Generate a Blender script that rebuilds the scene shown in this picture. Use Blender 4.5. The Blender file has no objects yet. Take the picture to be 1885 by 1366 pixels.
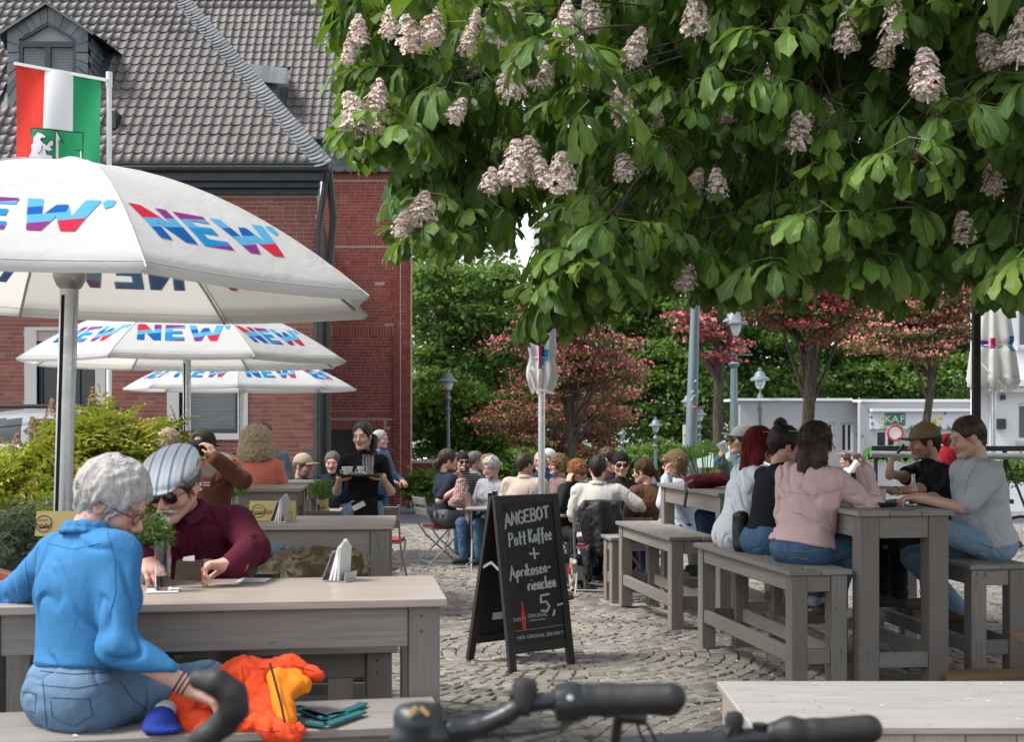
import bpy, bmesh, math, random
import numpy as np
from mathutils import Vector, Matrix, Euler
import openvdb as vdb
R = math.radians
S = bpy.context.scene
rng = np.random.default_rng(7)
random.seed(7)
# ------------------------------------------------------------------ camera, sky, sun
F = 2400.0            # focal length in photograph pixels (1885 wide)
CX, HY, HC = 942.5, 770.0, 1.65
cam = bpy.data.cameras.new('camera'); camo = bpy.data.objects.new('camera', cam)
S.collection.objects.link(camo); S.camera = camo
camo.location = (0, 0, HC); camo.rotation_euler = (R(90), 0, 0)
cam.sensor_width = 36; cam.lens = 36*F/1885; cam.shift_y = (HY-683)/1885
cam.clip_start = .05; cam.clip_end = 600
cam.dof.use_dof = True; cam.dof.focus_distance = 8.6; cam.dof.aperture_fstop = 6.3
W = bpy.data.worlds.new('World'); S.world = W; W.use_nodes = True
SUN_EL, SUN_AZ = 52, -62          # degrees: elevation; azimuth from +Y towards +X (the sun stands to the left)
nt = W.node_tree; bg = nt.nodes['Background']
sky = nt.nodes.new('ShaderNodeTexSky'); sky.sky_type = 'NISHITA'; sky.sun_disc = False
sky.sun_elevation = R(SUN_EL); sky.sun_rotation = R(SUN_AZ); sky.air_density = 1.0; sky.dust_density = 1.0; sky.ozone_density = 1.0
hs = nt.nodes.new('ShaderNodeHueSaturation'); hs.inputs['Saturation'].default_value = .28
nt.links.new(sky.outputs[0], hs.inputs['Color']); nt.links.new(hs.outputs[0], bg.inputs[0]); bg.inputs[1].default_value = .15
sl = bpy.data.lights.new('sun', 'SUN'); sl.energy = 2.5; sl.angle = R(16); sl.color = (1, .955, .88)
so = bpy.data.objects.new('sun', sl); S.collection.objects.link(so)
_az = R(SUN_AZ); _d = Vector((math.sin(_az)*math.cos(R(SUN_EL)), math.cos(_az)*math.cos(R(SUN_EL)), math.sin(R(SUN_EL))))
_d = Vector((_d.x, -abs(_d.y)*.35, _d.z)); so.rotation_euler = _d.to_track_quat('Z', 'Y').to_euler()
sky.sun_rotation = math.atan2(_d.x, _d.y)
S.view_settings.view_transform = 'Standard'; S.view_settings.look = 'None'; S.view_settings.gamma = 1
S.view_settings.use_curve_mapping = False; S.view_settings.exposure = 0.98
S.render.engine = 'CYCLES'; S.cycles.use_denoising = True
S.cycles.max_bounces = 6; S.cycles.diffuse_bounces = 3; S.cycles.glossy_bounces = 3; S.cycles.transmission_bounces = 5; S.cycles.transparent_max_bounces = 8
S.cycles.caustics_reflective = False; S.cycles.caustics_refractive = False

# ------------------------------------------------------------------ helpers
def P(px, py, D):
    """point of the place seen at photograph pixel (px,py), D metres away"""
    return Vector(((px-CX)/F*D, D, HC-(py-HY)/F*D))
def X(px, D): return (px-CX)/F*D
def Z(py, D): return HC-(py-HY)/F*D
def gz(y): return 0.0 if y < 10 else -.027*(y-10)     # the square falls gently away from the camera
COL = S.collection
def tag(o, label=None, cat=None, group=None, kind=None):
    if label: o['label'] = label
    if cat: o['category'] = cat
    if group: o['group'] = group
    if kind: o['kind'] = kind
    return o
def thing(name, label, cat, loc=(0, 0, 0), group=None, rz=0):
    o = bpy.data.objects.new(name, None); o.empty_display_size = .1
    COL.objects.link(o); o.location = loc; o.rotation_euler = (0, 0, rz)
    return tag(o, label, cat, group)
def worldloc(p):
    v = Vector((0, 0, 0))
    while p is not None: v = v+Vector(p.location); p = p.parent
    return v
def mk(name, V, Fc, mats, parent=None, smooth=False, midx=None, local=False, kind=None, label=None):
    V = np.asarray(V, dtype=np.float32).reshape(-1, 3)
    if parent is not None and not local: V = V-np.array(worldloc(parent), dtype=np.float32)
    me = bpy.data.meshes.new(name)
    if isinstance(Fc, np.ndarray):
        n = len(Fc); k = Fc.shape[1]
        me.vertices.add(len(V)); me.vertices.foreach_set('co', V.ravel())
        me.loops.add(n*k); me.loops.foreach_set('vertex_index', Fc.astype(np.int32).ravel())
        me.polygons.add(n); me.polygons.foreach_set('loop_start', np.arange(0, n*k, k, dtype=np.int32))
        me.update(calc_edges=True)
        if not smooth: me.polygons.foreach_set('use_smooth', np.zeros(n, dtype=bool))
    else:
        me.from_pydata([tuple(v) for v in V.tolist()], [], Fc)
    if not isinstance(mats, (list, tuple)): mats = [mats]
    for m in mats: me.materials.append(m)
    if midx is not None: me.polygons.foreach_set('material_index', np.asarray(midx, dtype=np.int32))
    if smooth: me.polygons.foreach_set('use_smooth', np.ones(len(me.polygons), dtype=bool))
    me.validate()
    o = bpy.data.objects.new(name, me); COL.objects.link(o)
    if parent is not None: o.parent = parent
    if kind: o['kind'] = kind
    if label: o['label'] = label
    return o
def inst(name, me, parent=None, loc=(0, 0, 0), rot=None, scale=None):
    o = bpy.data.objects.new(name, me); COL.objects.link(o); o.parent = parent
    o.location = loc
    if rot is not None: o.rotation_euler = rot
    if scale is not None: o.scale = scale
    return o
def copy_tree(o, parent=None):
    c = o.copy(); COL.objects.link(c); c.parent = parent
    for ch in list(o.children): copy_tree(ch, c)
    return c
def basis(d, up=(0, 0, 1)):
    d = Vector(d).normalized(); u = Vector(up)
    if abs(d.dot(u)) > .99: u = Vector((0, 1, 0))
    s = d.cross(u).normalized(); return d, s, s.cross(d).normalized()
class MB:
    """collects solids into one mesh"""
    def __init__(s): s.V = []; s.F = []; s.M = []; s.m = 0
    def add(s, V, Fc):
        b = len(s.V); s.V += [tuple(v) for v in V]; s.F += [tuple(i+b for i in f) for f in Fc]; s.M += [s.m]*len(Fc); return s
    def box(s, x0, x1, y0, y1, z0, z1):
        return s.add([(x0,y0,z0),(x1,y0,z0),(x1,y1,z0),(x0,y1,z0),(x0,y0,z1),(x1,y0,z1),(x1,y1,z1),(x0,y1,z1)],
                     [(0,3,2,1),(4,5,6,7),(0,1,5,4),(1,2,6,5),(2,3,7,6),(3,0,4,7)])
    def beam(s, p, q, w, h, up=(0, 0, 1), bev=0):
        """bar from p to q, w across (side), h along up"""
        p = Vector(p); q = Vector(q); d, sd, u = basis(q-p, up)
        if bev:
            b = bev; prof = [(-w/2+b, -h/2), (w/2-b, -h/2), (w/2, -h/2+b), (w/2, h/2-b), (w/2-b, h/2), (-w/2+b, h/2), (-w/2, h/2-b), (-w/2, -h/2+b)]
        else: prof = [(-w/2, -h/2), (w/2, -h/2), (w/2, h/2), (-w/2, h/2)]
        n = len(prof); V = [p+sd*a+u*c for a, c in prof]+[q+sd*a+u*c for a, c in prof]
        Fc = [(i, (i+1) % n, n+(i+1) % n, n+i) for i in range(n)]+[tuple(range(n-1, -1, -1)), tuple(range(n, 2*n))]
        return s.add(V, Fc)
    def tube(s, pts, r, seg=8, cap=True):
        pts = [Vector(p) for p in pts]; n = len(pts); rs = r if isinstance(r, (list, tuple)) else [r]*n
        V = []; Fc = []; prev = None
        for i, p in enumerate(pts):
            d = (pts[min(i+1, n-1)]-pts[max(i-1, 0)])
            if d.length < 1e-9: d = Vector((0, 0, 1))
            d.normalize()
            if prev is None: _, a, b = basis(d)
            else:
                a = prev-d*prev.dot(d)
                if a.length < 1e-6: _, a, b = basis(d)
                a.normalize(); b = a.cross(d)
            prev = a
            for k in range(seg):
                t = 2*math.pi*k/seg; V.append(p+(a*math.cos(t)+b*math.sin(t))*rs[i])
        for i in range(n-1):
            for k in range(seg):
                k2 = (k+1) % seg; Fc.append((i*seg+k, i*seg+k2, (i+1)*seg+k2, (i+1)*seg+k))
        if cap: Fc += [tuple(range(seg-1, -1, -1)), tuple((n-1)*seg+k for k in range(seg))]
        return s.add(V, Fc)
    def lathe(s, c, prof, seg=16, axis=(0, 0, 1)):
        """prof: list of (radius, height)"""
        c = Vector(c); d, a, b = basis(axis); V = []; Fc = []; n = len(prof)
        for r, h in prof:
            for k in range(seg):
                t = 2*math.pi*k/seg; V.append(c+d*h+(a*math.cos(t)+b*math.sin(t))*r)
        for i in range(n-1):
            for k in range(seg):
                k2 = (k+1) % seg; Fc.append((i*seg+k, i*seg+k2, (i+1)*seg+k2, (i+1)*seg+k))
        Fc += [tuple(range(seg)), tuple((n-1)*seg+k for k in range(seg-1, -1, -1))]
        return s.add(V, Fc)
    def prism(s, poly, o, ax, ay, t):
        """poly in the plane o+ax*u+ay*v, thickness vector t"""
        o = Vector(o); ax = Vector(ax); ay = Vector(ay); t = Vector(t); n = len(poly)
        V = [o+ax*u+ay*v for u, v in poly]+[o+ax*u+ay*v+t for u, v in poly]
        return s.add(V, [(i, (i+1) % n, n+(i+1) % n, n+i) for i in range(n)]+[tuple(range(n-1, -1, -1)), tuple(range(n, 2*n))])
    def build(s, name, mats, parent=None, smooth=False, local=False, kind=None, label=None, fix=True):
        o = mk(name, s.V, s.F, mats, parent, False, s.M, local, kind, label)
        if fix:
            bm = bmesh.new(); bm.from_mesh(o.data); bmesh.ops.recalc_face_normals(bm, faces=bm.faces[:]); bm.to_mesh(o.data); bm.free()
        if smooth:
            o.data.polygons.foreach_set('use_smooth', np.ones(len(o.data.polygons), dtype=bool))
            try: o.data.set_sharp_from_angle(angle=R(40))
            except Exception: pass
        return o
def scatter(V, Fc, M):
    """template V (n,3), faces Fc (m,k), transforms M (t,3,4) -> merged arrays"""
    V = np.asarray(V, dtype=np.float32); Fc = np.asarray(Fc)
    out = np.einsum('tij,nj->tni', M[:, :, :3], V)+M[:, None, :, 3]
    f = (Fc[None]+(np.arange(len(M))*len(V))[:, None, None]).reshape(-1, Fc.shape[1])
    return out.reshape(-1, 3).astype(np.float32), f
def rotmats(ax, ay, az):
    cx, sx, cy, sy, cz, sz = np.cos(ax), np.sin(ax), np.cos(ay), np.sin(ay), np.cos(az), np.sin(az)
    o = np.zeros_like(cx); i = o+1
    Rx = np.stack([i, o, o, o, cx, -sx, o, sx, cx], -1).reshape(-1, 3, 3)
    Ry = np.stack([cy, o, sy, o, i, o, -sy, o, cy], -1).reshape(-1, 3, 3)
    Rz = np.stack([cz, -sz, o, sz, cz, o, o, o, i], -1).reshape(-1, 3, 3)
    return Rz @ Ry @ Rx
def vnoise(p, seed=0):
    """smooth value noise in [-1,1] for points p (n,3)"""
    r = np.random.default_rng(seed); L = r.random((32, 32, 32)).astype(np.float32)*2-1
    i = np.floor(p).astype(int); f = p-i; f = f*f*(3-2*f); i = i % 32; j = (i+1) % 32
    x0, y0, z0 = i.T; x1, y1, z1 = j.T; fx, fy, fz = f.T
    a = L[x0, y0, z0]*(1-fx)+L[x1, y0, z0]*fx; b = L[x0, y1, z0]*(1-fx)+L[x1, y1, z0]*fx
    c = L[x0, y0, z1]*(1-fx)+L[x1, y0, z1]*fx; d = L[x0, y1, z1]*(1-fx)+L[x1, y1, z1]*fx
    return (a*(1-fy)+b*fy)*(1-fz)+(c*(1-fy)+d*fy)*fz

# ------------------------------------------------------------------ materials
class NT:
    def __init__(s, name):
        s.m = bpy.data.materials.new(name); s.m.use_nodes = True; s.t = s.m.node_tree
        s.b = s.t.nodes['Principled BSDF']; s.out = s.t.nodes['Material Output']
    def n(s, typ, **kw):
        nd = s.t.nodes.new('ShaderNode'+typ)
        for k, v in kw.items():
            if hasattr(nd, k): setattr(nd, k, v)
            else: nd.inputs[k].default_value = v
        return nd
    def l(s, a, b): s.t.links.new(a, b)
    def coord(s, scale=(1, 1, 1), obj=True):
        tc = s.n('TexCoord'); mp = s.n('Mapping'); mp.inputs['Scale'].default_value = scale
        s.l(tc.outputs['Object' if obj else 'Generated'], mp.inputs[0]); return mp.outputs[0]
    def noise(s, vec, scale, detail=4, rough=.55, dist=0):
        nd = s.n('TexNoise'); nd.inputs['Scale'].default_value = scale; nd.inputs['Detail'].default_value = detail
        nd.inputs['Roughness'].default_value = rough; nd.inputs['Distortion'].default_value = dist
        if vec is not None: s.l(vec, nd.inputs['Vector'])
        return nd.outputs['Fac']
    def ramp(s, fac, stops, interp='LINEAR'):
        nd = s.n('ValToRGB'); nd.color_ramp.interpolation = interp; e = nd.color_ramp.elements
        while len(e) < len(stops): e.new(.5)
        for el, (p, c) in zip(e, stops): el.position = p; el.color = (*c, 1) if len(c) == 3 else c
        s.l(fac, nd.inputs[0]); return nd.outputs[0]
    def mix(s, fac, a, b, mode='MIX'):
        nd = s.n('Mix', data_type='RGBA', blend_type=mode)
        for sock, v in ((nd.inputs[0], fac), (nd.inputs[6], a), (nd.inputs[7], b)):
            if isinstance(v, (int, float)): sock.default_value = v
            elif isinstance(v, (tuple, list)): sock.default_value = (*v, 1) if len(v) == 3 else v
            else: s.l(v, sock)
        return nd.outputs[2]
    def math(s, op, a, b=None):
        nd = s.n('Math', operation=op)
        for sock, v in ((nd.inputs[0], a), (nd.inputs[1], b)):
            if v is None: continue
            if isinstance(v, (int, float)): sock.default_value = v
            else: s.l(v, sock)
        return nd.outputs[0]
    def rand(s):
        g = s.n('NewGeometry'); o = s.n('ObjectInfo')
        return s.math('FRACT', s.math('ADD', g.outputs['Random Per Island'], o.outputs['Random']))
    def bump(s, h, strength=.3, dist=.01):
        nd = s.n('Bump'); nd.inputs['Strength'].default_value = strength; nd.inputs['Distance'].default_value = dist
        s.l(h, nd.inputs['Height']); s.l(nd.outputs[0], s.b.inputs['Normal'])
    def set(s, col=None, rough=None, metal=None, spec=None, **kw):
        if col is not None:
            if isinstance(col, (tuple, list)): s.b.inputs['Base Color'].default_value = (*col, 1)
            else: s.l(col, s.b.inputs['Base Color'])
        if rough is not None:
            if isinstance(rough, (int, float)): s.b.inputs['Roughness'].default_value = rough
            else: s.l(rough, s.b.inputs['Roughness'])
        if metal is not None: s.b.inputs['Metallic'].default_value = metal
        if spec is not None: s.b.inputs['Specular IOR Level'].default_value = spec
        for k, v in kw.items(): s.b.inputs[k].default_value = v
        return s.m
def plain(name, c, rough=.6, metal=0, var=.12, scale=14, bump=.08, spec=.5):
    t = NT(name); v = t.coord(); n = t.noise(v, scale, 5)
    col = t.mix(n, tuple(x*(1-var) for x in c), tuple(min(1, x*(1+var)) for x in c))
    if bump: t.bump(n, bump, .01)
    return t.set(col, t.ramp(t.noise(v, scale*.6, 3), [(.3, (max(.02, rough-.1),)*3), (.7, (min(1, rough+.1),)*3)]), metal, spec)
def varied(name, stops, rough=.8, noise=.2, nscale=20, bump=.3, bdist=.01, scale=(1, 1, 1), spec=.4, interp='LINEAR'):
    """every piece its own shade (random per piece), with grain over it"""
    t = NT(name); v = t.coord(scale); n = t.noise(v, nscale, 6, .65); r = t.rand()
    col = t.ramp(r, stops, interp); col = t.mix(t.math('MULTIPLY', n, noise*2), col, (.03, .028, .025), 'MIX')
    t.bump(n, bump, bdist); return t.set(col, rough, 0, spec)
def wood(name, c1, c2, c3, rough=.6, gscale=1.0):
    """weathered boards: grain along the longest local direction is approximated per axis by stretched noise"""
    t = NT(name); tc = t.n('TexCoord'); mp = t.n('Mapping'); t.l(tc.outputs['UV'], mp.inputs[0])
    mp.inputs['Scale'].default_value = (1.2, 30*gscale, 1)
    n1 = t.noise(mp.outputs[0], 3.0, 6, .6, .6)
    mp2 = t.n('Mapping'); t.l(tc.outputs['UV'], mp2.inputs[0]); mp2.inputs['Scale'].default_value = (2, 6, 1)
    n2 = t.noise(mp2.outputs[0], 2.2, 4); r = t.rand()
    col = t.ramp(n1, [(.25, c1), (.5, c2), (.75, c3)])
    col = t.mix(t.math('MULTIPLY', r, .75), col, tuple(x*.78 for x in c1)); col = t.mix(t.ramp(n2, [(.45, (0,)*3), (.75, (.55,)*3)]), col, tuple(x*.72 for x in c2))
    vo = t.n('TexVoronoi'); mp3 = t.n('Mapping'); mp3.inputs['Scale'].default_value = (2.6, 9, 1); t.l(tc.outputs['UV'], mp3.inputs[0]); t.l(mp3.outputs[0], vo.inputs['Vector']); vo.inputs['Scale'].default_value = 1.3
    col = t.mix(t.ramp(vo.outputs['Distance'], [(.03, (.75,)*3), (.075, (0,)*3)]), col, tuple(x*.35 for x in c1))
    t.bump(n1, .35, .004); return t.set(col, rough, 0, .35)
def glass(name, c=(1, 1, 1), rough=.02, ior=1.45):
    t = NT(name); return t.set(c, rough, **{'Transmission Weight': 1.0, 'IOR': ior})
def foliage(name, stops, rough=.5, trans=.25, spec=.4):
    t = NT(name); r = t.rand(); v = t.coord(); n = t.noise(v, 1.2, 3)
    col = t.ramp(t.math('FRACT', t.math('ADD', r, 0.0)), stops)
    col = t.mix(t.math('MULTIPLY', n, .5), col, tuple(x*.6 for x in stops[0][1]))
    t.set(col, rough, 0, spec)
    tr = t.n('BsdfTranslucent'); t.l(t.mix(.5, col, (.25, .4, .03)), tr.inputs[0]); mx = t.n('MixShader'); mx.inputs[0].default_value = trans
    t.l(t.b.outputs[0], mx.inputs[1]); t.l(tr.outputs[0], mx.inputs[2]); t.l(mx.outputs[0], t.out.inputs[0]); return t.m
def box_uv(o):
    """uv in metres, u along the longest side of each face's own piece direction"""
    me = o.data; n = len(me.loops); uv = me.uv_layers.new(name='UVMap') if not me.uv_layers else me.uv_layers[0]
    co = np.zeros(len(me.vertices)*3, dtype=np.float32); me.vertices.foreach_get('co', co); co = co.reshape(-1, 3)
    out = np.zeros((n, 2), dtype=np.float32)
    off = random.random()*10
    ext = co.max(0)-co.min(0); L = int(ext.argmax())
    ax3 = None
    for p in me.polygons:
        nm = np.abs(np.array(p.normal)); k = int(nm.argmax()); axs = [a for a in (0, 1, 2) if a != k]
        axs.sort(key=lambda a: -ext[a]); a, b = axs
        for li in p.loop_indices:
            c = co[me.loops[li].vertex_index]; out[li] = (c[a]+off, c[b]+off*1.7+k*3.1)
    uv.data.foreach_set('uv', out.ravel()); return o
M = {}
# ------------------------------------------------------------------ palette
M['stone'] = varied('sett_granite', [(0, (.235,.215,.19)), (.3, (.34,.31,.27)), (.6, (.285,.265,.245)), (.85, (.42,.38,.33)), (1, (.21,.195,.18))], .8, .3, 26, .5, .006)
M['stone_dark'] = varied('sett_basalt', [(0, (.145,.135,.122)), (.5, (.20,.185,.168)), (1, (.25,.23,.205))], .75, .3, 26, .5, .006)
M['sand'] = plain('joint_sand', (.085,.068,.053), .95, 0, .4, 30, .5)
M['asphalt'] = plain('asphalt', (.16,.165,.175), .9, 0, .25, 40, .3)
M['petal'] = varied('petal', [(0, (.62,.45,.40)), (.5, (.78,.62,.55)), (1, (.42,.27,.2))], .7, .1, 10, 0)
M['brick_a'] = varied('brick_red', [(0, (.235,.070,.052)), (.3, (.32,.105,.078)), (.55, (.27,.082,.066)), (.8, (.37,.14,.105)), (.93, (.215,.068,.064)), (1, (.18,.125,.12))], .8, .25, 60, .25, .004)
M['brick_b'] = varied('brick_wine', [(0, (.34,.066,.050)), (.35, (.41,.088,.064)), (.7, (.28,.056,.046)), (1, (.46,.115,.08))], .8, .2, 60, .25, .004)
M['mortar'] = plain('mortar', (.43,.345,.30), .95, 0, .15, 20, .2)
M['tile'] = varied('roof_tile', [(0, (.105,.094,.090)), (.3, (.155,.138,.132)), (.6, (.125,.114,.112)), (.85, (.19,.170,.160)), (1, (.095,.087,.087))], .55, .3, 22, .35, .006, spec=.5)
M['slate'] = varied('slate', [(0, (.10,.118,.135)), (.5, (.155,.175,.195)), (1, (.20,.22,.235))], .5, .25, 14, .3, .004, spec=.5)
M['frame_blue'] = plain('dark_blue_paint', (.025,.040,.055), .4, 0, .2, 20, .03)
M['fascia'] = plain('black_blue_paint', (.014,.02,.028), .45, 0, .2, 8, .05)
M['gutter'] = plain('aged_zinc', (.05,.058,.058), .5, .4, .3, 10, .05)
M['jamb'] = plain('pale_stone', (.50,.50,.49), .85, 0, .1, 40, .1)
M['blind'] = plain('white_blind', (.62,.64,.65), .6, 0, .05, 8, 0)
M['dark'] = plain('shade_black', (.010,.010,.012), .9, 0, .2, 8, 0)  # near-black colour standing for shade in interiors and the pole groove
t = NT('window_glass'); M['pane'] = t.set((.05,.07,.085), .03, 0, 1.0, **{'Alpha': .38, 'IOR': 1.6})
M['metal'] = plain('brushed_metal', (.55,.56,.57), .35, .85, .1, 30, .02)
M['white'] = plain('white_plastic', (.78,.78,.78), .5, 0, .04, 10, .02)
M['render_white'] = plain('white_render', (.74,.755,.78), .9, 0, .05, 25, .1)
M['render_grey'] = plain('grey_render', (.40,.405,.42), .9, 0, .07, 25, .12)

# ------------------------------------------------------------------ ground
def ground():
    ys = [-8, 0, 5, 10, 14, 18, 22, 25.4, 25.401, 40, 70, 120, 400]; xs = [-300, -60, -20, 0, 20, 60, 300]
    V = []; Fc = []; mi = []
    for y in ys:
        for x in xs: V.append((x, y, gz(y)-(.010 if y <= 25.4 else 0)))
    for i in range(len(ys)-1):
        for j in range(len(xs)-1):
            a = i*len(xs)+j; Fc.append((a, a+1, a+1+len(xs), a+len(xs))); mi.append(0 if ys[i] < 25.4 else 1)
    mk('ground', V, Fc, [M['sand'], M['asphalt']], midx=mi, kind='structure')
ground()
def setts():
    root = thing('cobblestone_paving', 'grey granite setts laid in arcs across the whole square', 'paving'); root['kind'] = 'structure'; del root['category']
    C = []
    for i in range(-6, 8):
        for j in range(0, 9): C.append((i*3.6+(1.8 if j % 2 else 0)+.4, 3+j*3.1))
    C = np.array(C); pts = []; s = .104
    for ci, c in enumerate(C):
        for r in np.arange(.06, 3.4, .098):
            n = max(1, int(2*math.pi*r/s)); th = np.arange(n)*2*math.pi/n+rng.random()*6
            th = th+rng.normal(0, .10/n*2, n)
            p = np.stack([c[0]+r*np.cos(th), c[1]+r*np.sin(th)], 1)
            d = np.linalg.norm(p[:, None]-C[None], axis=2); ok = d.argmin(1) == ci
            ok &= (p[:, 1] > 5) & (p[:, 1] < 25.4) & (np.abs(p[:, 0]) < .42*p[:, 1]+2.0)
            ring = (1.38 < r < 1.62) or r < .1
            for k in np.nonzero(ok)[0]: pts.append((p[k, 0], p[k, 1], th[k], 1.0 if (ring and rng.random() < .7) or rng.random() < .10 else 0, 2*math.pi*r/n))
    pts = np.array(pts); n = len(pts)
    a, b, c, h = .5, .5, .41, .05
    T = np.array([(-a,-b,-.3),(a,-b,-.3),(a,b,-.3),(-a,b,-.3),(-a,-b,.78),(a,-b,.78),(a,b,.78),(-a,b,.78),(-c,-c,1),(c,-c,1),(c,c,1),(-c,c,1)], dtype=np.float32)
    Q = np.array([(8,9,10,11),(4,5,9,8),(5,6,10,9),(6,7,11,10),(7,4,8,11),(0,1,5,4),(1,2,6,5),(2,3,7,6),(3,0,4,7)])
    def tmpl(m):
        V = np.repeat(T[None], m, 0).copy(); j = rng.normal(0, .055, (m, 4, 2)); V[:, 0:4, :2] += j; V[:, 4:8, :2] += j; V[:, 8:12, :2] += j*.8
        V[:, 8:12, 2] += rng.normal(0, .10, (m, 4)); return V
    vp = pts
    px = CX+vp[:, 0]/vp[:, 1]*F; py = HY+(HC-np.array([gz(y) for y in vp[:, 1]]))/vp[:, 1]*F
    vis = (px > 815) & (px < 1300) & (py < 1370); idx = np.nonzero(vis)[0]; idx = idx[np.argsort(vp[idx, 1])][:300]
    single = np.zeros(n, bool); single[idx] = True
    def xf(sel):
        q = pts[sel]; m = len(q); V = tmpl(m); w = .091+rng.normal(0, .004, m); l = np.minimum(q[:, 4]-.010, .108)
        V = V*np.stack([w*np.ones(m), l, np.full(m, .032)], 1)[:, None]
        co, si = np.cos(q[:, 2]), np.sin(q[:, 2])
        x = V[..., 0]*co[:, None]-V[..., 1]*si[:, None]+q[:, 0:1]; y = V[..., 0]*si[:, None]+V[..., 1]*co[:, None]+q[:, 1:2]
        z = V[..., 2]-.026+np.array([gz(v) for v in q[:, 1]])[:, None]+rng.normal(0, .0022, m)[:, None]
        return np.stack([x, y, z], -1)
    for nm, flag, mat in (('sett_field', 0, M['stone']), ('sett_band', 1, M['stone_dark'])):
        sel = np.nonzero((~single) & (pts[:, 3] == flag))[0]; V = xf(sel)
        f = (Q[None]+(np.arange(len(sel))*12)[:, None, None]).reshape(-1, 4)
        mk(nm, V.reshape(-1, 3), f, mat, root, kind='stuff')
    protos = []
    for k in range(12):
        V = tmpl(1)[0]*np.array([.091, .094, .032]); me = bpy.data.meshes.new('sett'); me.from_pydata(V.tolist(), [], Q.tolist())
        me.materials.append(M['stone'] if k < 8 else M['stone_dark']); protos.append(me)
    for i in idx:
        q = pts[i]; me = protos[rng.integers(8) if q[3] == 0 else 8+rng.integers(4)]
        inst('sett', me, root, (q[0], q[1], -.026+gz(q[1])), (0, 0, q[2]), (1, min(q[4]-.010, .108)/.094, 1))
    # fallen blossom
    m = 9000; y = 5+rng.random(m)**1.2*15; x = (rng.random(m)-.5)*(1.0*y+2)+.10*y
    keep = rng.random(m) < np.clip(.25+.5*(x+.5)/(1+.25*y), .06, 1); x, y = x[keep], y[keep]; m = len(x)
    A = rotmats(rng.normal(0, .5, m), rng.normal(0, .5, m), rng.random(m)*6.3)*(.005+.008*rng.random(m))[:, None, None]
    Mx = np.concatenate([A, np.stack([x, y, np.array([gz(v) for v in y])+.012], 1)[:, :, None]], 2)
    V, f = scatter([(-1,-.5,0),(0,-.8,.25),(1,-.3,0),(.8,.6,.2),(-.7,.6,.1)], np.array([[0,1,2,3]]), Mx)
    tag(mk('fallen_petals', V, f, M['petal']), 'pinkish chestnut petals strewn over the cobblestones', 'petals', kind='stuff')
setts()

# ------------------------------------------------------------------ brick walls
BL, BH, BD = .24, .071, .05
def brick_mesh(mat, l, h, d=BD):
    b = MB(); c = .006
    b.add([(-l/2,0,-h/2),(l/2,0,-h/2),(l/2,0,h/2),(-l/2,0,h/2),(-l/2,d,-h/2),(l/2,d,-h/2),(l/2,d,h/2),(-l/2,d,h/2)], [(0,1,2,3),(1,5,6,2),(0,3,7,4),(3,2,6,7),(0,4,5,1)])
    me = bpy.data.meshes.new('brick'); me.from_pydata(b.V, [], b.F); me.materials.append(mat); return me
def brick_wall(root, x0, x1, Y, z0, z1, mat, holes=(), windows=(), pitch=.083, proud=.007, limit=300, soldiers=(), skin=None, seed=1):
    """running bond with random headers on plane y=Y facing the camera; holes (x0,x1,z0,z1); the bricks seen at 'windows' (pixel boxes) become parts"""
    rg = np.random.default_rng(seed); h = pitch-.012; items = []
    k = 0; z = z0+pitch/2
    while z < z1:
        x = x0-rg.random()*.2
        while x < x1:
            l = .115 if rg.random() < .28 else .24
            items.append((x+l/2, z, l, h)); x += l+.011
        z += pitch; k += 1
    for (sx0, sx1, sz0, sz1) in soldiers:                # courses of upright bricks
        items = [t for t in items if not (sx0-.1 < t[0] < sx1+.1 and sz0-.02 < t[1] < sz1+.02)]
        x = sx0+.04
        while x < sx1-.03: items.append((x, (sz0+sz1)/2, .067, (sz1-sz0)-.012)); x += .078
    res = []
    for (cx, cz, l, hh) in items:
        a, b = max(cx-l/2, x0), min(cx+l/2, x1)
        for (hx0, hx1, hz0, hz1) in holes:
            if hz0-hh/2 < cz < hz1+hh/2:
                if a < hx0 < b and b <= hx1+.3: b = hx0
                elif a < hx1 < b: a = hx1
                elif a >= hx0 and b <= hx1: b = a
        if b-a > .03: res.append(((a+b)/2, cz, b-a, hh))
    # keep the individually built ones to what shows
    def shown(c):
        px = CX+c[0]/Y*F; py = HY+(HC-c[1])/Y*F
        return any(w[0] < px < w[2] and w[1] < py < w[3] for w in windows)
    vis = [c for c in res if shown(c)][:limit]; vs = set(map(id, vis)); rest = [c for c in res if id(c) not in vs]
    cache = {}
    wl = worldloc(root)
    for c in vis:
        key = (round(c[2], 2), round(c[3], 3))
        if key not in cache: cache[key] = brick_mesh(mat, key[0], key[1])
        inst('brick', cache[key], root, (c[0]-wl.x, Y-proud+rg.normal(0, .0015)-wl.y, c[1]-wl.z))
    if rest:
        A = np.array(rest); m = len(A)
        T = np.array([(-.5,0,-.5),(.5,0,-.5),(.5,0,.5),(-.5,0,.5),(-.5,BD,-.5),(.5,BD,-.5),(.5,BD,.5),(-.5,BD,.5)])
        V = np.repeat(T[None], m, 0); V[:, :, 0] = V[:, :, 0]*A[:, 2:3]+A[:, 0:1]; V[:, :, 2] = V[:, :, 2]*A[:, 3:4]+A[:, 1:2]; V[:, :, 1] += Y-proud+rg.normal(0, .0015, m)[:, None]
        f = (np.array([(0,1,2,3),(1,5,6,2),(0,3,7,4),(3,2,6,7),(0,4,5,1)])[None]+(np.arange(m)*8)[:, None, None]).reshape(-1, 4)
        mk('brickwork', V.reshape(-1, 3), f, mat, root, kind='stuff')
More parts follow.
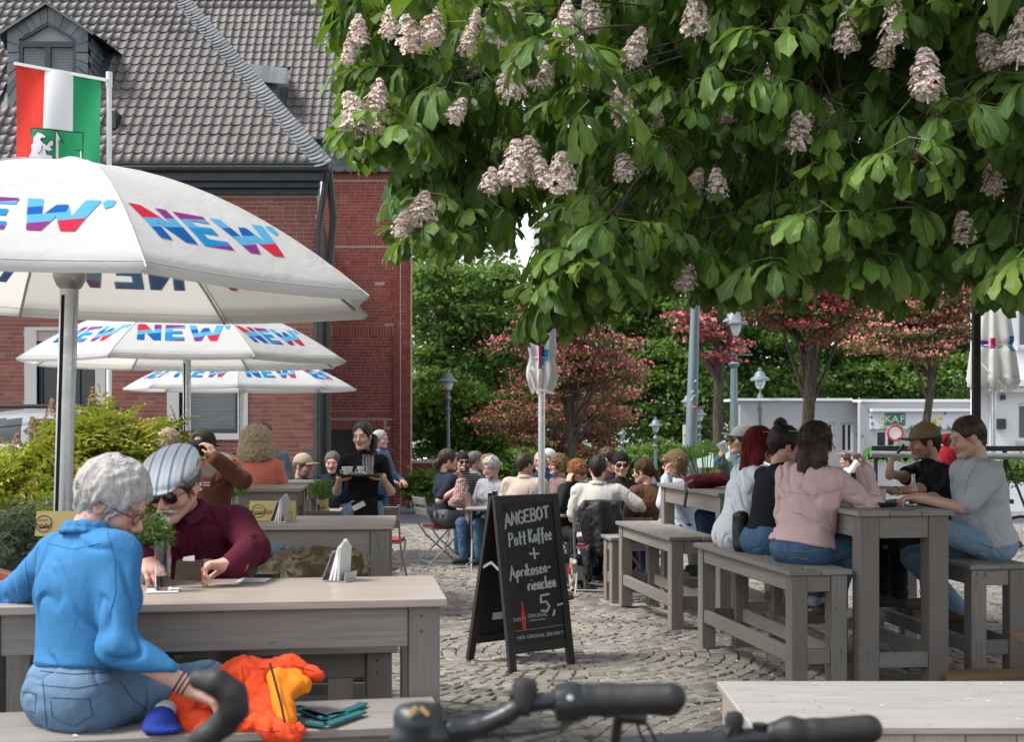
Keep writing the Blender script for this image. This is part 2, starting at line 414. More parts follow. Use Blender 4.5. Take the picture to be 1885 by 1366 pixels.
def wall_slab(root, name, x0, x1, Y, z0, z1, holes, depth=.45, mat=None):
    """mortar backing with real openings"""
    xs = sorted({x0, x1, *[h[0] for h in holes], *[h[1] for h in holes]}); zs = sorted({z0, z1, *[h[2] for h in holes], *[h[3] for h in holes]}); b = MB()
    xs = [x for x in xs if x0 <= x <= x1]; zs = [z for z in zs if z0 <= z <= z1]
    for i in range(len(xs)-1):
        for j in range(len(zs)-1):
            cx, cz = (xs[i]+xs[i+1])/2, (zs[j]+zs[j+1])/2
            if any(h[0] < cx < h[1] and h[2] < cz < h[3] for h in holes): continue
            b.box(xs[i], xs[i+1], Y, Y+depth, zs[j], zs[j+1])
    return b.build(name, mat or M['mortar'], root, fix=False)
def window(root, x0, x1, Y, z0, z1, leaves=2, transom=.35, blinds=True, jamb=.0, mat=None):
    fm = mat or M['frame_blue']; w = .075; b = MB(); y0, y1 = Y+.10, Y+.17
    b.box(x0, x1, y0, y1, z0, z0+w).box(x0, x1, y0, y1, z1-w, z1).box(x0, x0+w, y0, y1, z0+w, z1-w).box(x1-w, x1, y0, y1, z0+w, z1-w)
    zt = z1-(z1-z0)*transom
    if transom: b.box(x0+w, x1-w, y0-.012, y1-.001, zt-w/2, zt+w/2)
    for k in range(1, leaves):
        xm = x0+(x1-x0)*k/leaves; b.box(xm-w*.6, xm+w*.6, y0-.006, y1-.002, (zt+w/2) if transom else z0+w, z1-w)
    fr = b.build('window', fm, root, fix=False)
    mk('pane', [(x0+w, Y+.14, z0+w), (x1-w, Y+.14, z0+w), (x1-w, Y+.14, z1-w), (x0+w, Y+.14, z1-w)], [(0, 1, 2, 3)], M['pane'], fr)
    if blinds:
        b = MB(); z = z0+.06
        while z < z1-.05: b.add([(x0+.06, Y+.20, z), (x1-.06, Y+.20, z), (x1-.06, Y+.225, z+.02), (x0+.06, Y+.225, z+.02)], [(0, 1, 2, 3)]); z += .027
        b.build('blind', M['blind'], fr, fix=False)
    b = MB(); b.box(x0-.02, x1+.02, Y+.35, Y+.42, z0-.02, z1+.02); b.build('room_shade_sheet', M['dark'], fr, fix=False)  # near-black sheet behind the panes, standing for the unlit room
    return fr
YM, YW = 25.0, 34.0
def tile_roof(root, eave_x0, eave_x1, Ye, Ze, pitch, tw, th, rows, keep, limit, windows, seed=3):
    rg = np.random.default_rng(seed)
    u = np.array([0, math.cos(R(pitch)), math.sin(R(pitch))]); nrm = np.array([0, -math.sin(R(pitch)), math.cos(R(pitch))])
    prof = [(-.5, .012), (-.42, .034), (-.32, .046), (-.22, .034), (-.14, .010), (.0, .003), (.22, .003), (.40, .010), (.52, .02)]
    V = []; Fc = []
    for (yy, zz) in ((-.01, .03), (1.06, .004)):
        for (a, h) in prof: V.append((a*tw, yy*th, h+zz))
    for (a, h) in prof: V.append((a*tw, -.01*th, h+.03-.022))
    n = len(prof)
    for i in range(n-1): Fc.append((i, i+1, n+i+1, n+i)); Fc.append((2*n+i, 2*n+i+1, i+1, i))
    T = np.array([[p[0]*1.0, p[1]*u[1]+p[2]*nrm[1], p[1]*u[2]+p[2]*nrm[2]] for p in V])
    pos = []
    for r in range(rows):
        x = eave_x0
        while x < eave_x1:
            p = np.array([x, Ye+u[1]*r*th, Ze+u[2]*r*th])
            if keep(p): pos.append(p+rg.normal(0, .002, 3))
            x += tw
    me = bpy.data.meshes.new('roof_tile'); me.from_pydata(T.tolist(), [], Fc); me.materials.append(M['tile']); me.polygons.foreach_set('use_smooth', np.ones(len(Fc), bool)); me.set_sharp_from_angle(angle=R(50))
    wl = np.array(worldloc(root)); vis = []; rest = []
    for p in pos:
        px = CX+p[0]/p[1]*F; py = HY+(HC-p[2])/p[1]*F
        (vis if len(vis) < limit and any(w[0] < px < w[2] and w[1] < py < w[3] for w in windows) else rest).append(p)
    for p in vis: inst('roof_tile', me, root, tuple(p-wl))
    if rest:
        m = len(rest); Mx = np.concatenate([np.repeat(np.eye(3)[None], m, 0), np.array(rest)[:, :, None]], 2)
        Vv, f = scatter(T, np.array(Fc), Mx); mk('tile_field', Vv, f, M['tile'], root, True, kind='stuff')
def main_house():
    root = thing('brick_house', 'red brick town house with grey tiled hipped roof and slate dormer behind the parasols', 'building', (-7.5, YM, gz(YM)))
    xr = X(583, YM); xl = -14.5; zb = gz(YM)-.1; ze = 6.45
    wins = [(X(68, YM), X(176, YM), Z(800, YM), Z(628, YM)), (X(330, YM), X(438, YM), Z(798, YM), Z(628, YM))]
    wall_slab(root, 'wall', xl, xr, YM, zb, ze, wins)
    jw = .235; holes = [(w[0]-jw, w[1]+jw*.85, w[2]-.12, w[3]+.25) for w in wins]
    brick_wall(root, xl, xr, YM, zb, 5.9, M['brick_a'], holes, [(195, 690, 312, 800), (455, 660, 583, 812)], limit=300)
    for w, h in zip(wins, holes):
        for (a, b_) in ((h[0]+.005, w[0]), (w[1], h[1]-.005)):
            b = MB(); b.box(a, b_, YM-.03, YM+.12, w[2]-.0, w[3]+.2); b.build('stone_jamb', M['jamb'], root, fix=False)
        b = MB(); b.box(h[0]-.03, h[1]+.03, YM-.07, YM+.12, w[2]-.12, w[2]-.002); b.build('window_sill', M['jamb'], root, fix=False)
        b = MB(); b.box(h[0]+.005, h[1]-.005, YM-.03, YM+.11, w[3]+.202, h[3]+.02); b.build('lintel', M['jamb'], root, fix=False)
    fr = window(root, *wins[0][:2], YM, *wins[0][2:], leaves=3, transom=0, blinds=False); window(root, *wins[1][:2], YM, *wins[1][2:], 2, .42, True)
    # fascia under the eave, gutter, corner moulding
    b = MB(); b.box(xl, xr+.06, YM-.16, YM-.02, 5.93, 6.12); b.box(xl, xr+.10, YM-.30, YM-.161, 6.03, 6.26); b.box(xl, xr+.2, YM-.42, YM-.301, 6.14, 6.36)
    b.build('fascia', M['fascia'], root, fix=False)
    Ye = 24.55; xe = X(605, Ye)
    b = MB(); g = [(xl, Ye-.04, 6.37), (xe+.02, Ye-.04, 6.37)]; b.tube(g, .075, 8); b.beam((xl, Ye-.10, 6.44), (xe+.02, Ye-.10, 6.44), .03, .03); b.build('gutter', M['gutter'], root, True)
    b = MB(); b.tube([(xr+.02, YM-.10, zb), (xr+.02, YM-.10, 3.4), (xr+.05, YM-.12, 5.2), (xr+.22, YM-.3, 6.2), (xe-.06, Ye-.02, 6.34)], .06, 8); b.build('downpipe', M['gutter'], root, True)
    b = MB()
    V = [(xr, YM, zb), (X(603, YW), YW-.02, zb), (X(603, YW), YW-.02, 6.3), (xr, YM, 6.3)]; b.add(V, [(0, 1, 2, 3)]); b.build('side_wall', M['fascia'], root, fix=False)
    b = MB(); b.tube([(xr+.17, YM+.2, zb), (xr+.17, YM+.2, 3.9), (xr+.30, YM+.15, 5.5), (xe-.02, Ye+.12, 6.42)], .075, 8); b.build('corner_pipe', M['gutter'], root, True)
    # roof
    tp = math.tan(R(50)); Zr = 6.45
    bot = X(15, 25.75); bo2 = X(163, 25.75); zd = 7.9; sh = 9.30; ap = 9.78
    xm = (bot+bo2)/2
    def keep(p):
        t = p[1]-Ye
        if p[0] > xe-t-.12: return False
        if bot-.12 < p[0] < bo2+.08 and p[2] > zd-.2:
            lim = sh+(ap-sh)*(1-abs(p[0]-xm)/(bo2-xm)) if abs(p[0]-xm) < (bo2-xm) else sh
            if p[2] < lim-.05: return False
        return True
    tile_roof(root, xl, xe+.1, Ye, Zr, 50, .194, .285, 30, keep, 300, [(215, 60, 605, 300)], 3)
    xt = xe-6.0
    b = MB(); b.add([(xl, Ye, Zr-.03), (xe, Ye, Zr-.03), (xt, Ye+6, Zr-.03+6*tp), (xl, Ye+6, Zr-.03+6*tp)], [(0, 1, 2, 3)]); b.build('roof_deck', M['slate'], root, fix=False)
    # hip covered with overlapping slates
    e0 = Vector((xe+.02, Ye-.02, Zr+.02)); e1 = Vector((xe-5.2, Ye+5.2, Zr+5.2*tp)); d = (e1-e0).normalized(); L = (e1-e0).length
    a = Vector((-1, -.0, 0)); side = (a-d*a.dot(d)).normalized(); nn = d.cross(side); nn = nn if nn.y < 0 else -nn
    me = None; k = 0; s = 0
    while s < L:
        if me is None:
            b = MB(); w = .30
            V = [Vector((0, 0, .03)), side*-.02+nn*.035, side*.0+nn*.04, side*w*.5+nn*.05-d*.05, side*w+nn*.03-d*.02, side*w+nn*.02+d*.25, side*.0+nn*.02+d*.25]
            V = [side*-.05+nn*.05-d*.01, side*w*.35+nn*.06-d*.07, side*w*.75+nn*.05-d*.05, side*w+nn*.03, side*w+nn*.008+d*.22, side*-.05+nn*.02+d*.22]
            b.add(V+[v-nn*.02 for v in V], [(0, 1, 2, 3, 4, 5), (6, 7, 1, 0), (7, 8, 2, 1), (8, 9, 3, 2), (9, 10, 4, 3)])
            me = bpy.data.meshes.new('hip_slate'); me.from_pydata(b.V, [], b.F); me.materials.append(M['slate'])
        p = e0+d*s; inst('hip_slate', me, root, p-worldloc(root)); s += .115
    # the dormer
    Yd = 25.72; b = MB(); t = .05
    outer = [(bot, zd-.6), (bo2, zd-.6), (bo2, sh), (xm, ap), (bot, sh)]; w2 = .23
    inner = [(bot+w2, zd+.02), (bo2-w2, zd+.02), (bo2-w2, sh-.16), (xm, ap-.30), (bot+w2, sh-.16)]
    # cheek slates and front surround in shingles
    cheeks = thing('dormer', None, None, (0, 0, 0)); cheeks.parent = root; cheeks.location = (0, 0, 0)
    def pane_strip(p0, p1, q0, q1, n):      # strip between edge p0-p1 (outer) and q0-q1 (inner) split into slates
        for i in range(n):
            f0, f1 = i/n, (i+1)/n-.01; A = Vector(p0).lerp(p1, f0); B = Vector(p0).lerp(p1, f1); C = Vector(q0).lerp(q1, f1); D = Vector(q0).lerp(q1, f0)
            o = .012+.01*(i % 2); bb = MB(); bb.prism([(0, 0)], (0, 0, 0), (1, 0, 0), (0, 0, 1), (0, 0, 0)) if False else None
            V = [(v.x, Yd-o-.012*j, v.y) for j, v in zip((0, 0, 0, 0), (A, B, C, D))]+[(v.x, Yd+.02, v.y) for v in (A, B, C, D)]
            bb = MB(); bb.add(V, [(0, 1, 2, 3), (0, 4, 5, 1), (1, 5, 6, 2), (2, 6, 7, 3), (3, 7, 4, 0)]); bb.build('slate_shingle', M['slate'], cheeks)
    o, i_ = [Vector(v).to_2d() for v in [(a_, b_, 0) for a_, b_ in outer]], [Vector((a_, b_, 0)).to_2d() for a_, b_ in inner]
    for (k1, k2, n) in ((4, 0, 9), (2, 1, 9), (4, 3, 5), (2, 3, 5)): pane_strip(o[k1], o[k2], i_[k1], i_[k2], n)
    b = MB()
    for sx, s_ in ((bot, 1), (bo2, -1)):
        z = zd-.1
    # side cheek facing right and dormer roof planes, as slates in rows
    for r in range(12):
        for c in range(6):
            z0 = zd-.25+r*.13; y0 = Yd+c*.24+(r % 2)*.12; yr = Ye+(z0-Zr)/tp
            if y0 > yr or z0 > sh-.02: continue
            b.add([(bo2+.02, y0, z0), (bo2+.02, y0+.235, z0), (bo2+.0, y0+.235, z0+.15), (bo2+.0, y0, z0+.15)], [(0, 1, 2, 3)])
    b.build('cheek_slates', M['slate'], cheeks, kind='stuff', fix=False)
    b = MB()
    for s_ in (-1, 1):
        ex = xm+s_*(bo2-xm+.14); ez = sh-.07
        n = 7
        b.add([(xm, Yd-.12, ap+.06), (ex, Yd-.12, ez), (ex+s_*.25, Ye+(ez-.12-Zr)/tp+.05, ez-.12), (xm, Ye+(ap+.06-Zr)/tp+.4, ap+.10)], [(0, 1, 2, 3)])
        b.add([(xm, Yd-.125, ap+.06), (ex, Yd-.125, ez), (ex, Yd-.125, ez-.05), (xm, Yd-.125, ap+.01)], [(0, 1, 2, 3)])
    b.build('dormer_roof', M['slate'], cheeks, fix=False)
    # dormer glazing
    x0, x1, z0, z1, za = inner[0][0], inner[1][0], inner[0][1]-.35, inner[2][1], inner[3][1]
    w = .07; b = MB(); y0, y1 = Yd-.005, Yd+.06
    b.box(x0, x0+w, y0, y1, z0, z1).box(x1-w, x1, y0, y1, z0, z1).box(x0+w, x1-w, y0-.01, y1, z1-.16, z1-.05).box(xm-w*.8, xm+w*.8, y0-.004, y1, z0, z1-.16)
    b.beam((x0, (y0+y1)/2, z1-.0), (xm, (y0+y1)/2, za-.03), .065, .08); b.beam((x1, (y0+y1)/2, z1-.0), (xm, (y0+y1)/2, za-.03), .063, .08)
    wf = b.build('window', M['frame_blue'], cheeks)
    mk('pane', [(x0+w, Yd+.03, z0), (x1-w, Yd+.03, z0), (x1-w, Yd+.03, z1), (xm, Yd+.03, za-.04), (x0+w, Yd+.03, z1)], [(0, 1, 2, 3, 4)], M['pane'], wf)
    b = MB(); z = z0
    while z < z1-.15: b.add([(x0+.05, Yd+.09, z), (x1-.05, Yd+.09, z), (x1-.05, Yd+.11, z+.02), (x0+.05, Yd+.11, z+.02)], [(0, 1, 2, 3)]); z += .03
    b.add([(x0, Yd+.14, z1-.1), (x1, Yd+.14, z1-.1), (xm, Yd+.14, za)], [(0, 1, 2)]); b.build('blind', M['blind'], wf, fix=False)
    # vent box on the tiles right of the flag pole
    c = Vector((X(212, 25.3), 25.25, 7.25)); b = MB(); b.box(c.x-.10, c.x+.06, c.y-.12, c.y+.3, c.z, c.z+.34); b.build('roof_vent', M['gutter'], root)
main_house()
def wing():
    root = thing('brick_wing', 'tall wine red brick wing with a dark doorway, right of the downpipe', 'building', (-4, YW, gz(YW)))
    x0, x1 = X(595, YW), X(756, YW); zb = gz(YW)-.05; zt = Z(318, YW)
    door = (X(600, YW), X(704, YW), zb, Z(790, YW))
    wall_slab(root, 'wall', x0, x1, YW, zb, zt, [door])
    xp = X(725, YW)
    s1 = (Z(452, YW), Z(432, YW)); s2 = (Z(618, YW), Z(600, YW)); s3 = (Z(770, YW), Z(757, YW))
    brick_wall(root, x0, xp, YW, zb, zt, M['brick_b'], [door], [(640, 330, 722, 440), (690, 640, 722, 780)], limit=240, pitch=.082, proud=.004,
               soldiers=[(x0, xp, *s1), (x0+.25, xp, *s2), (x0, x1-.3, *s3), (x0, xp, Z(331, YW), zt), (door[0]-.05, door[1]+.05, door[3], door[3]+.24)], seed=5)
    b = MB(); b.box(xp, x1-.03, YW-.085, YW-.001, zb, zt); b.build('pilaster', M['mortar'], root, fix=False)
    brick_wall(root, xp, x1, YW-.10, zb, zt, M['brick_b'], [], [(726, 470, 756, 900)], limit=55, pitch=.082, seed=6)
    b = MB(); b.tube([(X(738, YW), YW-.17, zb), (X(738, YW), YW-.17, zt)], .012, 6); b.build('lightning_rod', M['metal'], root)
    b = MB(); b.box(door[0]-.05, door[1]+.05, YW+.9, YW+.95, zb, door[3]+.1); b.build('doorway_back', M['dark'], root, fix=False)  # near-black sheet painted in for the shaded inside of the doorway
    b = MB(); b.prism([(x1-.012, YW-.09), (x1, YW-.09), (x1-1.2, YW+8), (x1-1.3, YW+8)], (0, 0, zb), (1, 0, 0), (0, 1, 0), (0, 0, zt-zb)); b.build('side_wall', M['brick_b'], root)
    # slate band below the eave in rows of shingles
    k = 0; z = zt; zs = Z(262, YW)
    b = MB(); b.box(x0-.3, x1+.1, YW-.16, YW+.3, zt, zs+.02); b.build('slate_backing', M['fascia'], root, fix=False)
    me = bpy.data.meshes.new('slate_shingle'); me.from_pydata([(0, 0, 0), (.2, 0, 0), (.30, 0, .06), (.30, .012, .2), (0, .012, .2)], [], [(0, 1, 2, 3, 4)]); me.materials.append(M['slate'])
    while z < zs-.05:
        x = x0-.28-(k % 2)*.14
        while x < x1-.05: inst('slate_shingle', me, root, Vector((x, YW-.185, z))-worldloc(root)); x += .30
        z += .16; k += 1
    Ye = YW-.25; Zr = zs+.02
    b = MB(); b.tube([(x0-1.2, Ye-.05, Zr), (x1+.2, Ye-.05, Zr)], .07, 8); b.build('gutter', M['gutter'], root, True)
    tp = math.tan(R(57)); dx0, dx1, dz0, dz1 = X(455, 36.3), X(542, 36.3), Z(212, 36), Z(140, 36.5)
    def keep(p): return p[0] > x0-.8-(p[1]-Ye)*.9-2.6 and p[0] < x1+.1-(p[1]-Ye)*.0 and not (dx0 < p[0] < dx1 and dz0 < p[2] < dz1-.25)
    tile_roof(root, -9.2, x1+.1, Ye, Zr, 57, .222, .30, 26, keep, 260, [(380, 0, 640, 260)], 8)
    b = MB(); b.add([(-9.5, Ye, Zr-.04), (x1+.1, Ye, Zr-.04), (x1+.1, Ye+6, Zr-.04+6*tp), (-9.5, Ye+6, Zr-.04+6*tp)], [(0, 1, 2, 3)]); b.build('roof_deck', M['slate'], root, fix=False)
    # small flat slate dormer
    yd = Ye+(dz0-Zr)/tp-.25; d = thing('dormer', None, None); d.parent = root; d.location = (0, 0, 0)
    b = MB(); b.box(dx0, dx1-.12, yd, yd+2, dz0, dz1-.75); b.build('dormer_wall', M['slate'], d, fix=False)
    for r in range(3):
        for c in range(7):
            bb = MB(); xx = dx0-.05+c*.21; zz = dz1-.72+r*.17-c*.02; bb.add([(xx, yd-.32+r*.17, zz), (xx+.24, yd-.32+r*.17, zz-.03), (xx+.22, yd-.10+r*.17, zz+.2), (xx, yd-.10+r*.17, zz+.22), (xx, yd-.3+r*.17, zz-.02), (xx+.24, yd-.3+r*.17, zz-.05)], [(0, 1, 2, 3), (4, 5, 1, 0)]); bb.build('slate_shingle', M['slate'], d, fix=False)
    b = MB(); b.add([(dx0-.05, yd-.3, dz1-.72), (dx1, yd-.3, dz1-.88), (dx1, yd+.6, dz1-.2), (dx0-.05, yd+.6, dz1-.05)], [(0, 1, 2, 3)]); b.build('dormer_roof', M['slate'], d, fix=False)
wing()
# ------------------------------------------------------------------ trees and shrubs behind the square
M['leaf_wood'] = foliage('woodland_leaf', [(0, (.07,.145,.04)), (.4, (.13,.24,.052)), (.75, (.20,.32,.07)), (1, (.09,.18,.058))], .45, .42)
M['leaf_lime'] = foliage('fresh_leaf', [(0, (.07,.15,.02)), (.5, (.12,.23,.03)), (1, (.17,.29,.045))], .5, .35)
M['leaf_haw'] = foliage('hawthorn_leaf', [(0, (.05,.10,.02)), (.5, (.10,.16,.03)), (1, (.16,.20,.05))], .5, .3)
M['leaf_gold'] = foliage('shrub_leaf', [(0, (.16,.24,.03)), (.3, (.34,.42,.04)), (.65, (.58,.56,.07)), (.88, (.62,.46,.10)), (1, (.58,.28,.14))], .55, .35)
M['bloom_pink'] = varied('hawthorn_bloom', [(0, (.36,.06,.08)), (.5, (.52,.13,.15)), (1, (.62,.27,.27))], .7, .1, 10, 0)
M['bloom_crimson'] = varied('crimson_bloom', [(0, (.20,.008,.03)), (.5, (.36,.02,.07)), (1, (.46,.06,.12))], .7, .1, 10, 0)
M['bloom_salmon'] = varied('salmon_bloom', [(0, (.50,.14,.14)), (.5, (.60,.22,.20)), (.8, (.52,.30,.18)), (1, (.66,.30,.27))], .7, .1, 10, 0)
M['bloom_brown'] = varied('copper_bloom', [(0, (.26,.07,.06)), (.5, (.38,.12,.10)), (1, (.45,.18,.13))], .7, .1, 10, 0)
t = NT('bark'); v = t.coord((9, 9, 1.3)); n = t.noise(v, 4, 8, .75, 1.0); t.bump(n, 1.0, .05)
M['bark'] = t.set(t.ramp(n, [(.38, (.022,.017,.013)), (.5, (.085,.068,.052)), (.66, (.17,.145,.115)), (.8, (.12,.12,.075))]), .95)
def leaves(c, r, n, size, seed=0, flat=.35, clumps=40, csize=.3, shell=.5, tilt=.6, droop=0):
    """transforms of n leaves gathered in clumps inside an ellipsoid"""
    g = np.random.default_rng(seed); d = g.normal(size=(clumps, 3)); d /= np.linalg.norm(d, axis=1)[:, None]
    rad = (shell+(1-shell)*g.random(clumps))**.6; cc = np.array(c)+d*rad[:, None]*np.array(r)
    k = g.integers(clumps, size=n); off = g.normal(size=(n, 3))*csize*np.array([1, 1, flat]); p = cc[k]+off
    p[:, 2] -= droop*np.linalg.norm(off[:, :2], axis=1)
    A = rotmats(g.normal(0, tilt, n), g.normal(0, tilt, n), g.random(n)*6.3)*(size*(.7+.6*g.random(n)))[:, None, None]
    return np.concatenate([A, p[:, :, None]], 2), cc
LEAF = (np.array([(-.5,0,0),(0,-.36,.08),(.55,0,-.06),(0,.36,.08)]), np.array([[0,1,2,3]]))
def tree(name, label, cat, base, blobs, n, size, mat, group=None, trunk=.2, limbs=6, clumps=40, csize=.5, seed=1, bloom=None, bn=0, bsize=.05, kind_part='crown', trunk_top=None, shell=.45, flat=.35):
    root = thing(name, label, cat, base, group); g = np.random.default_rng(seed); Ms = []; Bs = []; cs = []
    tot = sum(b[3]*b[4] for b in blobs)
    for i, (x, y, z, rx, rz, ry) in enumerate(blobs):
        w = rx*rz/tot if tot else 1
        m, cc = leaves((x, y, z), (rx, ry, rz), max(10, int(n*w)), size, seed+i, flat, max(6, int(clumps*w)), csize, shell); Ms.append(m); cs.append(cc)
        if bloom:
            m2 = max(6, int(bn*w)); kk = g.integers(len(cc), size=m2); dd = g.normal(size=(m2, 3))*csize*np.array([1.25, 1.25, .42]); dd[:, 2] = np.abs(dd[:, 2])
            c0 = np.array((x, y, z)); out = (cc[kk]-c0)/np.array([rx, ry, rz]); p = cc[kk]+dd+out*.08
            A = rotmats(g.normal(0, .8, m2), g.normal(0, .8, m2), g.random(m2)*6.3)*(bsize*(.6+.8*g.random(m2)))[:, None, None]; Bs.append(np.concatenate([A, p[:, :, None]], 2))
    V, f = scatter(*LEAF, np.concatenate(Ms)); mk(kind_part, V, f, mat, root)
    if bloom:
        V, f = scatter([(-.5,-.5,0),(.5,-.5,.2),(.5,.5,0),(-.5,.5,.2)], np.array([[0,1,2,3]]), np.concatenate(Bs)); mk('blossom', V, f, bloom, root)
    if trunk:
        b = MB(); top = Vector(trunk_top) if trunk_top else Vector((blobs[0][0], blobs[0][1], blobs[0][2])); bs = Vector(base); pts = []
        for k in range(7):
            f_ = k/6; p = bs.lerp(top, f_)+Vector((g.normal(), g.normal(), 0))*trunk*.22*min(1, k); pts.append(p)
        b.tube(pts, [trunk*(1.25 if k == 0 else 1-.45*k/6) for k in range(7)], 9); b.build('trunk', M['bark'], root, True)
        ac = np.concatenate(cs); b = MB()
        for k in range(limbs):
            q = Vector(ac[g.integers(len(ac))]); s = bs.lerp(top, .55+.45*g.random()); mid = s.lerp(q, .5)+Vector((g.normal()*.1, g.normal()*.1, .12))*(q-s).length
            b.tube([s, mid, q], [trunk*.30, trunk*.18, trunk*.06], 5)
        if limbs: b.build('branches', M['bark'], root, True)
    return root
def pb(px, py, D, rpx, rpy, ry=None):
    c = P(px, py, D); return (c.x, D, c.z, rpx*D/F, rpy*D/F, ry or rpx*D/F*.9)
GT = 'dense green trees beyond the square'
tree('broadleaf_tree', 'tall dark green tree directly right of the brick wing', 'tree', (X(800, 56), 56, gz(56)), [pb(815, 560, 56, 95, 95), pb(790, 700, 55, 70, 80), pb(880, 640, 57, 80, 110), pb(905, 545, 58, 55, 65)], 22000, .24, M['leaf_wood'], GT, .35, 10, 190, .42, 11)
tree('broadleaf_tree', 'dark green tree behind the closed white parasol, left of its pole', 'tree', (X(925, 60), 60, gz(60)), [pb(930, 640, 60, 60, 110), pb(935, 760, 59, 70, 70), pb(1012, 610, 62, 50, 85)], 13000, .24, M['leaf_wood'], GT, .35, 8, 120, .42, 12)
tree('broadleaf_tree', 'broad green tree behind the pink hawthorn in mid picture', 'tree', (X(1110, 58), 58, gz(58)), [pb(1110, 560, 58, 110, 110), pb(1150, 700, 57, 95, 100), pb(1070, 480, 60, 70, 60)], 20000, .24, M['leaf_wood'], GT, .35, 8, 170, .42, 13)
tree('broadleaf_tree', 'green tree behind the grey steel pole', 'tree', (X(1250, 57), 57, gz(57)), [pb(1255, 560, 57, 90, 110), pb(1240, 720, 56, 85, 105)], 16000, .24, M['leaf_wood'], GT, .35, 8, 150, .42, 14)
tree('broadleaf_tree', 'dark green tree behind the tall grey lantern', 'tree', (X(1390, 60), 60, gz(60)), [pb(1380, 560, 60, 90, 110), pb(1420, 690, 59, 90, 95)], 16000, .24, M['leaf_wood'], GT, .35, 8, 150, .42, 15)
tree('broadleaf_tree', 'dark green tree above the flat grey pavilion, left of the salmon tree', 'tree', (X(1560, 62), 62, gz(62)), [pb(1560, 580, 62, 110, 120), pb(1580, 710, 61, 90, 70)], 16000, .24, M['leaf_wood'], GT, .35, 8, 150, .42, 16)
tree('broadleaf_tree', 'dark green tree behind the salmon tree at the white house', 'tree', (X(1740, 60), 60, gz(60)), [pb(1740, 580, 60, 110, 120), pb(1720, 700, 59, 95, 70)], 15000, .24, M['leaf_wood'], GT, .35, 8, 140, .42, 17)
def woodland():
    ms = []
    for i in range(17):
        px = 700+i*78; py = 700 if 860 < px < 1020 else 520+30*math.sin(i*2.3)
        c = P(px, py, 78); m, _ = leaves((c.x, 78, c.z), (2.3, 2, 4.2), 2600, .34, 60+i, .5, 40, .6, .3); ms.append(m)
        c = P(px+30, 740, 76); m, _ = leaves((c.x, 76, c.z), (2.3, 2, 3.2), 2000, .34, 90+i, .5, 40, .6, .3); ms.append(m)
    V, f = scatter(*LEAF, np.concatenate(ms)); tag(mk('woodland', V, f, M['leaf_wood']), 'far dark wood closing off the square behind the trees', 'wood', kind='stuff')
woodland()
tree('maple_tree', 'low round light green maple left of the crowd, behind a lantern', 'tree', (X(830, 42), 42, gz(42)), [pb(800, 790, 42, 62, 62), pb(850, 775, 42, 62, 68), pb(815, 735, 42, 50, 50), pb(890, 810, 41.5, 40, 48)], 9000, .20, M['leaf_lime'], None, .12, 5, 130, .25, 21)
tree('hedge_shrub', 'loose green shrub against the right end of the brick wing', 'shrub', (X(785, 30), 30, gz(30)), [pb(780, 900, 30, 32, 32), pb(815, 890, 30.5, 40, 28)], 3500, .11, M['leaf_lime'], None, .0, 0, 50, .14, 22)
tree('hedge_shrub', 'dark green bushes low behind the seated crowd', 'shrub', (X(960, 46), 46, gz(46)), [pb(x, 850+6*math.sin(x), 46, 50, 32) for x in range(900, 1420, 55)], 15000, .17, M['leaf_wood'], None, .0, 0, 220, .22, 23)
tree('hedge_shrub', 'sunny yellow green hedge behind the rail at the right edge', 'shrub', (X(1860, 17), 17, gz(17)), [pb(1862, 865, 17, 40, 22)], 3000, .05, M['leaf_lime'], None, .0, 0, 40, .1, 24)
# hawthorns
def sprays(px, py, D, rx, ry, n, seed, w=.30, h=.13):
    g = np.random.default_rng(seed); out = []
    for k in range(n):
        a = g.random()*6.28; r = g.random()**.5; x, y = px+rx*r*math.cos(a), py+ry*r*math.sin(a); dd = g.uniform(-.6, .6)*rx*D/F
        c = P(x, y, D); s_ = g.uniform(.45, 1.35); out.append((c.x, D+dd, c.z, w*rx*s_*D/F, h*rx*s_*D/F*g.uniform(.7, 2.3), w*rx*s_*D/F))
    return out
tree('hawthorn_tree', 'pink flowering hawthorn behind the closed white parasol', 'tree', (X(1058, 29), 29, gz(29)), sprays(1055, 650, 29, 105, 95, 34, 1), 8500, .085, M['leaf_haw'], None, .12, 16, 150, .17, 31, M['bloom_pink'], 9500, .045, trunk_top=tuple(P(1048, 740, 29)), flat=.25)
tree('hawthorn_tree', 'copper red wispy shrub tree low behind the parasol pole', 'tree', (X(985, 33), 33, gz(33)), sprays(1045, 775, 33, 130, 60, 30, 2, .26, .10), 4500, .09, M['leaf_haw'], None, .10, 18, 120, .16, 32, M['bloom_brown'], 9500, .048, flat=.25)
tree('hawthorn_tree', 'bare grey trunk with few pink sprigs right of the steel pole', 'tree', (X(1322, 21), 21, gz(21)), [pb(1250, 600, 21, 60, 16), pb(1310, 590, 21, 20, 20), pb(1330, 640, 21, 35, 30)], 500, .06, M['leaf_haw'], None, .115, 0, 20, .10, 33, M['bloom_pink'], 1500, .045, trunk_top=tuple(P(1322, 560, 21)))
def bare_limbs():
    r = [o for o in bpy.data.objects if o.name.startswith('hawthorn_tree') and o.get('label', '').startswith('bare')][0]; b = MB()
    for a in ([(1318, 690), (1298, 665), (1278, 625), (1255, 575), (1240, 560)], [(1325, 665), (1340, 640), (1322, 600), (1320, 560)], [(1330, 650), (1345, 625), (1338, 600)]):
        b.tube([P(x, y, 21) for x, y in a], [.075, .06, .05, .035, .02][:len(a)], 7)
    b.build('branches', M['bark'], r, True)
bare_limbs()
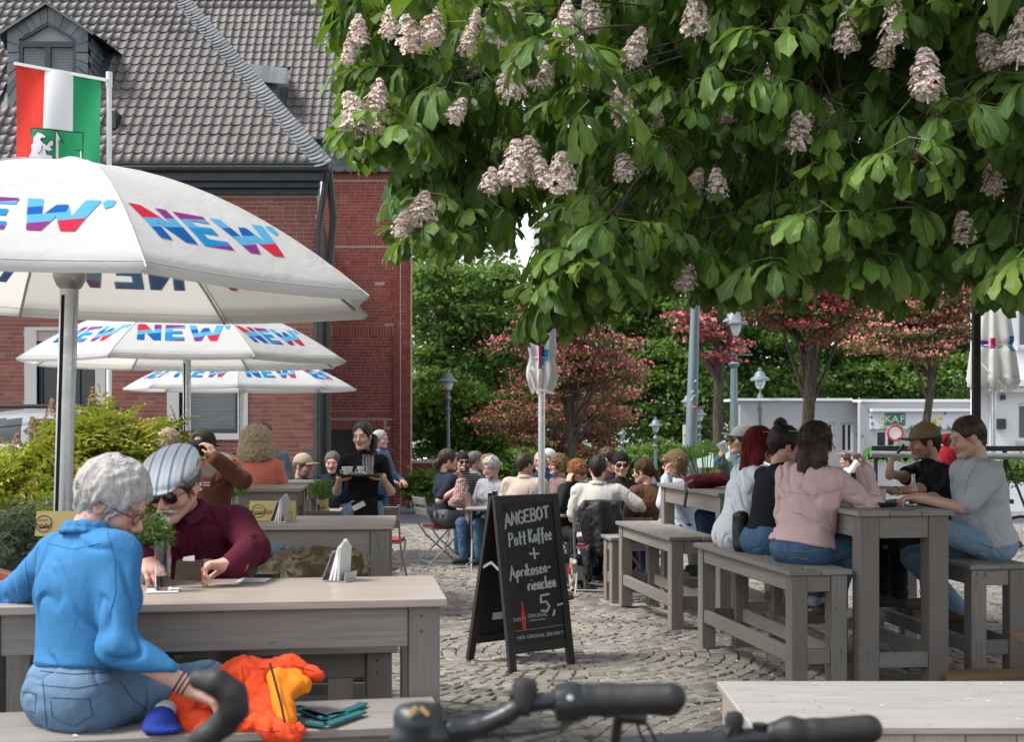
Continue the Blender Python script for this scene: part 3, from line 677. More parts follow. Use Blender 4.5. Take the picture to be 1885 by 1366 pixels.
tree('hawthorn_tree', 'crimson flowering hawthorn with a thick furrowed trunk', 'tree', (X(1483, 18.5), 18.5, gz(18.5)), sprays(1480, 540, 18.5, 125, 62, 30, 3), 8500, .055, M['leaf_haw'], None, .115, 14, 150, .11, 34, M['bloom_crimson'], 6500, .034, trunk_top=tuple(P(1492, 560, 18.5)), flat=.4)
tree('hawthorn_tree', 'salmon pink hawthorn with a leaning trunk before the grey pavilion', 'tree', (X(1688, 26), 26, gz(26)), sprays(1690, 575, 26, 115, 82, 36, 4), 9500, .075, M['leaf_haw'], None, .11, 14, 160, .15, 35, M['bloom_salmon'], 11500, .040, trunk_top=tuple(P(1722, 630, 26)), flat=.25)

# ------------------------------------------------------------------ street lamps
M['lamp_grey'] = plain('lamp_grey_paint', (.17,.23,.26), .45, .2, .12, 8, .03)
M['lamp_glass'] = plain('milky_glass', (.62,.64,.62), .15, 0, .04, 6, 0)
def lamp(px, ytop, D, hh, label, arms=False, rp=.05):
    """hh: height of the lantern head"""
    x = X(px, D); z1 = Z(ytop, D); root = thing('street_lamp', label, 'street lamp', (x, D, gz(D)), 'old style lanterns round the square'); k = hh; c = (x, D, z1-k)
    b = MB(); b.lathe(c, [(.02*k, .99*k), (.06*k, 1.0*k), (.085*k, .93*k), (.07*k, .86*k), (.20*k, .78*k), (.26*k, .62*k), (.42*k, .52*k), (.44*k, .45*k), (.40*k, .44*k), (.10*k, .50*k)], 14); b.build('lamp_hood', M['lamp_grey'], root, True)
    b = MB(); b.lathe(c, [(.05*k, .06*k), (.14*k, .10*k), (.22*k, .28*k), (.24*k, .47*k), (.05*k, .5*k)], 14); b.build('lamp_glass', M['lamp_glass'], root, True)
    b = MB(); zb = gz(D); b.lathe((x, D, 0), [(rp*2.2, zb), (rp*2.2, zb+.5), (rp*1.5, zb+.6), (rp*1.25, zb+1.0), (rp*.95, z1-k*1.9), (rp*1.5, z1-k*1.85), (rp*1.7, z1-k*1.78), (rp*.8, z1-k*1.7), (rp*.9, z1-k*1.42), (rp*1.9, z1-k*1.32), (rp*1.6, z1-k*1.22), (rp*.6, z1-k*1.1), (rp*.7, z1-k), (rp*1.1, z1-k*.94)], 12); b.build('lamp_post', M['lamp_grey'], root, True)
    if arms: b = MB(); b.tube([(x-k*.55, D, z1-k*1.5), (x+k*.55, D, z1-k*1.5)], .018, 6); b.lathe((x-k*.55, D, z1-k*1.5), [(.0, -.03), (.03, 0), (0, .03)], 8, (1, 0, 0)); b.lathe((x+k*.55, D, z1-k*1.5), [(0, -.03), (.03, 0), (0, .03)], 8, (1, 0, 0)); b.build('ladder_arm', M['lamp_grey'], root, True)
lamp(825, 681, 38, .64, 'grey lantern on a post in front of the round maple'); lamp(1351, 565, 31, .76, 'tallest nearest lantern with a ladder bar, beside the bare trunk', True, .085)
lamp(1399, 677, 46, .80, 'grey lantern standing above the flat grey pavilion'); lamp(1146, 788, 44, .40, 'smallest distant lantern, behind the man in the black beanie')
lamp(1207, 768, 44, .55, 'small distant lantern between the brown jacket woman and the steel pole'); lamp(1288, 748, 44, .55, 'small lantern just right of the thick steel pole'); lamp(1268, 722, 44, .62, 'lantern almost hidden behind the thick steel pole')
def steel_pole():
    D = 15.5; root = thing('steel_pole', 'thick grey steel pole with stickers, leaning slightly', 'pole', (X(1268, D), D, gz(D)))
    b = MB(); b.tube([P(1266, 1020, D), P(1271, 860, D), P(1279, 585, D), P(1290, 250, D)], [.085, .077, .055, .04], 16); b.build('pole_shaft', M['lamp_grey'], root, True)
    def patch(px, py, w, h, name, mat):
        c = P(px, py, D); V = []; n = 6
        for i in range(n+1):
            a = (i/n-.5)*w/.07; 
            for s in (-1, 1): V.append((c.x+math.sin(a)*.071, D-math.cos(a)*.072, c.z+s*h/2))
        mk(name, V, [(2*i, 2*i+2, 2*i+3, 2*i+1) for i in range(n)], mat, root)
    M['sticker_red'] = plain('red_sticker', (.5,.06,.04), .4, 0, .1, 5, 0); M['sticker_white'] = plain('white_sticker', (.6,.6,.6), .5, 0, .3, 60, 0)
    patch(1277, 749, .085, .05, 'sticker', M['sticker_red']); patch(1277, 749, .05, .012, 'sticker', M['sticker_white'])
    b = MB()
    for k, (dx, dy, s) in enumerate([(0, 0, 1), (3, 8, 1.3), (-1, 14, .9), (6, -20, .8)]):
        c = P(1273+dx, 722+dy, D); pts = [(c.x+math.cos(a)*.018*s, D-.078+abs(dx)*.001, c.z+math.sin(a*1.3)*.016*s) for a in np.linspace(0, 5.5, 12)]; b.tube(pts, .0035, 4)
    b.build('graffiti', M['sticker_white'], root)
    b = MB(); c = P(1264, 805, D+2); b.box(c.x-.05, c.x+.05, D+2, D+2.02, Z(822, D+2), Z(782, D+2)); r2 = b.build('no_stopping_sign', M['white']); tag(r2, 'small white road sign peeking out left of the steel pole', 'sign')
    b = MB(); b.tube([(c.x, D+2.03, gz(D+2)), (c.x, D+2.03, Z(782, D+2))], .02, 8); o = b.build('sign_post', M['metal'], None, True); o.parent = r2
    b = MB(); b.tube([(c.x+.028*math.cos(a), D+1.99, c.z+.03+.028*math.sin(a)) for a in np.linspace(0, 6.28, 16)], .006, 4); o = b.build('sign_ring', M['sticker_red']); o.parent = r2
steel_pole()

# ------------------------------------------------------------------ grey pavilion and white house on the right
M['sign_green'] = plain('sign_green', (.05,.21,.13), .6, 0, .1, 6, 0); M['sun_yellow'] = plain('flower_yellow', (.72,.50,.03), .6, 0, .1, 6, 0); M['grass_paint'] = plain('mural_green', (.12,.36,.06), .7, 0, .25, 30, 0)
M['mural_blue'] = plain('mural_blue', (.08,.30,.38), .7, 0, .15, 9, 0); M['red'] = plain('signal_red', (.55,.03,.03), .45, 0, .1, 9, .02); M['orange_b'] = plain('flower_orange', (.62,.26,.03), .6, 0, .1, 6, 0)
def text(s, size, name, mat, loc, rot, parent=None, extrude=.004, align='CENTER', shear=0, sx=1):
    c = bpy.data.curves.new(name, 'FONT'); c.body = s; c.size = size; c.extrude = extrude; c.align_x = align; c.align_y = 'CENTER'; c.shear = shear; c.resolution_u = 3
    o = bpy.data.objects.new(name, c); COL.objects.link(o); dg = bpy.context.evaluated_depsgraph_get(); me = bpy.data.meshes.new_from_object(o.evaluated_get(dg)); bpy.data.objects.remove(o)
    if sx != 1:
        co = np.zeros(len(me.vertices)*3); me.vertices.foreach_get('co', co); co = co.reshape(-1, 3); co[:, 0] *= sx; me.vertices.foreach_set('co', co.ravel())
    me.materials.clear(); me.materials.append(mat); o = bpy.data.objects.new(name, me); COL.objects.link(o); o.rotation_euler = rot
    if parent is not None: o.parent = parent; o.location = Vector(loc)-worldloc(parent)
    else: o.location = loc
    return o
def pavilion():
    D = 46; root = thing('grey_pavilion', 'flat roofed pale grey pavilion with a flower mural and green letter sign', 'building', (X(1560, D), D, gz(D)))
    x0, xc, x1 = X(1362, D), X(1583, D), X(1800, D-1.5); zt = Z(738, D); zb = gz(D)-.1
    wn = [(X(1500, D), X(1536, D), Z(823, D), Z(778, D)), (X(1548, D), X(1571, D), Z(833, D), Z(778, D))]
    wall_slab(root, 'wall', x0, xc, D, zb, zt, wn, .3, M['render_grey'])
    D2 = D-1.2; xa = X(1583, D2); w2 = [(X(1612, D2), X(1655, D2), Z(825, D2), Z(792, D2)), (X(1708, D2), X(1790, D2), Z(825, D2), Z(794, D2))]
    wall_slab(root, 'side_wing_wall', xa, X(1800, D2), D2, zb, Z(740, D2), w2, .3, M['render_grey'])
    for w in wn: window(root, *w[:2], D, *w[2:], 2, 0, False, mat=M['white'])
    for w in w2: window(root, *w[:2], D2, *w[2:], 3 if w is w2[1] else 2, 0, False, mat=M['white'])
    b = MB(); b.box(x0-.1, xa+.02, D-.15, D+4, zt, zt+.09); b.box(xa+.021, X(1800, D2)+.1, D2-.12, D+4, Z(740, D2), Z(740, D2)+.09); b.build('roof_edge', M['white'], root, fix=False)
    b = MB(); b.box(X(1600, D2), X(1792, D2), D2-.35, D2-.002, Z(758, D2), Z(752, D2)); b.build('sign_hood', M['white'], root, fix=False)
    b = MB(); b.box(X(1601, D2), X(1790, D2), D2-.06, D2-.003, Z(790, D2), Z(759, D2)); b.build('mural_board', M['render_white'], root, fix=False)
    b = MB()
    for (lx, ch) in ((1632, 'K'), (1645, 'A'), (1658, 'F')):
        bb = MB(); c = P(lx+1.5, 772, D2); w = 6.0*D2/F; bb.box(c.x-w, c.x+w, D2-.085, D2-.061, c.z-.21, c.z+.21); bb.build('letter_tile', M['sign_green'], root, fix=False)
        text(ch, .36, 'letter', M['white'], (c.x, D2-.09, c.z), (R(90), 0, 0), root, .006)
    def flower(px, py, r, cm, D_):
        c = P(px, py, D_); V = [(c.x, D_-.075, c.z)]; n = 24
        for i in range(n): a = 2*math.pi*i/n; q = r*(1 if i % 2 else .68); V.append((c.x+q*math.cos(a), D_-.075, c.z+q*math.sin(a)*1.15))
        mk('mural_flower', V, [(0, i+1, (i+1) % n+1) for i in range(n)], M['white'] if cm else M['sun_yellow'], root)
        mk('flower_centre', [(c.x+r*.4*math.cos(a), D_-.08, c.z+r*.4*math.sin(a)) for a in np.linspace(0, 6, 10)], [tuple(range(10))], M['sun_yellow'] if cm else M['orange_b'], root)
    flower(1623, 772, .13, 1, D2); flower(1718, 779, .13, 0, D2); flower(1730, 771, .17, 1, D2)
    g = np.random.default_rng(3); b = MB()
    for i in range(70):
        px = 1605+g.random()*182; c = P(px, 789, D2); h = .06+.14*g.random(); l = (g.random()-.5)*.12; b.add([(c.x-.02, D2-.07, c.z-.03), (c.x+.02, D2-.07, c.z-.03), (c.x+l, D2-.07, c.z+h)], [(0, 1, 2)])
    for k in range(9):
        px = 1600+k*9; c = P(px, 835+6*math.sin(k), D2); b.add([(c.x+.22*math.cos(a), D2-.02, c.z+.22*math.sin(a)) for a in np.linspace(0, 5.8, 9)], [tuple(range(9))])
    b.build('mural_grass', M['grass_paint'], root, fix=False)
    b = MB()
    for (px, py) in ((1577, 785), (1581, 793), (1577, 800), (1588, 803), (1604, 768), (1606, 780), (1740, 761)):
        d_ = D if px < 1583 else D2; c = P(px, py, d_-.07); b.add([(c.x+.055*math.cos(a), d_-.07, c.z+.06*math.sin(a)) for a in np.linspace(0, 5.8, 9)], [tuple(range(9))])
    b.build('mural_dots', M['mural_blue'], root, fix=False)
    # round no-entry-for-vehicles sign in front
    D3 = 40; c = P(1648, 797, D3); s = MB(); s.lathe(c, [(.26, 0), (.26, .02)], 24, (0, 1, 0)); o = s.build('road_sign', M['white']); tag(o, 'round white road sign with a red rim, behind the khaki cap', 'sign')
    s = MB(); s.tube([(c.x+.23*math.cos(a), D3-.01, c.z+.23*math.sin(a)) for a in np.linspace(0, 2*math.pi, 25)], .035, 6); r = s.build('sign_ring', M['red'], None, True); r.parent = o
    s = MB(); s.tube([(c.x, D3+.05, gz(D3)), (c.x, D3+.05, c.z+.2)], .03, 8); r = s.build('sign_post', M['metal'], None, True); r.parent = o
pavilion()
def white_house():
    D = 31; root = thing('white_house', 'white rendered house with ledges at the right edge', 'building', (X(1900, D), D, gz(D)))
    x0, x1 = X(1796, D), X(1990, D); zb = gz(D)-.1
    wn = [(X(1873, D), X(1930, D), Z(812, D), Z(742, D)), (X(1874, D), X(1930, D), Z(640, D), Z(545, D)), (X(1803, D), X(1823, D), zb, Z(728, D))]
    wall_slab(root, 'wall', x0, x1, D, zb, Z(430, D), wn, .35, M['render_white'])
    for w in wn[:2]: window(root, *w[:2], D, *w[2:], 2, 0, True, mat=M['white'])
    b = MB(); b.box(wn[2][0], wn[2][1], D+.12, D+.16, zb, wn[2][3]); d_ = b.build('door', M['white'], root, fix=False)
    b = MB(); b.box(x0-.2, x1, D-.5, D-.002, Z(712, D), Z(700, D)); b.box(x0-.1, x1, D-.35, D-.003, Z(722, D), Z(713, D)); b.build('canopy_ledge', M['white'], root, fix=False)
    b = MB(); b.box(X(1870, D), X(1935, D), D-.12, D-.004, Z(645, D), Z(640.5, D)); b.build('window_sill', M['jamb'], root, fix=False)
    b = MB(); b.box(X(1870, D), X(1935, D), D-.12, D-.004, Z(819, D), Z(812.5, D)); b.build('window_sill', M['jamb'], root, fix=False)
    b = MB(); b.box(X(1833, D), X(1848, D), D-.14, D-.005, Z(790, D), Z(771, D)); b.build('mailbox', M['gutter'], root, fix=False)
    b = MB(); b.box(X(1841, D), X(1848, D), D-.12, D-.006, Z(736, D), Z(727, D)); b.build('wall_lamp', M['gutter'], root, fix=False)
white_house()
# low brick wall and parked cars glimpsed between wing and crowd
b = MB(); b.box(X(757, 36), X(905, 36), 36, 36.3, gz(36)-.1, Z(853, 36)); o = b.build('low_wall', M['brick_b']); tag(o, 'low dark red brick wall with a grey coping beside the brick wing', 'wall')
b = MB(); b.box(X(755, 36), X(906, 36), 35.95, 36.35, Z(853, 36)+.002, Z(848, 36)); o2 = b.build('coping', M['jamb']); o2.parent = o
# ------------------------------------------------------------------ parasols
t = NT('parasol_cloth'); v = t.coord(); n = t.noise(v, 3.5, 6, .6, .6); t.bump(n, .45, .03); t.set(t.mix(t.ramp(t.noise(v, 1.6, 6, .7), [(.35, (0,)*3), (.75, (1,)*3)]), (.78,.79,.81), (.66,.66,.65)), .85, 0, .2)
tr = t.n('BsdfTranslucent'); tr.inputs[0].default_value = (.8, .78, .72, 1); mx = t.n('MixShader'); mx.inputs[0].default_value = .42
t.l(t.b.outputs[0], mx.inputs[1]); t.l(tr.outputs[0], mx.inputs[2]); t.l(mx.outputs[0], t.out.inputs[0]); M['cloth_w'] = t.m
def ink(name, c): t = NT(name); t.set(c, .7, 0, .2); return t.m
def inkt(name, c, k=.6):
    t = NT(name); t.set(c, .8, 0, .1); tr = t.n('BsdfTranslucent'); tr.inputs[0].default_value = (*c, 1); mx = t.n('MixShader'); mx.inputs[0].default_value = k
    t.l(t.b.outputs[0], mx.inputs[1]); t.l(tr.outputs[0], mx.inputs[2]); t.l(mx.outputs[0], t.out.inputs[0]); return t.m
INK = [inkt('print_blue', (.01,.13,.46), .35), inkt('print_sky', (.12,.45,.72), .35), inkt('print_red', (.66,.03,.07), .35), inkt('print_purple', (.30,.04,.25), .35), inkt('print_azure', (.02,.30,.64), .35)]
INKP = [inkt('print_blue_through', (.36,.50,.68)), inkt('print_sky_through', (.52,.68,.80)), inkt('print_red_through', (.80,.42,.42)), inkt('print_purple_through', (.60,.42,.56)), inkt('print_azure_through', (.40,.58,.74))]
GL = {'N': [(0,0),(.27,0),(.27,.50),(.60,0),(.88,0),(.88,1),(.62,1),(.62,.48),(.28,1),(0,1)],
      'E': [(0,0),(.74,0),(.74,.22),(.27,.22),(.27,.40),(.66,.40),(.66,.60),(.27,.60),(.27,.78),(.74,.78),(.74,1),(0,1)],
      'W': [(.24,0),(.50,0),(.66,.42),(.84,0),(1.10,0),(1.34,1),(1.06,1),(.93,.42),(.78,.82),(.58,.82),(.40,.42),(.28,1),(0,1)],
      "'": [(0,.70),(.12,.80),(.14,1.02),(-.02,1.02),(-.08,.92)]}
def logo2d():
    """letters as flat faces cut into colour bands; returns verts (u,v), faces, ink index; width about 3.4, height 1"""
    bm = bmesh.new(); x = 0
    for ch, adv in (('N', 1.04), ('E', .90), ('W', 1.46), ("'", .2)):
        vs = [bm.verts.new((x+a, b, 0)) for a, b in GL[ch]]; bm.faces.new(vs).normal_update(); x += adv
    bmesh.ops.triangulate(bm, faces=bm.faces[:])
    for k in range(-3, 6): bmesh.ops.bisect_plane(bm, geom=bm.verts[:]+bm.edges[:]+bm.faces[:], plane_co=(0, .02+k*.26, 0), plane_no=Vector((-.20, 1, 0)))
    for k in range(1, 15): bmesh.ops.bisect_plane(bm, geom=bm.verts[:]+bm.edges[:]+bm.faces[:], plane_co=(k*.25, 0, 0), plane_no=(1, 0, 0))
    for k in range(1, 5): bmesh.ops.bisect_plane(bm, geom=bm.verts[:]+bm.edges[:]+bm.faces[:], plane_co=(0, k*.2, 0), plane_no=(0, 1, 0))
    bm.verts.ensure_lookup_table(); bm.verts.index_update(); V = [(v.co.x, v.co.y) for v in bm.verts]; Fc = []; C = []
    for f in bm.faces:
        c = f.calc_center_median(); Fc.append([v.index for v in f.verts]); b = int(math.floor((c.y-.02-.20*c.x)/.26))
        if c.x < .95: k = 0 if b < 1 else 1 if b < 2 else 0 if c.x > .9 else (3 if c.x > .5 else 2) if b >= 2 else 1
        elif c.x < 1.9: k = {-2: 3, -1: 4, 0: 4, 1: 1, 2: 3, 3: 3}.get(b, 4)
        elif c.x < 3.35: k = {-3: 2, -2: 2 if c.x > 2.7 else 3, -1: 1, 0: 0 if c.x < 2.75 else 1, 1: 1, 2: 1}.get(b, 1)
        else: k = 1
        C.append(k)
    bm.free(); return V, Fc, C
LOGO = logo2d()
def parasol(label, x, y, hr, Rr, h, yaw, tilt=(0, 0), pole_r=.036, zb=None):
    zb = gz(y) if zb is None else zb; root = thing('parasol', label, 'parasol', (0, 0, 0), 'open white parasols on the left'); K = 8; am = math.pi*2/K
    def rib(r): return Vector((Rr*r, 0, hr+h*(1-r**1.85)))
    def surf(s, r, off=0):
        a = rib(r); b = Matrix.Rotation(am, 3, 'Z') @ a; p = a.lerp(b, s); c = math.sin(math.pi*s); p.z -= .010*c*r*r; rr = 1-.035*c*r**3; p.x *= rr; p.y *= rr
        if off:
            n = Vector((math.cos(am/2), math.sin(am/2), .6+1.2*(1-r))).normalized(); p = p+n*off
        return p
    nS, nR = 12, 14; V = []; Fc = []
    for j in range(nR+1):
        for i in range(nS+1): V.append(surf(i/nS, .04+.96*j/nR))
    w = nS+1
    for j in range(nR):
        for i in range(nS): Fc.append((j*w+i, j*w+i+1, (j+1)*w+i+1, (j+1)*w+i))
    b0 = len(V)                                    # hem, turned under
    for i in range(nS+1): p = surf(i/nS, 1.0); V.append(p+Vector((-.02*math.cos(am/2), -.02*math.sin(am/2), -.018)))
    for i in range(nS): Fc.append((nR*w+i, nR*w+i+1, b0+i+1, b0+i))
    pm = bpy.data.meshes.new('canopy_panel'); pm.from_pydata([tuple(v) for v in V], [], Fc); pm.materials.append(M['cloth_w']); pm.polygons.foreach_set('use_smooth', np.ones(len(Fc), bool))
    def logomesh(off, inks, nm):
        lv, lf, lc = LOGO; out = []; Wd = .74*Rr/1.5; sc = Wd/3.5
        for (u, v) in lv:
            vv = v-.5; r = .775-vv*sc*1.25/(Rr*1.08); wr = 2*Rr*math.sin(am/2)*r; s = .5+(u-1.74)*sc/wr; out.append(surf(s, r, off))
        me = bpy.data.meshes.new(nm); me.from_pydata([tuple(v) for v in out], [], lf)
        for m in inks: me.materials.append(m)
        me.polygons.foreach_set('material_index', np.array(lc, dtype=np.int32)); return me
    # letters read left to right from outside, so mirror s
    def flip(me):
        return me
    lm, lp = logomesh(.004, INK, 'printed_logo'), logomesh(-.004, INKP, 'logo_showing_through')
    for me in (lm, lp):
        pass
    for k in range(K):
        a = yaw+k*am; o = inst('canopy_panel', pm, root, (0, 0, 0), (0, 0, a)); inst('printed_logo', lm, o); inst('logo_showing_through', lp, o)
        b = MB(); pts = [rib(r)-Vector((.006, 0, .022)) for r in (.06, .3, .5, .7, .85, .995)]; b.tube(pts, .009, 5)
        q0 = Vector((.05, 0, hr+.10)); q1 = rib(.52)-Vector((0, 0, .03)); b.tube([q0, q1], .008, 5)
        ro = b.build('rib', M['metal'], root, True, local=True); ro.rotation_euler = (0, 0, a)
        b = MB(); b.tube([rib(r)+Vector((.001, 0, .001)) for r in np.linspace(.06, .998, 12)], .0035, 5); sq = b.build('seam', M['jamb'], o, True, local=True)
        b = MB(); b.tube([surf(i/10, .975, .002) for i in range(11)], .0022, 4); b.build('hem_stitch', M['jamb'], o, True, local=True)
    b = MB(); b.lathe((0, 0, 0), [(.26, hr+h-.10), (.20, hr+h-.045), (.10, hr+h+.0), (.03, hr+h+.03), (.0, hr+h+.035)], 16); b.build('vent_cap', M['cloth_w'], root, True, local=True)
    b = MB(); b.lathe((0, 0, 0), [(.03, hr+.02), (.055, hr+.04), (.075, hr+.08), (.075, hr+.13), (.04, hr+.15)], 12); b.build('runner_hub', M['metal'], root, True, local=True)
    b = MB(); b.tube([(0, 0, zb+.05), (0, 0, hr+h+.02)], pole_r, 20); b.build('pole', M['metal'], root, True, local=True)
    b = MB(); b.box(-pole_r*.18-pole_r*.35, pole_r*.18-pole_r*.35, -pole_r-.001, -pole_r+.006, zb+.1, hr); b.build('groove_shade', M['dark'], root, local=True)  # dark strip on the round pole stands for shade in its groove
    b = MB(); b.lathe((0, 0, zb), [(.34, 0), (.34, .06), (.06, .09), (.05, .3)], 20); b.build('base', M['gutter'], root, True, local=True)
    root.location = (x, y, 0); root.rotation_euler = (tilt[0], tilt[1], 0); return root
parasol('nearest white open parasol with big NEW lettering, at the upper left', X(96, 5.94)+.012, 5.94, 2.21, 1.47, .60, R(-61), (0, R(1.7)), .041)
parasol('second white open parasol, its pole rising behind the striped flat cap', X(344, 11.6), 11.6, 2.14, 1.47, .56, R(-100), (0, 0), .036)
parasol('farthest white open parasol, lowest of the three, above the blonde curls', X(444, 16.7), 16.7, 2.02, 1.47, .5, R(-80), (0, 0), .034)
def closed_parasol(label, x, y, z0, z1, r, col_z, pole_r=.035, seed=1, lines=8):
    root = thing('closed_parasol', label, 'parasol', (x, y, gz(y)), 'closed white parasols'); g = np.random.default_rng(seed); n = 72; rows = 44; V = []; Fc = []; mi = []
    ph = g.random(6)*6
    for j in range(rows+1):
        f = j/rows; z = z1+(z0-z1)*f
        base = r*(.48+.52*f**.7); tie = 1-.13*math.exp(-((f-col_z)/.035)**2); flare = 1 if f < .93 else 1-.28*((f-.93)/.07)**1.3
        for i in range(n):
            a = 2*math.pi*i/n; k = 1+.17*math.cos(lines*a+ph[0])*(.5+f)+.07*math.sin(3*a+ph[1]+f*2)+.05*math.sin(13*a+ph[2]); rr = base*tie*flare*k
            V.append((x+rr*math.cos(a), y+rr*math.sin(a), z+(.05*math.cos(lines*a) if f > .9 else 0)))
    pat = g.integers(0, 9, size=(n//3+1))
    for j in range(rows):
        f = (j+.5)/rows
        for i in range(n):
            Fc.append((j*n+i, j*n+(i+1) % n, (j+1)*n+(i+1) % n, (j+1)*n+i)); c = pat[i//3]
            on = abs(f-(col_z-.01)) < .075-.02*(c % 3) and c < 6
            mi.append(0 if not on else [1, 2, 3, 4, 5, 2][(c+(j//3)) % 6])
    mk('folded_canopy', V, Fc, [M['cloth_w']]+INK, root, True, mi)
    b = MB(); zt = z1+(z0-z1)*col_z; b.tube([(x+r*.76*math.cos(a), y+r*.76*math.sin(a), zt) for a in np.linspace(0, 6.28, 20)], .008, 5)
    b.tube([(x-r*.8, y-.05, zt), (x-r*.9, y-.08, zt-.14), (x-r*.5, y-r, zt-.30), (x+r*.2, y-r*1.1, z0-.02), (x+r*.9, y-r, z0-.05)], .009, 5); b.build('tie_strap', M['cloth_w'], root, True)
    b = MB(); b.tube([(x, y, gz(y)), (x, y, z1+.02)], pole_r, 14); b.build('pole', M['metal'], root, True)
    b = MB(); b.lathe((x, y, gz(y)), [(.3, 0), (.3, .05), (.05, .08)], 16); b.build('base', M['gutter'], root, True)
closed_parasol('closed white parasol tied with a strap, in the middle behind the black board', X(997, 12.4), 12.4, Z(716, 12.4), Z(400, 12.4), .125, .82, .033, 2)
closed_parasol('closed white parasol standing in front of the white house at the right', X(1829, 14), 14, Z(716, 14), Z(540, 14), .235, .55, .026, 5, 9)

# ------------------------------------------------------------------ flag
def flag():
    D = 15.0; root = thing('flagpole', 'white flagpole with a red, white and green flag bearing a horse emblem', 'flagpole', (X(201, D), D, gz(D)))
    b = MB(); b.tube([(X(201, D), D, gz(D)), (X(201, D), D, Z(160, D))], .03, 12); b.tube([(X(201, D), D, Z(160, D)), (X(201, D), D, Z(132, D))], .036, 12); b.build('pole', M['white'], root, True)
    A = P(26, 116, D-.05); B = P(197, 147, D-.05); b = MB(); b.beam(A, B, .03, .035); b.build('flag_arm', M['white'], root)
    W_, H_ = 24, 60; mats = [ink('flag_red', (.72,.045,.03)), ink('flag_white', (.80,.80,.82)), ink('flag_green', (.02,.30,.12)), ink('flag_line', (.02,.02,.02))]
    z_bot = Z(520, D)
    def fs(u, v, off=0):      # u across 0..1, v down 0..1
        top = P(31+158*u, 120+27*u, D); x = top.x+(-.01*v*(1-u)); wob = .03*math.sin(u*9+v*5)+.02*math.sin(u*17-v*9)*v
        z = top.z+(z_bot-top.z)*v; return (x+.01*math.sin(v*7+u*3), D-.05+wob-off, z)
    V = [fs(i/W_, j/H_) for j in range(H_+1) for i in range(W_+1)]; Fc = []; mi = []
    for j in range(H_):
        for i in range(W_): Fc.append((j*(W_+1)+i, j*(W_+1)+i+1, (j+1)*(W_+1)+i+1, (j+1)*(W_+1)+i)); mi.append(i*3//W_)
    cl = mk('flag_cloth', V, Fc, mats[:3], root, True, mi)
    # emblem: green field, white horse and river, drawn at v 0.29..0.62
    def pat(poly, m, off, name):
        bm = bmesh.new(); vs = [bm.verts.new((a, b_, 0)) for a, b_ in poly]; bm.faces.new(vs).normal_update(); bmesh.ops.triangulate(bm, faces=bm.faces[:])
        for k in range(1, 16): bmesh.ops.bisect_plane(bm, geom=bm.verts[:]+bm.edges[:]+bm.faces[:], plane_co=(k/16, 0, 0), plane_no=(1, 0, 0))
        Vv = [fs(v.co.x, v.co.y, off) for v in bm.verts]; bm.verts.index_update(); Ff = [[v.index for v in f.verts] for f in bm.faces]; bm.free(); mk(name, Vv, Ff, m, cl, True)
    q = lambda x, y: ((x-31)/158, (y-(120+27*(x-31)/158))/(520-134)*1.0)
    pat([q(59, 234), q(157, 246), q(156, 400), q(58, 396)], mats[3], .004, 'emblem_border'); pat([q(60.5, 236), q(155.5, 248), q(154.5, 398), q(59.5, 394)], mats[2], .006, 'emblem_field')
    pat([q(107, 241), q(112, 248), q(118, 262), q(128, 272), q(138, 279), q(154, 279), q(154, 300), q(150, 398), q(106, 396), (q(106, 300))], mats[1], .009, 'river_emblem')
    horse = [(66,250),(70,244),(74,242),(77,244),(83,246),(88,249),(91,252),(88,256),(82,254),(80,258),(86,264),(92,268),(96,262),(102,259),(105,264),(103,272),(100,268),(98,272),(102,278),(96,279),(90,276),(92,284),(104,288),(98,296),(88,290),(80,300),(86,330),(78,332),(70,306),(64,330),(60,326),(63,296),(60,285),(64,276),(62,266),(66,262)]
    pat([q(*p) for p in horse], mats[1], .010, 'horse_emblem')
    b = MB(); 
    for ln in ([(66,250),(70,244),(74,242),(83,246),(91,252),(88,256),(82,254),(80,258),(86,264),(92,268),(96,262),(102,259),(105,264),(103,272)], [(107,241),(107,300)], [(107,241),(112,248),(118,262),(128,272),(138,279),(154,280)], [(90,276),(92,284),(104,288)], [(84,268),(82,278),(76,282)]):
        b.tube([fs(*q(*p), .012) for p in ln], .004, 4)
    o = b.build('emblem_outline', mats[3], cl)
flag()

# ------------------------------------------------------------------ bar tables and benches
M['wood_grey'] = wood('weathered_boards', (.20,.175,.155), (.275,.25,.225), (.34,.31,.285), .7)
M['wood_top'] = wood('table_boards', (.36,.30,.26), (.44,.375,.33), (.50,.435,.39), .32)
M['wood_old'] = wood('bench_boards', (.21,.19,.175), (.30,.28,.26), (.37,.345,.32), .75)
M['wood_raw'] = wood('raw_planks', (.26,.15,.075), (.36,.22,.12), (.43,.29,.17), .75)
M['wood_orange'] = wood('orange_stained_wood', (.30,.10,.04), (.42,.15,.07), (.50,.20,.10), .6)
def board(root, name, x0, x1, y0, y1, z0, z1, mat):
    b = MB(); c = min(.004, (x1-x0)/4, (y1-y0)/4, (z1-z0)/4)
    bm = bmesh.new(); b.box(x0, x1, y0, y1, z0, z1); vs = [bm.verts.new(v) for v in b.V]
    for f in b.F: bm.faces.new([vs[i] for i in f])
    bmesh.ops.bevel(bm, geom=bm.edges[:], offset=c, segments=1, affect='EDGES'); me = bpy.data.meshes.new(name); bm.to_mesh(me); bm.free(); me.materials.append(mat)
    o = bpy.data.objects.new(name, me); COL.objects.link(o); o.parent = root; box_uv(o); return o
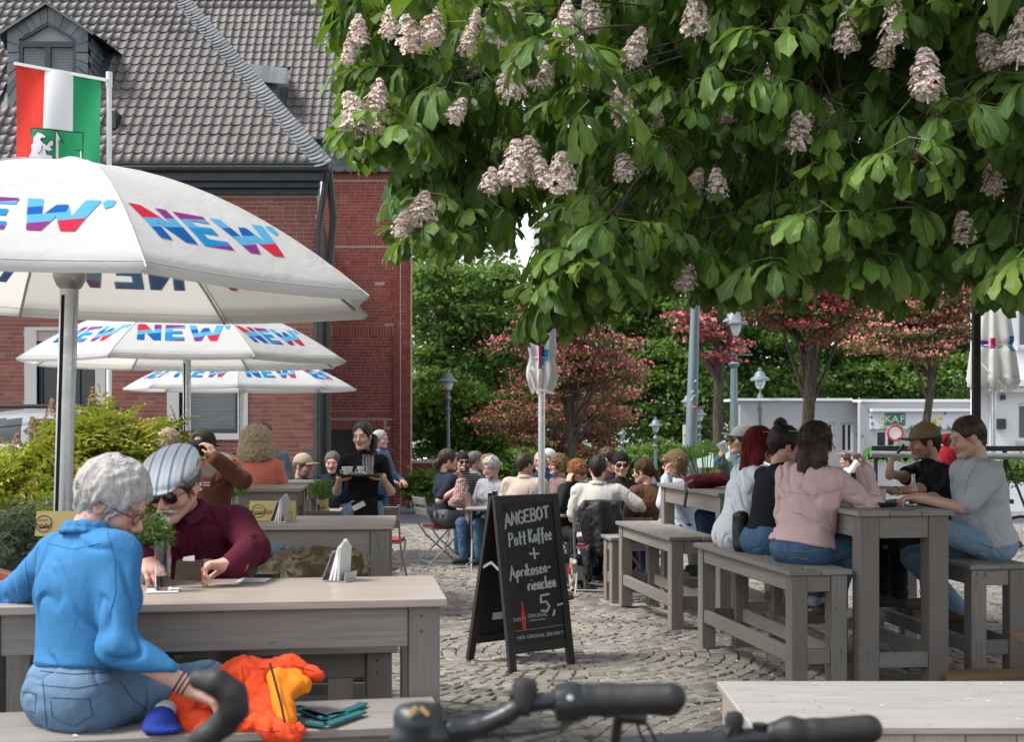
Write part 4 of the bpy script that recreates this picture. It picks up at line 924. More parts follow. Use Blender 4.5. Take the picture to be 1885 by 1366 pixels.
def bar_set(kind, label, cx, cy, rz, L, Wd, H, group, nplank=3, top=None, leg=.10, rails=True, z=None):
    """long axis is local Y"""
    root = thing(kind, label, 'table' if 'table' in kind else 'bench', (0, 0, 0), group); tm = top or M['wood_top']; wm = M['wood_grey']
    ov = .025; th = .03; pw = (Wd-.004*(nplank-1))/nplank; g = random.Random(int(cx*100)+7)
    for i in range(nplank):
        x0 = -Wd/2+i*(pw+.004); board(root, 'plank', x0, x0+pw, -L/2+g.uniform(-.004, .004), L/2+g.uniform(-.004, .004), H-th, H+g.uniform(-.0015, .0015), tm)
    x1, y1 = Wd/2-ov, L/2-ov; ah = .10 if 'bench' in kind else .13
    for sx in (-1, 1):
        for sy in (-1, 1):
            a, b_ = sorted((sx*x1, sx*(x1-leg))); c, d = sorted((sy*y1, sy*(y1-leg))); board(root, 'leg', a, b_, c, d, 0, H-th-.001, wm)
    t2 = .028; zt = H-th-.002
    for s in (-1, 1):
        a, b_ = sorted((s*(x1-.012), s*(x1-.012-t2))); board(root, 'apron', a, b_, -y1+leg+.001, y1-leg-.001, zt-ah, zt, wm)
        a, b_ = sorted((s*(y1-.012), s*(y1-.012-t2))); board(root, 'apron', -x1+leg+.001, x1-leg-.001, a, b_, zt-ah, zt, wm)
        if rails:
            z0 = .19 if 'bench' in kind else .17
            a, b_ = sorted((s*(x1-.012), s*(x1-.012-.04))); board(root, 'rail', a, b_, -y1+leg+.001, y1-leg-.001, z0, z0+.09, wm)
            a, b_ = sorted((s*(y1-.010), s*(y1-.010-t2))); board(root, 'rail', -x1+leg+.001, x1-leg-.001, a, b_, z0-.002, z0+.09, wm)
    root.location = (cx, cy, gz(cy) if z is None else z); root.rotation_euler = (0, 0, rz); return root
def corner_set(kind, label, nx, ny, yaw, L, Wd, H, group, **k):
    """near-left corner, long side running away from the camera"""
    e = Vector((-math.sin(yaw), math.cos(yaw))); w = Vector((math.cos(yaw), math.sin(yaw))); c = Vector((nx, ny))+e*L/2+w*Wd/2
    return bar_set(kind, label, c.x, c.y, yaw, L, Wd, H, group, **k)
GB, GTb = 'grey wooden bar benches', 'grey wooden bar tables'
T1 = bar_set('bar_table', 'near grey wooden table where the couple sits, with herb pot and beer glass', -1.00, 4.40, R(8-90), 1.52, .60, 1.07, GTb, nplank=2)
B1 = bar_set('bar_bench', 'front bench the woman in blue sits on, orange jacket on it', -1.02, 3.88, R(10-90), 1.62, .38, .75, GB, top=M['wood_old'], nplank=2)
B1b = bar_set('bar_bench', 'bench behind the near table, under the man in the striped flat cap', -1.27, 5.25, R(8-90), 1.6, .42, .75, GB, top=M['wood_old'], nplank=2)
T2 = bar_set('bar_table', 'second wooden table from the front on the left, with yellow card and napkin holder', -1.43, 7.02, R(4-90), 1.6, .60, 1.10, GTb, nplank=2)
B2b = bar_set('bar_bench', 'bench in front of the second left table, camouflage backpack on it', -1.50, 6.25, R(4-90), 1.5, .38, .75, GB, top=M['wood_old'], nplank=2)
T3 = bar_set('bar_table', 'left table with the beer bottle, in front of the coral sweater', -2.55, 10.95, R(2-90), 1.6, .60, 1.10, GTb, nplank=2)
T4 = bar_set('bar_table', 'small far left table end beside the man in the beige cap', -2.7, 13.0, R(-90), 1.5, .6, 1.10, GTb, nplank=2, top=M['wood_old'])
BR1 = corner_set('bar_bench', 'long grey bench carrying the three women on the right', 1.63, 7.66, R(10.4), 1.78, .40, .75, GB, top=M['wood_old'], nplank=2)
TR = corner_set('bar_table', 'tall grey table on the right with the cola bottle and ashtray', 2.03, 7.66, R(7), 1.75, .60, 1.10, GTb, nplank=3, leg=.12, top=M['wood_old'])
BR3 = corner_set('bar_bench', 'bench at the right edge under the man in the grey T-shirt', 2.80, 7.98, R(7), 1.7, .40, .75, GB, top=M['wood_old'], nplank=2)
TR2 = corner_set('bar_table', 'grey table with the dark red bag, behind the redhead', 1.57, 9.95, R(10.4), 1.6, .62, 1.10, GTb, nplank=3, top=M['wood_old'])
BR2 = corner_set('bar_bench', 'empty grey bench right of the black board', 1.22, 10.12, R(10.4), 1.62, .40, .75, GB, top=M['wood_old'], nplank=3)
BR4 = bar_set('bar_bench', 'bench seen beyond the red bag table, under the woman in light blue', 1.45, 12.15, R(-80), 1.2, .36, .62, GB, top=M['wood_old'], nplank=2)
def planter_box():
    root = thing('plank_box', 'pale plank topped wooden box filling the lower right corner', 'box', (0, 0, 0)); g = random.Random(3)
    L = 1.9; y0, y1 = 3.80, 4.46; x0 = .70; H = .75
    m = wood('silvered_planks', (.27,.25,.235), (.34,.325,.315), (.40,.385,.375), .6)
    board(root, 'top_board', x0, x0+L, y0, y1, H-.025, H, m)
    b = []; x = x0+.03; 
    while x < x0+L-.1: board(root, 'side_plank', x, x+.148, y0+.015, y0+.035, 0, H-.026, M['wood_top'] if g.random() < .7 else M['wood_grey']); x += .15
    y = y0+.036
    while y < y1-.1: board(root, 'side_plank', x0+.015, x0+.035, y, y+.148, 0, H-.026, M['wood_top']); y += .15
    board(root, 'corner_post', x0+.036, x0+.10, y1-.10, y1-.03, 0, H-.027, M['wood_grey']); board(root, 'back_board', x0+.11, x0+L-.05, y1-.035, y1-.015, 0, H-.026, M['wood_grey'])
    root.rotation_euler = (0, 0, 0); root.location = (0, 0, 0)
planter_box()
# loose boards at the right edge
b = thing('raw_plank', 'raw brown plank lying on the paving at the lower right', 'plank', (X(1820, 7.6), 7.75, 0)); board(b, 'plank_board', -.22, .9, -.09, .12, .10, .135, M['wood_raw']); board(b, 'plank_batten', -.1, .0, -.08, .10, .0, .099, M['wood_raw'])
b = thing('raw_crate', 'corner of a raw timber crate at the far right edge', 'crate', (X(1935, 7.2), 7.2, 0)); board(b, 'crate_lid', -.13, .5, -.2, .25, .40, .43, M['wood_raw']); board(b, 'crate_post', -.10, -.02, -.16, -.06, .0, .399, M['wood_raw']); board(b, 'crate_side', -.02, .45, -.15, -.12, .1, .399, M['wood_raw'])
b = thing('timber_edging', 'orange stained timber planter rim at the left edge', 'planter', (X(20, 4.9), 5.0, 0))
for k in range(2): board(b, 'timber_board', -.9, .02, -.02, .03, .93-k*.105, 1.03-k*.105, M['wood_orange'])
board(b, 'timber_board', .021, .06, -.02, .5, .83, 1.03, M['wood_orange']); board(b, 'timber_board', -.9, .02, .45, .50, .83, 1.03, M['wood_orange']); board(b, 'timber_post', -.85, -.79, .0, .45, 0, .82, M['wood_orange']); board(b, 'timber_post', -.04, .02, .031, .09, 0, .82, M['wood_orange'])
b.rotation_euler = (0, 0, R(38))

# ------------------------------------------------------------------ folding bistro chairs
M['chair_steel'] = plain('galvanised_steel', (.36,.38,.39), .45, .5, .1, 30, .03); M['slat'] = wood('chair_slats', (.20,.19,.18), (.28,.265,.25), (.33,.31,.30), .75); M['pad_red'] = plain('red_cushion', (.32,.02,.04), .9, 0, .2, 40, .3)
def chair_proto():
    root = thing('folding_chair', 'x', 'chair')
    for s in (-1, 1):
        b = MB(); x = s*.20
        b.tube([(x, -.24, 0), (x, -.20, .06), (x, -.02, .22), (x, .16, .40), (x, .20, .46)], .011, 6); b.build('front_leg' if s < 0 else 'front_leg', M['chair_steel'], root, True, local=True)
        b = MB(); b.tube([(x*1.05, .26, 0), (x*1.05, .22, .06), (x*1.05, .06, .20), (x*1.05, -.12, .36), (x*1.05, -.22, .50), (x*1.05, -.30, .86)], .011, 6); b.build('back_frame', M['chair_steel'], root, True, local=True)
    for k in range(5): board(root, 'seat_slat', -.20, .20, -.17+k*.082, -.10+k*.082, .450, .468, M['slat'])
    for k in range(2):
        o = board(root, 'back_slat', -.205, .205, -.009, .009, -.045, .045, M['slat']); o.location = (0, -.262-k*.032, .665+k*.135); o.rotation_euler = (R(13), 0, 0)
    b = MB(); b.tube([(-.21, .24, .05), (.21, .24, .05)], .008, 6); b.tube([(-.20, -.21, .05), (.20, -.21, .05)], .008, 6); b.build('cross_bar', M['chair_steel'], root, True, local=True)
    return root
def remove_tree(o):
    for c in list(o.children): remove_tree(c)
    bpy.data.objects.remove(o)
CH = chair_proto()
def chair(px, D, face, label, pad=False, first=[True]):
    """face: direction the sitter looks, degrees from away (0) over right (90)"""
    o = CH if first[0] else copy_tree(CH); first[0] = False
    o.location = (X(px, D), D, gz(D)); o.rotation_euler = (0, 0, -R(face)); o['label'] = label; o['group'] = 'folding bistro chairs round the middle tables'
    if pad:
        p = MB(); p.box(-.19, .19, -.17, .22, .47, .492); q = p.build('seat_pad', M['pad_red'], o, local=True)
    return o
# ------------------------------------------------------------------ round tables of the middle group
def small_table(px, D, label, w=.35, h=.74):
    x = X(px, D); root = thing('garden_table', label, 'table', (x, D, gz(D)), 'small garden tables in the middle')
    for k in range(5): board(root, 'table_slat', -w, w, -w+k*w*.4, -w+k*w*.4+w*.38, h-.025, h, M['wood_old'])
    for sx in (-1, 1):
        b = MB(); b.tube([(sx*w*.8, -w*.8, 0), (sx*w*.8, w*.8, h-.03)], .012, 6); b.tube([(sx*w*.8, w*.8, 0), (sx*w*.8, -w*.8, h-.03)], .012, 6); b.build('table_leg', M['chair_steel'], root, True, local=True)
    return root
small_table(912, 15.6, 'small garden table with two beers, between the plaid shirt and the beige back'); small_table(1048, 14.0, 'small garden table in front of the white ribbed shirt'); small_table(1130, 13.4, 'small garden table between the beanie man and the white ribbed shirt', .36)
small_table(600, 14.6, 'garden table with herb pot in front of the man in the navy jacket')
# ------------------------------------------------------------------ soft shapes: distance fields meshed with OpenVDB
def na(v): return np.array(v, dtype=np.float32)
class SDF:
    def __init__(s, lo, hi, h):
        s.h = h; s.lo = na(lo)-2.5*h; n = np.ceil((na(hi)+2.5*h-s.lo)/h).astype(int)+1; s.n = n; s.d = np.full(n, 1.0, dtype=np.float32)
    def _win(s, lo, hi, pad):
        a = np.clip(np.floor((na(lo)-pad-s.lo)/s.h).astype(int), 0, s.n); b = np.clip(np.ceil((na(hi)+pad-s.lo)/s.h).astype(int)+1, 0, s.n)
        if (b <= a).any(): return None, None
        ax = [s.lo[i]+s.h*np.arange(a[i], b[i], dtype=np.float32) for i in range(3)]
        return tuple(slice(a[i], b[i]) for i in range(3)), np.meshgrid(*ax, indexing='ij')
    def _mix(s, sl, d, k, op):
        o = s.d[sl]
        if op == 'add':
            if k > 0: m = np.maximum(k-np.abs(o-d), 0)/k; s.d[sl] = np.minimum(o, d)-m*m*k*.25
            else: s.d[sl] = np.minimum(o, d)
        elif op == 'sub':
            d = -d
            if k > 0: m = np.maximum(k-np.abs(o-d), 0)/k; s.d[sl] = np.maximum(o, d)+m*m*k*.25
            else: s.d[sl] = np.maximum(o, d)
    def cap(s, a, b, ra, rb=None, k=.02, op='add'):
        rb = ra if rb is None else rb; a = na(a); b = na(b); R_ = max(ra, rb); sl, g = s._win(np.minimum(a, b)-R_, np.maximum(a, b)+R_, k+2*s.h)
        if sl is None: return s
        ab = b-a; L2 = float(ab @ ab)+1e-9; p = [g[i]-a[i] for i in range(3)]; t = np.clip((p[0]*ab[0]+p[1]*ab[1]+p[2]*ab[2])/L2, 0, 1)
        d = np.sqrt((p[0]-t*ab[0])**2+(p[1]-t*ab[1])**2+(p[2]-t*ab[2])**2)-(ra+(rb-ra)*t); s._mix(sl, d, k, op); return s
    def ell(s, c, r, A=None, k=.02, op='add'):
        """A rows = local axes in field space"""
        c = na(c); r = na(r) if np.ndim(r) else na((r, r, r)); A = np.eye(3, dtype=np.float32) if A is None else np.asarray(A, dtype=np.float32)
        e = np.sqrt(((A*r[:, None])**2).sum(0)); sl, g = s._win(c-e, c+e, k+2*s.h)
        if sl is None: return s
        p = [g[i]-c[i] for i in range(3)]; q = [p[0]*A[j, 0]+p[1]*A[j, 1]+p[2]*A[j, 2] for j in range(3)]
        k0 = np.sqrt(sum((q[j]/r[j])**2 for j in range(3))); k1 = np.sqrt(sum((q[j]/r[j]**2)**2 for j in range(3)))+1e-6
        s._mix(sl, k0*(k0-1)/k1, k, op); return s
    def cut(s, p, n, k=0):
        """remove what lies on the side n points to"""
        n = na(n)/np.linalg.norm(n); ax = [s.lo[i]+s.h*np.arange(s.n[i], dtype=np.float32) for i in range(3)]
        d = (ax[0][:, None, None]-p[0])*n[0]+(ax[1][None, :, None]-p[1])*n[1]+(ax[2][None, None, :]-p[2])*n[2]
        if k > 0: m = np.maximum(k-np.abs(s.d-d), 0)/k; s.d = np.maximum(s.d, d)+m*m*k*.25
        else: s.d = np.maximum(s.d, d)
        return s
    def mesh(s, adapt=0.0):
        G = vdb.FloatGrid(); w = 3*s.h; G.background = float(w); G.copyFromArray(np.clip(s.d, -w, w).astype(np.float32)); p, t3, q = G.convertToPolygons(isovalue=0.0, adaptivity=adapt)
        V = p*s.h+s.lo; T = np.concatenate([q[:, [3, 2, 1, 0]], t3[:, [2, 1, 0, 0]]]) if len(t3) else q[:, [3, 2, 1, 0]]
        return V.astype(np.float32), T
def vnormals(V, Q):
    a = V[Q[:, 2]]-V[Q[:, 0]]; b = V[Q[:, 3]]-V[Q[:, 1]]; n = np.cross(a, b); N = np.zeros_like(V)
    for i in range(4): np.add.at(N, Q[:, i], n)
    return N/(np.linalg.norm(N, axis=1)[:, None]+1e-9)
def smooth_obj(name, V, Q, mat, parent, col=None, label=None):
    Q = np.asarray(Q); N = vnormals(V, Q)
    tri = Q[:, 3] == Q[:, 2]
    if tri.any():
        fc = [tuple(q[:3]) if t_ else tuple(q) for q, t_ in zip(Q.tolist(), tri.tolist())]; o = mk(name, V, fc, mat, parent, True, label=label)
    else: o = mk(name, V, Q, mat, parent, True, label=label)
    if col is not None and len(o.data.vertices) == len(V):
        ca = o.data.color_attributes.new(name='Col', type='FLOAT_COLOR', domain='POINT'); ca.data.foreach_set('color', np.concatenate([col, np.ones((len(V), 1))], 1).astype(np.float32).ravel())
    return o
def wrinkle(V, Q, amp, freq, stretch=(1, 1, .45), seed=0, mask=None):
    N = vnormals(V, Q); p = V*freq*na(stretch); q = p+vnoise(p*.6, seed+5)[:, None]*1.5+(V[:, 2:3]*freq*.5)*na((1, -.6, 0)); w = np.exp(-(vnoise(q, seed)/.16)**2)*(.4+.6*(vnoise(p*.45, seed+8) > -.1)); w2 = vnoise(V*freq*1.3*na(stretch), seed+2)*.35
    m = amp*(w*.95+w2-.3); m = m if mask is None else m*mask; return V+N*m[:, None]
t = NT('skin'); at = t.n('Attribute'); at.attribute_name = 'Col'; t.set(at.outputs['Color'], .5, 0, .35); t.b.inputs['Subsurface Weight'].default_value = .12; t.b.inputs['Subsurface Radius'].default_value = (.02, .006, .003); t.b.inputs['Subsurface Scale'].default_value = .5
v = t.coord(); t.bump(t.noise(v, 160, 3), .12, .002); M['skin'] = t.m
def cloth(name, c, kind='plain', c2=None, scale=1):
    if name in M: return M[name]
    t = NT(name); v = t.coord(); n = t.noise(v, 7, 4); d = tuple(x*.80 for x in c)
    col = t.mix(n, d, c)
    if kind == 'knit':
        n2 = t.noise(t.coord((1, 1, 1)), 150*scale, 3, .8); col = t.mix(n2, tuple(x*.55 for x in c), tuple(min(1, x*1.25) for x in c)); t.bump(n2, .9, .006)
    elif kind == 'rib':
        w = t.n('TexWave'); w.inputs['Scale'].default_value = 26*scale; w.inputs['Distortion'].default_value = 1.0; w.bands_direction = 'X'; t.l(v, w.inputs['Vector']); col = t.mix(w.outputs['Fac'], tuple(x*.72 for x in c), c); t.bump(w.outputs['Fac'], .5, .006)
    elif kind == 'denim':
        n2 = t.noise(t.coord((1, 1, 3)), 120, 2, .8); n3 = t.noise(v, 5, 3); col = t.mix(n2, tuple(x*.7 for x in c), tuple(min(1, x*1.25) for x in c)); col = t.mix(t.ramp(n3, [(.45, (0,)*3), (.7, (.5,)*3)]), col, tuple(min(1, x*1.7+.03) for x in c)); pass
    elif kind == 'plaid':
        for ax, sc in ((('X'), 9), (('Z'), 9), (('Y'), 9)):
            w = t.n('TexWave'); w.inputs['Scale'].default_value = sc*scale; w.bands_direction = ax; t.l(v, w.inputs['Vector']); col = t.mix(t.ramp(w.outputs['Fac'], [(.55, (0,)*3), (.7, (.6,)*3)]), col, c2)
    elif kind == 'stripex':
        w = t.n('TexWave'); w.inputs['Scale'].default_value = 7.5*scale; w.bands_direction = 'X'; t.l(v, w.inputs['Vector']); w.inputs['Distortion'].default_value = .6; w.inputs['Detail'].default_value = 2
        col = t.ramp(w.outputs['Fac'], [(0, (.17,.25,.32)), (.12, (.17,.25,.32)), (.14, c), (.42, c), (.45, (.40,.37,.39)), (.55, (.40,.37,.39)), (.58, c), (.85, c), (.88, (.45,.47,.52)), (1, (.45,.47,.52))])
    elif kind == 'stripe':
        w = t.n('TexWave'); w.inputs['Scale'].default_value = 10*scale; w.bands_direction = 'Z'; t.l(v, w.inputs['Vector']); col = t.mix(t.ramp(w.outputs['Fac'], [(.5, (0,)*3), (.6, (1,)*3)]), col, c2)
    elif kind == 'camo':
        for cc, sd, th in (((.09,.065,.035), 9, .5), ((.26,.21,.13), 13, .55), ((.06,.065,.03), 17, .6)):
            col = t.mix(t.ramp(t.noise(v, sd*scale, 2), [(th, (0,)*3), (th+.02, (1,)*3)]), col, cc)
    if kind in ('plain', 'stripe', 'stripex', 'plaid', 'camo', 'denim'): t.bump(t.math('ADD', t.math('MULTIPLY', t.noise(v, 220, 2, .8), .06), t.noise(t.coord((1, 1, .5)), 13, 6, .6, .3)), .5, .014)
    M[name] = t.set(col, .55 if kind == 'leather' else .85, 0, .5 if kind == 'leather' else .2); return M[name]
def hairmat(name, c, c2=None):
    if name in M: return M[name]
    t = NT(name); v = t.coord((1, 1, .13)); n = t.noise(v, 130, 4, .7, .4); c2 = c2 or tuple(min(1, x*1.55+.004) for x in c); n2 = t.noise(t.coord(), 14, 3)
    col = t.mix(t.ramp(n, [(.3, (0,)*3), (.7, (1,)*3)]), tuple(x*.6 for x in c), c2); col = t.mix(t.math('MULTIPLY', n2, .6), col, c); t.bump(n, .8, .006)
    M[name] = t.set(t.mix(t.math('MULTIPLY', t.rand(), .6), col, tuple(x*.42 for x in c)), .48 if c[0] < .05 else .6, 0, .35 if c[0] < .05 else .12); return M[name]
SK = {'fair': (.60,.38,.29), 'pink': (.62,.36,.285), 'tan': (.48,.28,.19), 'olive': (.50,.31,.21), 'old': (.56,.34,.265)}
HAIR = {'white': (.66,.64,.62), 'grey': (.24,.225,.21), 'dark': (.032,.020,.015), 'brown': (.075,.042,.025), 'mid': (.13,.075,.04), 'red': (.17,.014,.012), 'ginger': (.33,.13,.05), 'blond': (.42,.27,.14), 'dblond': (.36,.23,.12), 'sand': (.74,.56,.36)}
def hfw(v): return Vector(v)
def head_field(sk, h, female=False, smile=0, thin=1.0):
    """head in its own frame: x to its right, y forward, z up, origin between the eyes' height at mid skull"""
    f = SDF((-.10, -.13, -.19), (.10, .14, .14), h); k = .02; w = .94 if female else 1.0
    f.ell((0, -.012, .032), (.076*w, .097, .086), k=.0); f.ell((0, .022, -.035), (.060*w, .066, .076), k=.03)
    f.cap((-.048*w, -.01, -.055), (-.016, .068, -.096), .020, .018, .025).cap((.048*w, -.01, -.055), (.016, .068, -.096), .020, .018, .025); f.ell((0, .074, -.098), (.020, .017, .016), k=.02)
    f.cap((-.034, .082, .022), (.034, .082, .022), .009 if female else .012, None, .02)
    for s in (-1, 1):
        f.ell((s*.033, .100, .000), (.017, .014, .012), k=.014, op='sub'); f.ell((s*.032, .0755, .000), .0128, k=.003)
        f.ell((s*.043*w, .060, -.030), (.020, .022, .018), k=.03)
        f.ell((s*.0775*w, -.006, -.010), (.009, .019, .031), k=.006); f.ell((s*.088*w, .000, -.008), (.008, .010, .017), k=.006, op='sub')
        f.ell((s*.012, .100, -.038), (.010, .011, .008), k=.008)
    f.cap((0, .088, .004), (0, .112, -.030), .0075, .0115, .010)
    f.ell((0, .090, -.0595), (.023, .0105, .0052), k=.006); f.ell((0, .089, -.0695), (.020, .0105, .0062), k=.006); f.ell((0, .103, -.0645), (.024, .008, .0016), k=.003, op='sub')
    f.cap((0, -.030, -.05), (0, -.038, -.125), .051*w, .047*w, .03)
    return f
def head_colors(V, sk, opt):
    base = np.array(SK[sk]); C = np.repeat(base[None], len(V), 0).astype(np.float32); x, y, z = V.T; front = y > .03
    def blend(m, c): 
        m = np.clip(m, 0, 1)[:, None]; C[:] = C*(1-m)+np.array(c)*m
    red = base*np.array([1.08, .70, .66])
    for s in (-1, 1): blend(.55*np.exp(-(((x-s*.043)/.02)**2+((z+.035)/.02)**2))*front, red); blend(.6*np.exp(-(((x-s*.08)/.012)**2+((z+.01)/.03)**2)), red)
    blend(.6*np.exp(-((x/.014)**2+((z+.032)/.014)**2))*(y > .09), red)
    lip = opt.get('lip', tuple(base*np.array([.85, .48, .46]))); blend(1.1*np.exp(-((x/.020)**4+((z+.0645)/.0105)**4))*(y > .075), lip)
    blend(1.0*np.exp(-((x/.021)**4+((z+.0645)/.0022)**4))*(y > .07), (.09, .03, .025))
    bc = opt.get('brow', (.06, .04, .03))
    for s in (-1, 1):
        blend(.85*np.exp(-(((x-s*.033)/.019)**4+((z-.0215-.003*np.cos((x-s*.033)*60))/.0042)**2))*front, bc)
        blend(.5*np.exp(-(((x-s*.033)/.018)**2+((z-.004)/.010)**2))*front, base*.62)  # eye sockets darkened, shade put into the skin colour
        r = np.sqrt((x-s*.032)**2+((z)/.50)**2); eye = (r < .0125) & (y > .074) & (y < .094)
        if not opt.get('closed'): C[eye] = (.62, .60, .58) if not opt.get('far') else (.36, .29, .25); C[(np.hypot(x-s*.032, z) < .0060) & (y > .078)] = opt.get('iris', (.05, .03, .02))
        lid = (np.abs(r-.0135) < .0026) & front & (z > -.003) & (y > .07); C[lid] = (.05, .03, .025) if not opt.get('far') else tuple(base*.5)
    if opt.get('stubble'): m = np.clip((-.028-z)/.03, 0, 1)*(y > -.01)*(1-np.exp(-((x/.03)**2+((z+.0645)/.009)**2))); blend(.45*opt['stubble']*m, bc)
    blend(.25*vnoise(V*60, 3), red); return C
def hand_field(f, Wp, d, n, side, curl, spread=.0, s=1.0, thumb=1, point=False):
    """Wp wrist, d along the hand, n palm side, 'side' towards the thumb"""
    d, n, side = [na(Vector(a).normalized()) for a in (d, n, side)]; Wp = na(Wp)
    A = np.stack([side, d, n]); f.ell(Wp+d*.048*s, (.040*s, .056*s, .0165*s), A, .012); f.cap(Wp-d*.02, Wp+d*.03, .026*s, .024*s, .02)
    for i in range(4):
        o = (.030-.0195*i)*s; L = (.92, 1.0, .93, .74)[i]*s; base = Wp+d*(.088-.004*abs(i-1.2))*s+side*o; dd = d+side*(1.2-i)*(.06+spread); dd /= np.linalg.norm(dd); nn = n; p = base-d*.02*s
        c = curl if not (point and i == 0) else curl*.25; r0 = .0092*s; q = base; f.cap(p, q, r0, r0, .005); ang = 0
        for j, (l, ca) in enumerate(((.040, .9), (.026, 1.1), (.021, .7))):
            ang += c*ca; v = dd*math.cos(ang)+nn*math.sin(ang); q2 = q+v*l*L; f.cap(q, q2, r0*(1-.08*j), r0*(.92-.1*j), .003); q = q2
    if thumb:
        b = Wp+d*.022*s+side*.026*s; m = b+(side*.62+d*.70+n*.30)*.040*s; e = m+(side*.18+d*.85+n*(.35+.3*curl))*.034*s; f.cap(b, m, .0135*s, .0105*s, .010).cap(m, e, .0102*s, .0088*s, .004)
def ik(a, b, l1, l2, pole):
    a = Vector(a); b = Vector(b); d = b-a; L = d.length
    if L > (l1+l2)*.995: b = a+d*((l1+l2)*.995/L); d = b-a; L = d.length
    x = (l1*l1-l2*l2+L*L)/(2*L); h = math.sqrt(max(l1*l1-x*x, 1e-8)); dn = d.normalized(); p = Vector(pole); p = (p-dn*p.dot(dn))
    if p.length < 1e-4: p = Vector((0, 0, -1))
    return a+dn*x+p.normalized()*h, b
def person(label, at, face=0, seat=.75, stand=False, lean=8, side=0, sc=1.0, build=1.0, female=False, skin='fair', head=(0, 0, 0), neck=None, headoff=(0, 0, 0),
           L=None, Rr=None, poleL=None, poleR=None, curl=(.5, .5), handd=(None, None), palmn=(None, None), legs=None, feet=True,
           top=None, sleeve='long', loose=.014, hem=.02, collar=None, trousers=None, shoes=(.05,.05,.055), hair=None, hstyle='short', hopt=None,
           face_opt=None, extras=(), wr=.010, seed=1, group=None, shirt_kind='plain', lower=True, part_labels=None, hands=(True, True), point=(False, False), feet_pos=None, kneelift=0.0, base_z=None, belly=0.0, notop=False):
    """at=(x,y) under the pelvis; face in degrees: 0 away from the camera, 90 to the right, 180 towards it"""
    x0, y0 = at; g0 = gz(y0) if base_z is None else base_z; D = max(2, y0); a = R(face); fw = Vector((math.sin(a), math.cos(a), 0)); rt = Vector((math.cos(a), -math.sin(a), 0)); up = Vector((0, 0, 1))
    root = thing('person', label, 'person', (x0, y0, g0), group)
    hv = max(.0034, D*.00046); bv = min(.013, max(.0060, D*.00088)); s = sc; B = build; fo = dict(face_opt or {}); fo['far'] = D > 7; ho = hopt or {}
    H = Vector((x0, y0, g0+((.93*s) if stand else seat+.085*s)))
    la, sa = R(lean), R(side); u = (up*math.cos(la)+fw*math.sin(la)); u = (u*math.cos(sa)+rt*math.sin(sa)).normalized(); r = (rt-u*rt.dot(u)).normalized(); f = u.cross(r).normalized()
    sw = (.168 if female else .188)*s*(.85+.15*B); N = H+u*.505*s; ub = N
    SH = {1: H+u*.436*s+r*sw, -1: H+u*.436*s-r*sw}
    hy, hp, hr_ = [R(v) for v in head]          # yaw (to its right +), pitch (down +), roll
    hf = (f*.25+(fw)*.75).normalized(); hrt = rt; hq = Matrix.Rotation(-hy, 3, up); hf = hq @ fw; hrt = hq @ rt; hq = Matrix.Rotation(-hp, 3, hrt); hf = hq @ hf; hup = hq @ up; hq = Matrix.Rotation(hr_, 3, hf); hup = hq @ hup; hrt = hq @ hrt
    nd = ((u*.6+up*.4).normalized()*.076+hup*.080+fw*.012)*s; HC_ = N+nd+Vector(headoff)
    HA = np.array([list(hrt), list(hf), list(hup)], dtype=np.float32); hs = (1.04 if not female else 1.01)*s**.5
    def hw(p): return HC_+(hrt*p[0]+hf*p[1]+hup*p[2])*hs
    # head
    F0 = head_field(skin, hv/hs, female); Vh, Qh = F0.mesh(); Ch = head_colors(Vh, skin, fo)
    keep = None; Wh = (Vh*hs) @ HA+na(HC_)
    # arms
    la1, la2 = .285*s, .255*s; arm = {}
    for sgn, tgt, pole in ((-1, L, poleL), (1, Rr, poleR)):
        if tgt is None: tgt = H+r*sgn*.13*s+f*.30*s+u*.10*s
        elif not isinstance(tgt, Vector): tgt = H+rt*tgt[0]*sgn*s+fw*tgt[1]*s+up*tgt[2]*s
        pole = Vector(pole) if pole is not None else (r*sgn*.5-up*.8-f*.3)
        E, Wp = ik(SH[sgn], tgt, la1, la2, pole); arm[sgn] = (SH[sgn], E, Wp)
    # legs
    leg = {}
    for sgn in (-1, 1):
        hj = H+rt*sgn*.088*s-up*.01
        if stand: kn, an = hj+fw*.02+up*-.42*s+rt*sgn*.015, hj-up*.84*s-fw*.02+rt*sgn*.02
        elif feet_pos: an = feet_pos[0 if sgn < 0 else 1]; kn, an = ik(hj, an, .43*s, .42*s, fw*1+up*.8+rt*sgn*.2)
        else: kn = hj+fw*.41*s+rt*sgn*.05*s+up*(kneelift); an = kn+up*-(.40*s)-fw*.03+rt*sgn*-.01; an.z = max(an.z, g0+.09)
        leg[sgn] = (hj, kn, an)
    pts = [H, N, HC_]+[p for v in arm.values() for p in v]+([p for v in leg.values() for p in v] if lower else [])
    lo = np.min([na(p) for p in pts], 0)-.26; hi = np.max([na(p) for p in pts], 0)+.26
    def torso(F_, g, k=.05):
        A = np.array([list(r), list(f), list(u)]); bb = B
        F_.ell(H+u*.0*s, ((.158*bb+g)*s, (.118*bb+g)*s, .115*s+g), A, .0); F_.ell(H+u*.15*s+f*(.01+belly*.6), ((.135*bb+belly*.5+g)*s, (.095*bb+belly+g)*s, .14*s+g), A, k)
        F_.ell(H+u*.32*s-f*.006, ((.152*bb+g)*s, (.105*bb+g)*s, .155*s+g), A, k); F_.cap(SH[-1]-u*.010+r*.03, SH[1]-u*.010-r*.03, .048*s+g, None, k)
        for q in (-1, 1): F_.cap(N-u*.035*s+r*q*.02, SH[q]+u*.012*s-r*q*.035, .036*s+g*.6, .034*s+g*.8, .045)
        F_.cap(H+u*.40*s, N-u*.035, .085*s+g*.7, .050*s+g*.4, .04)
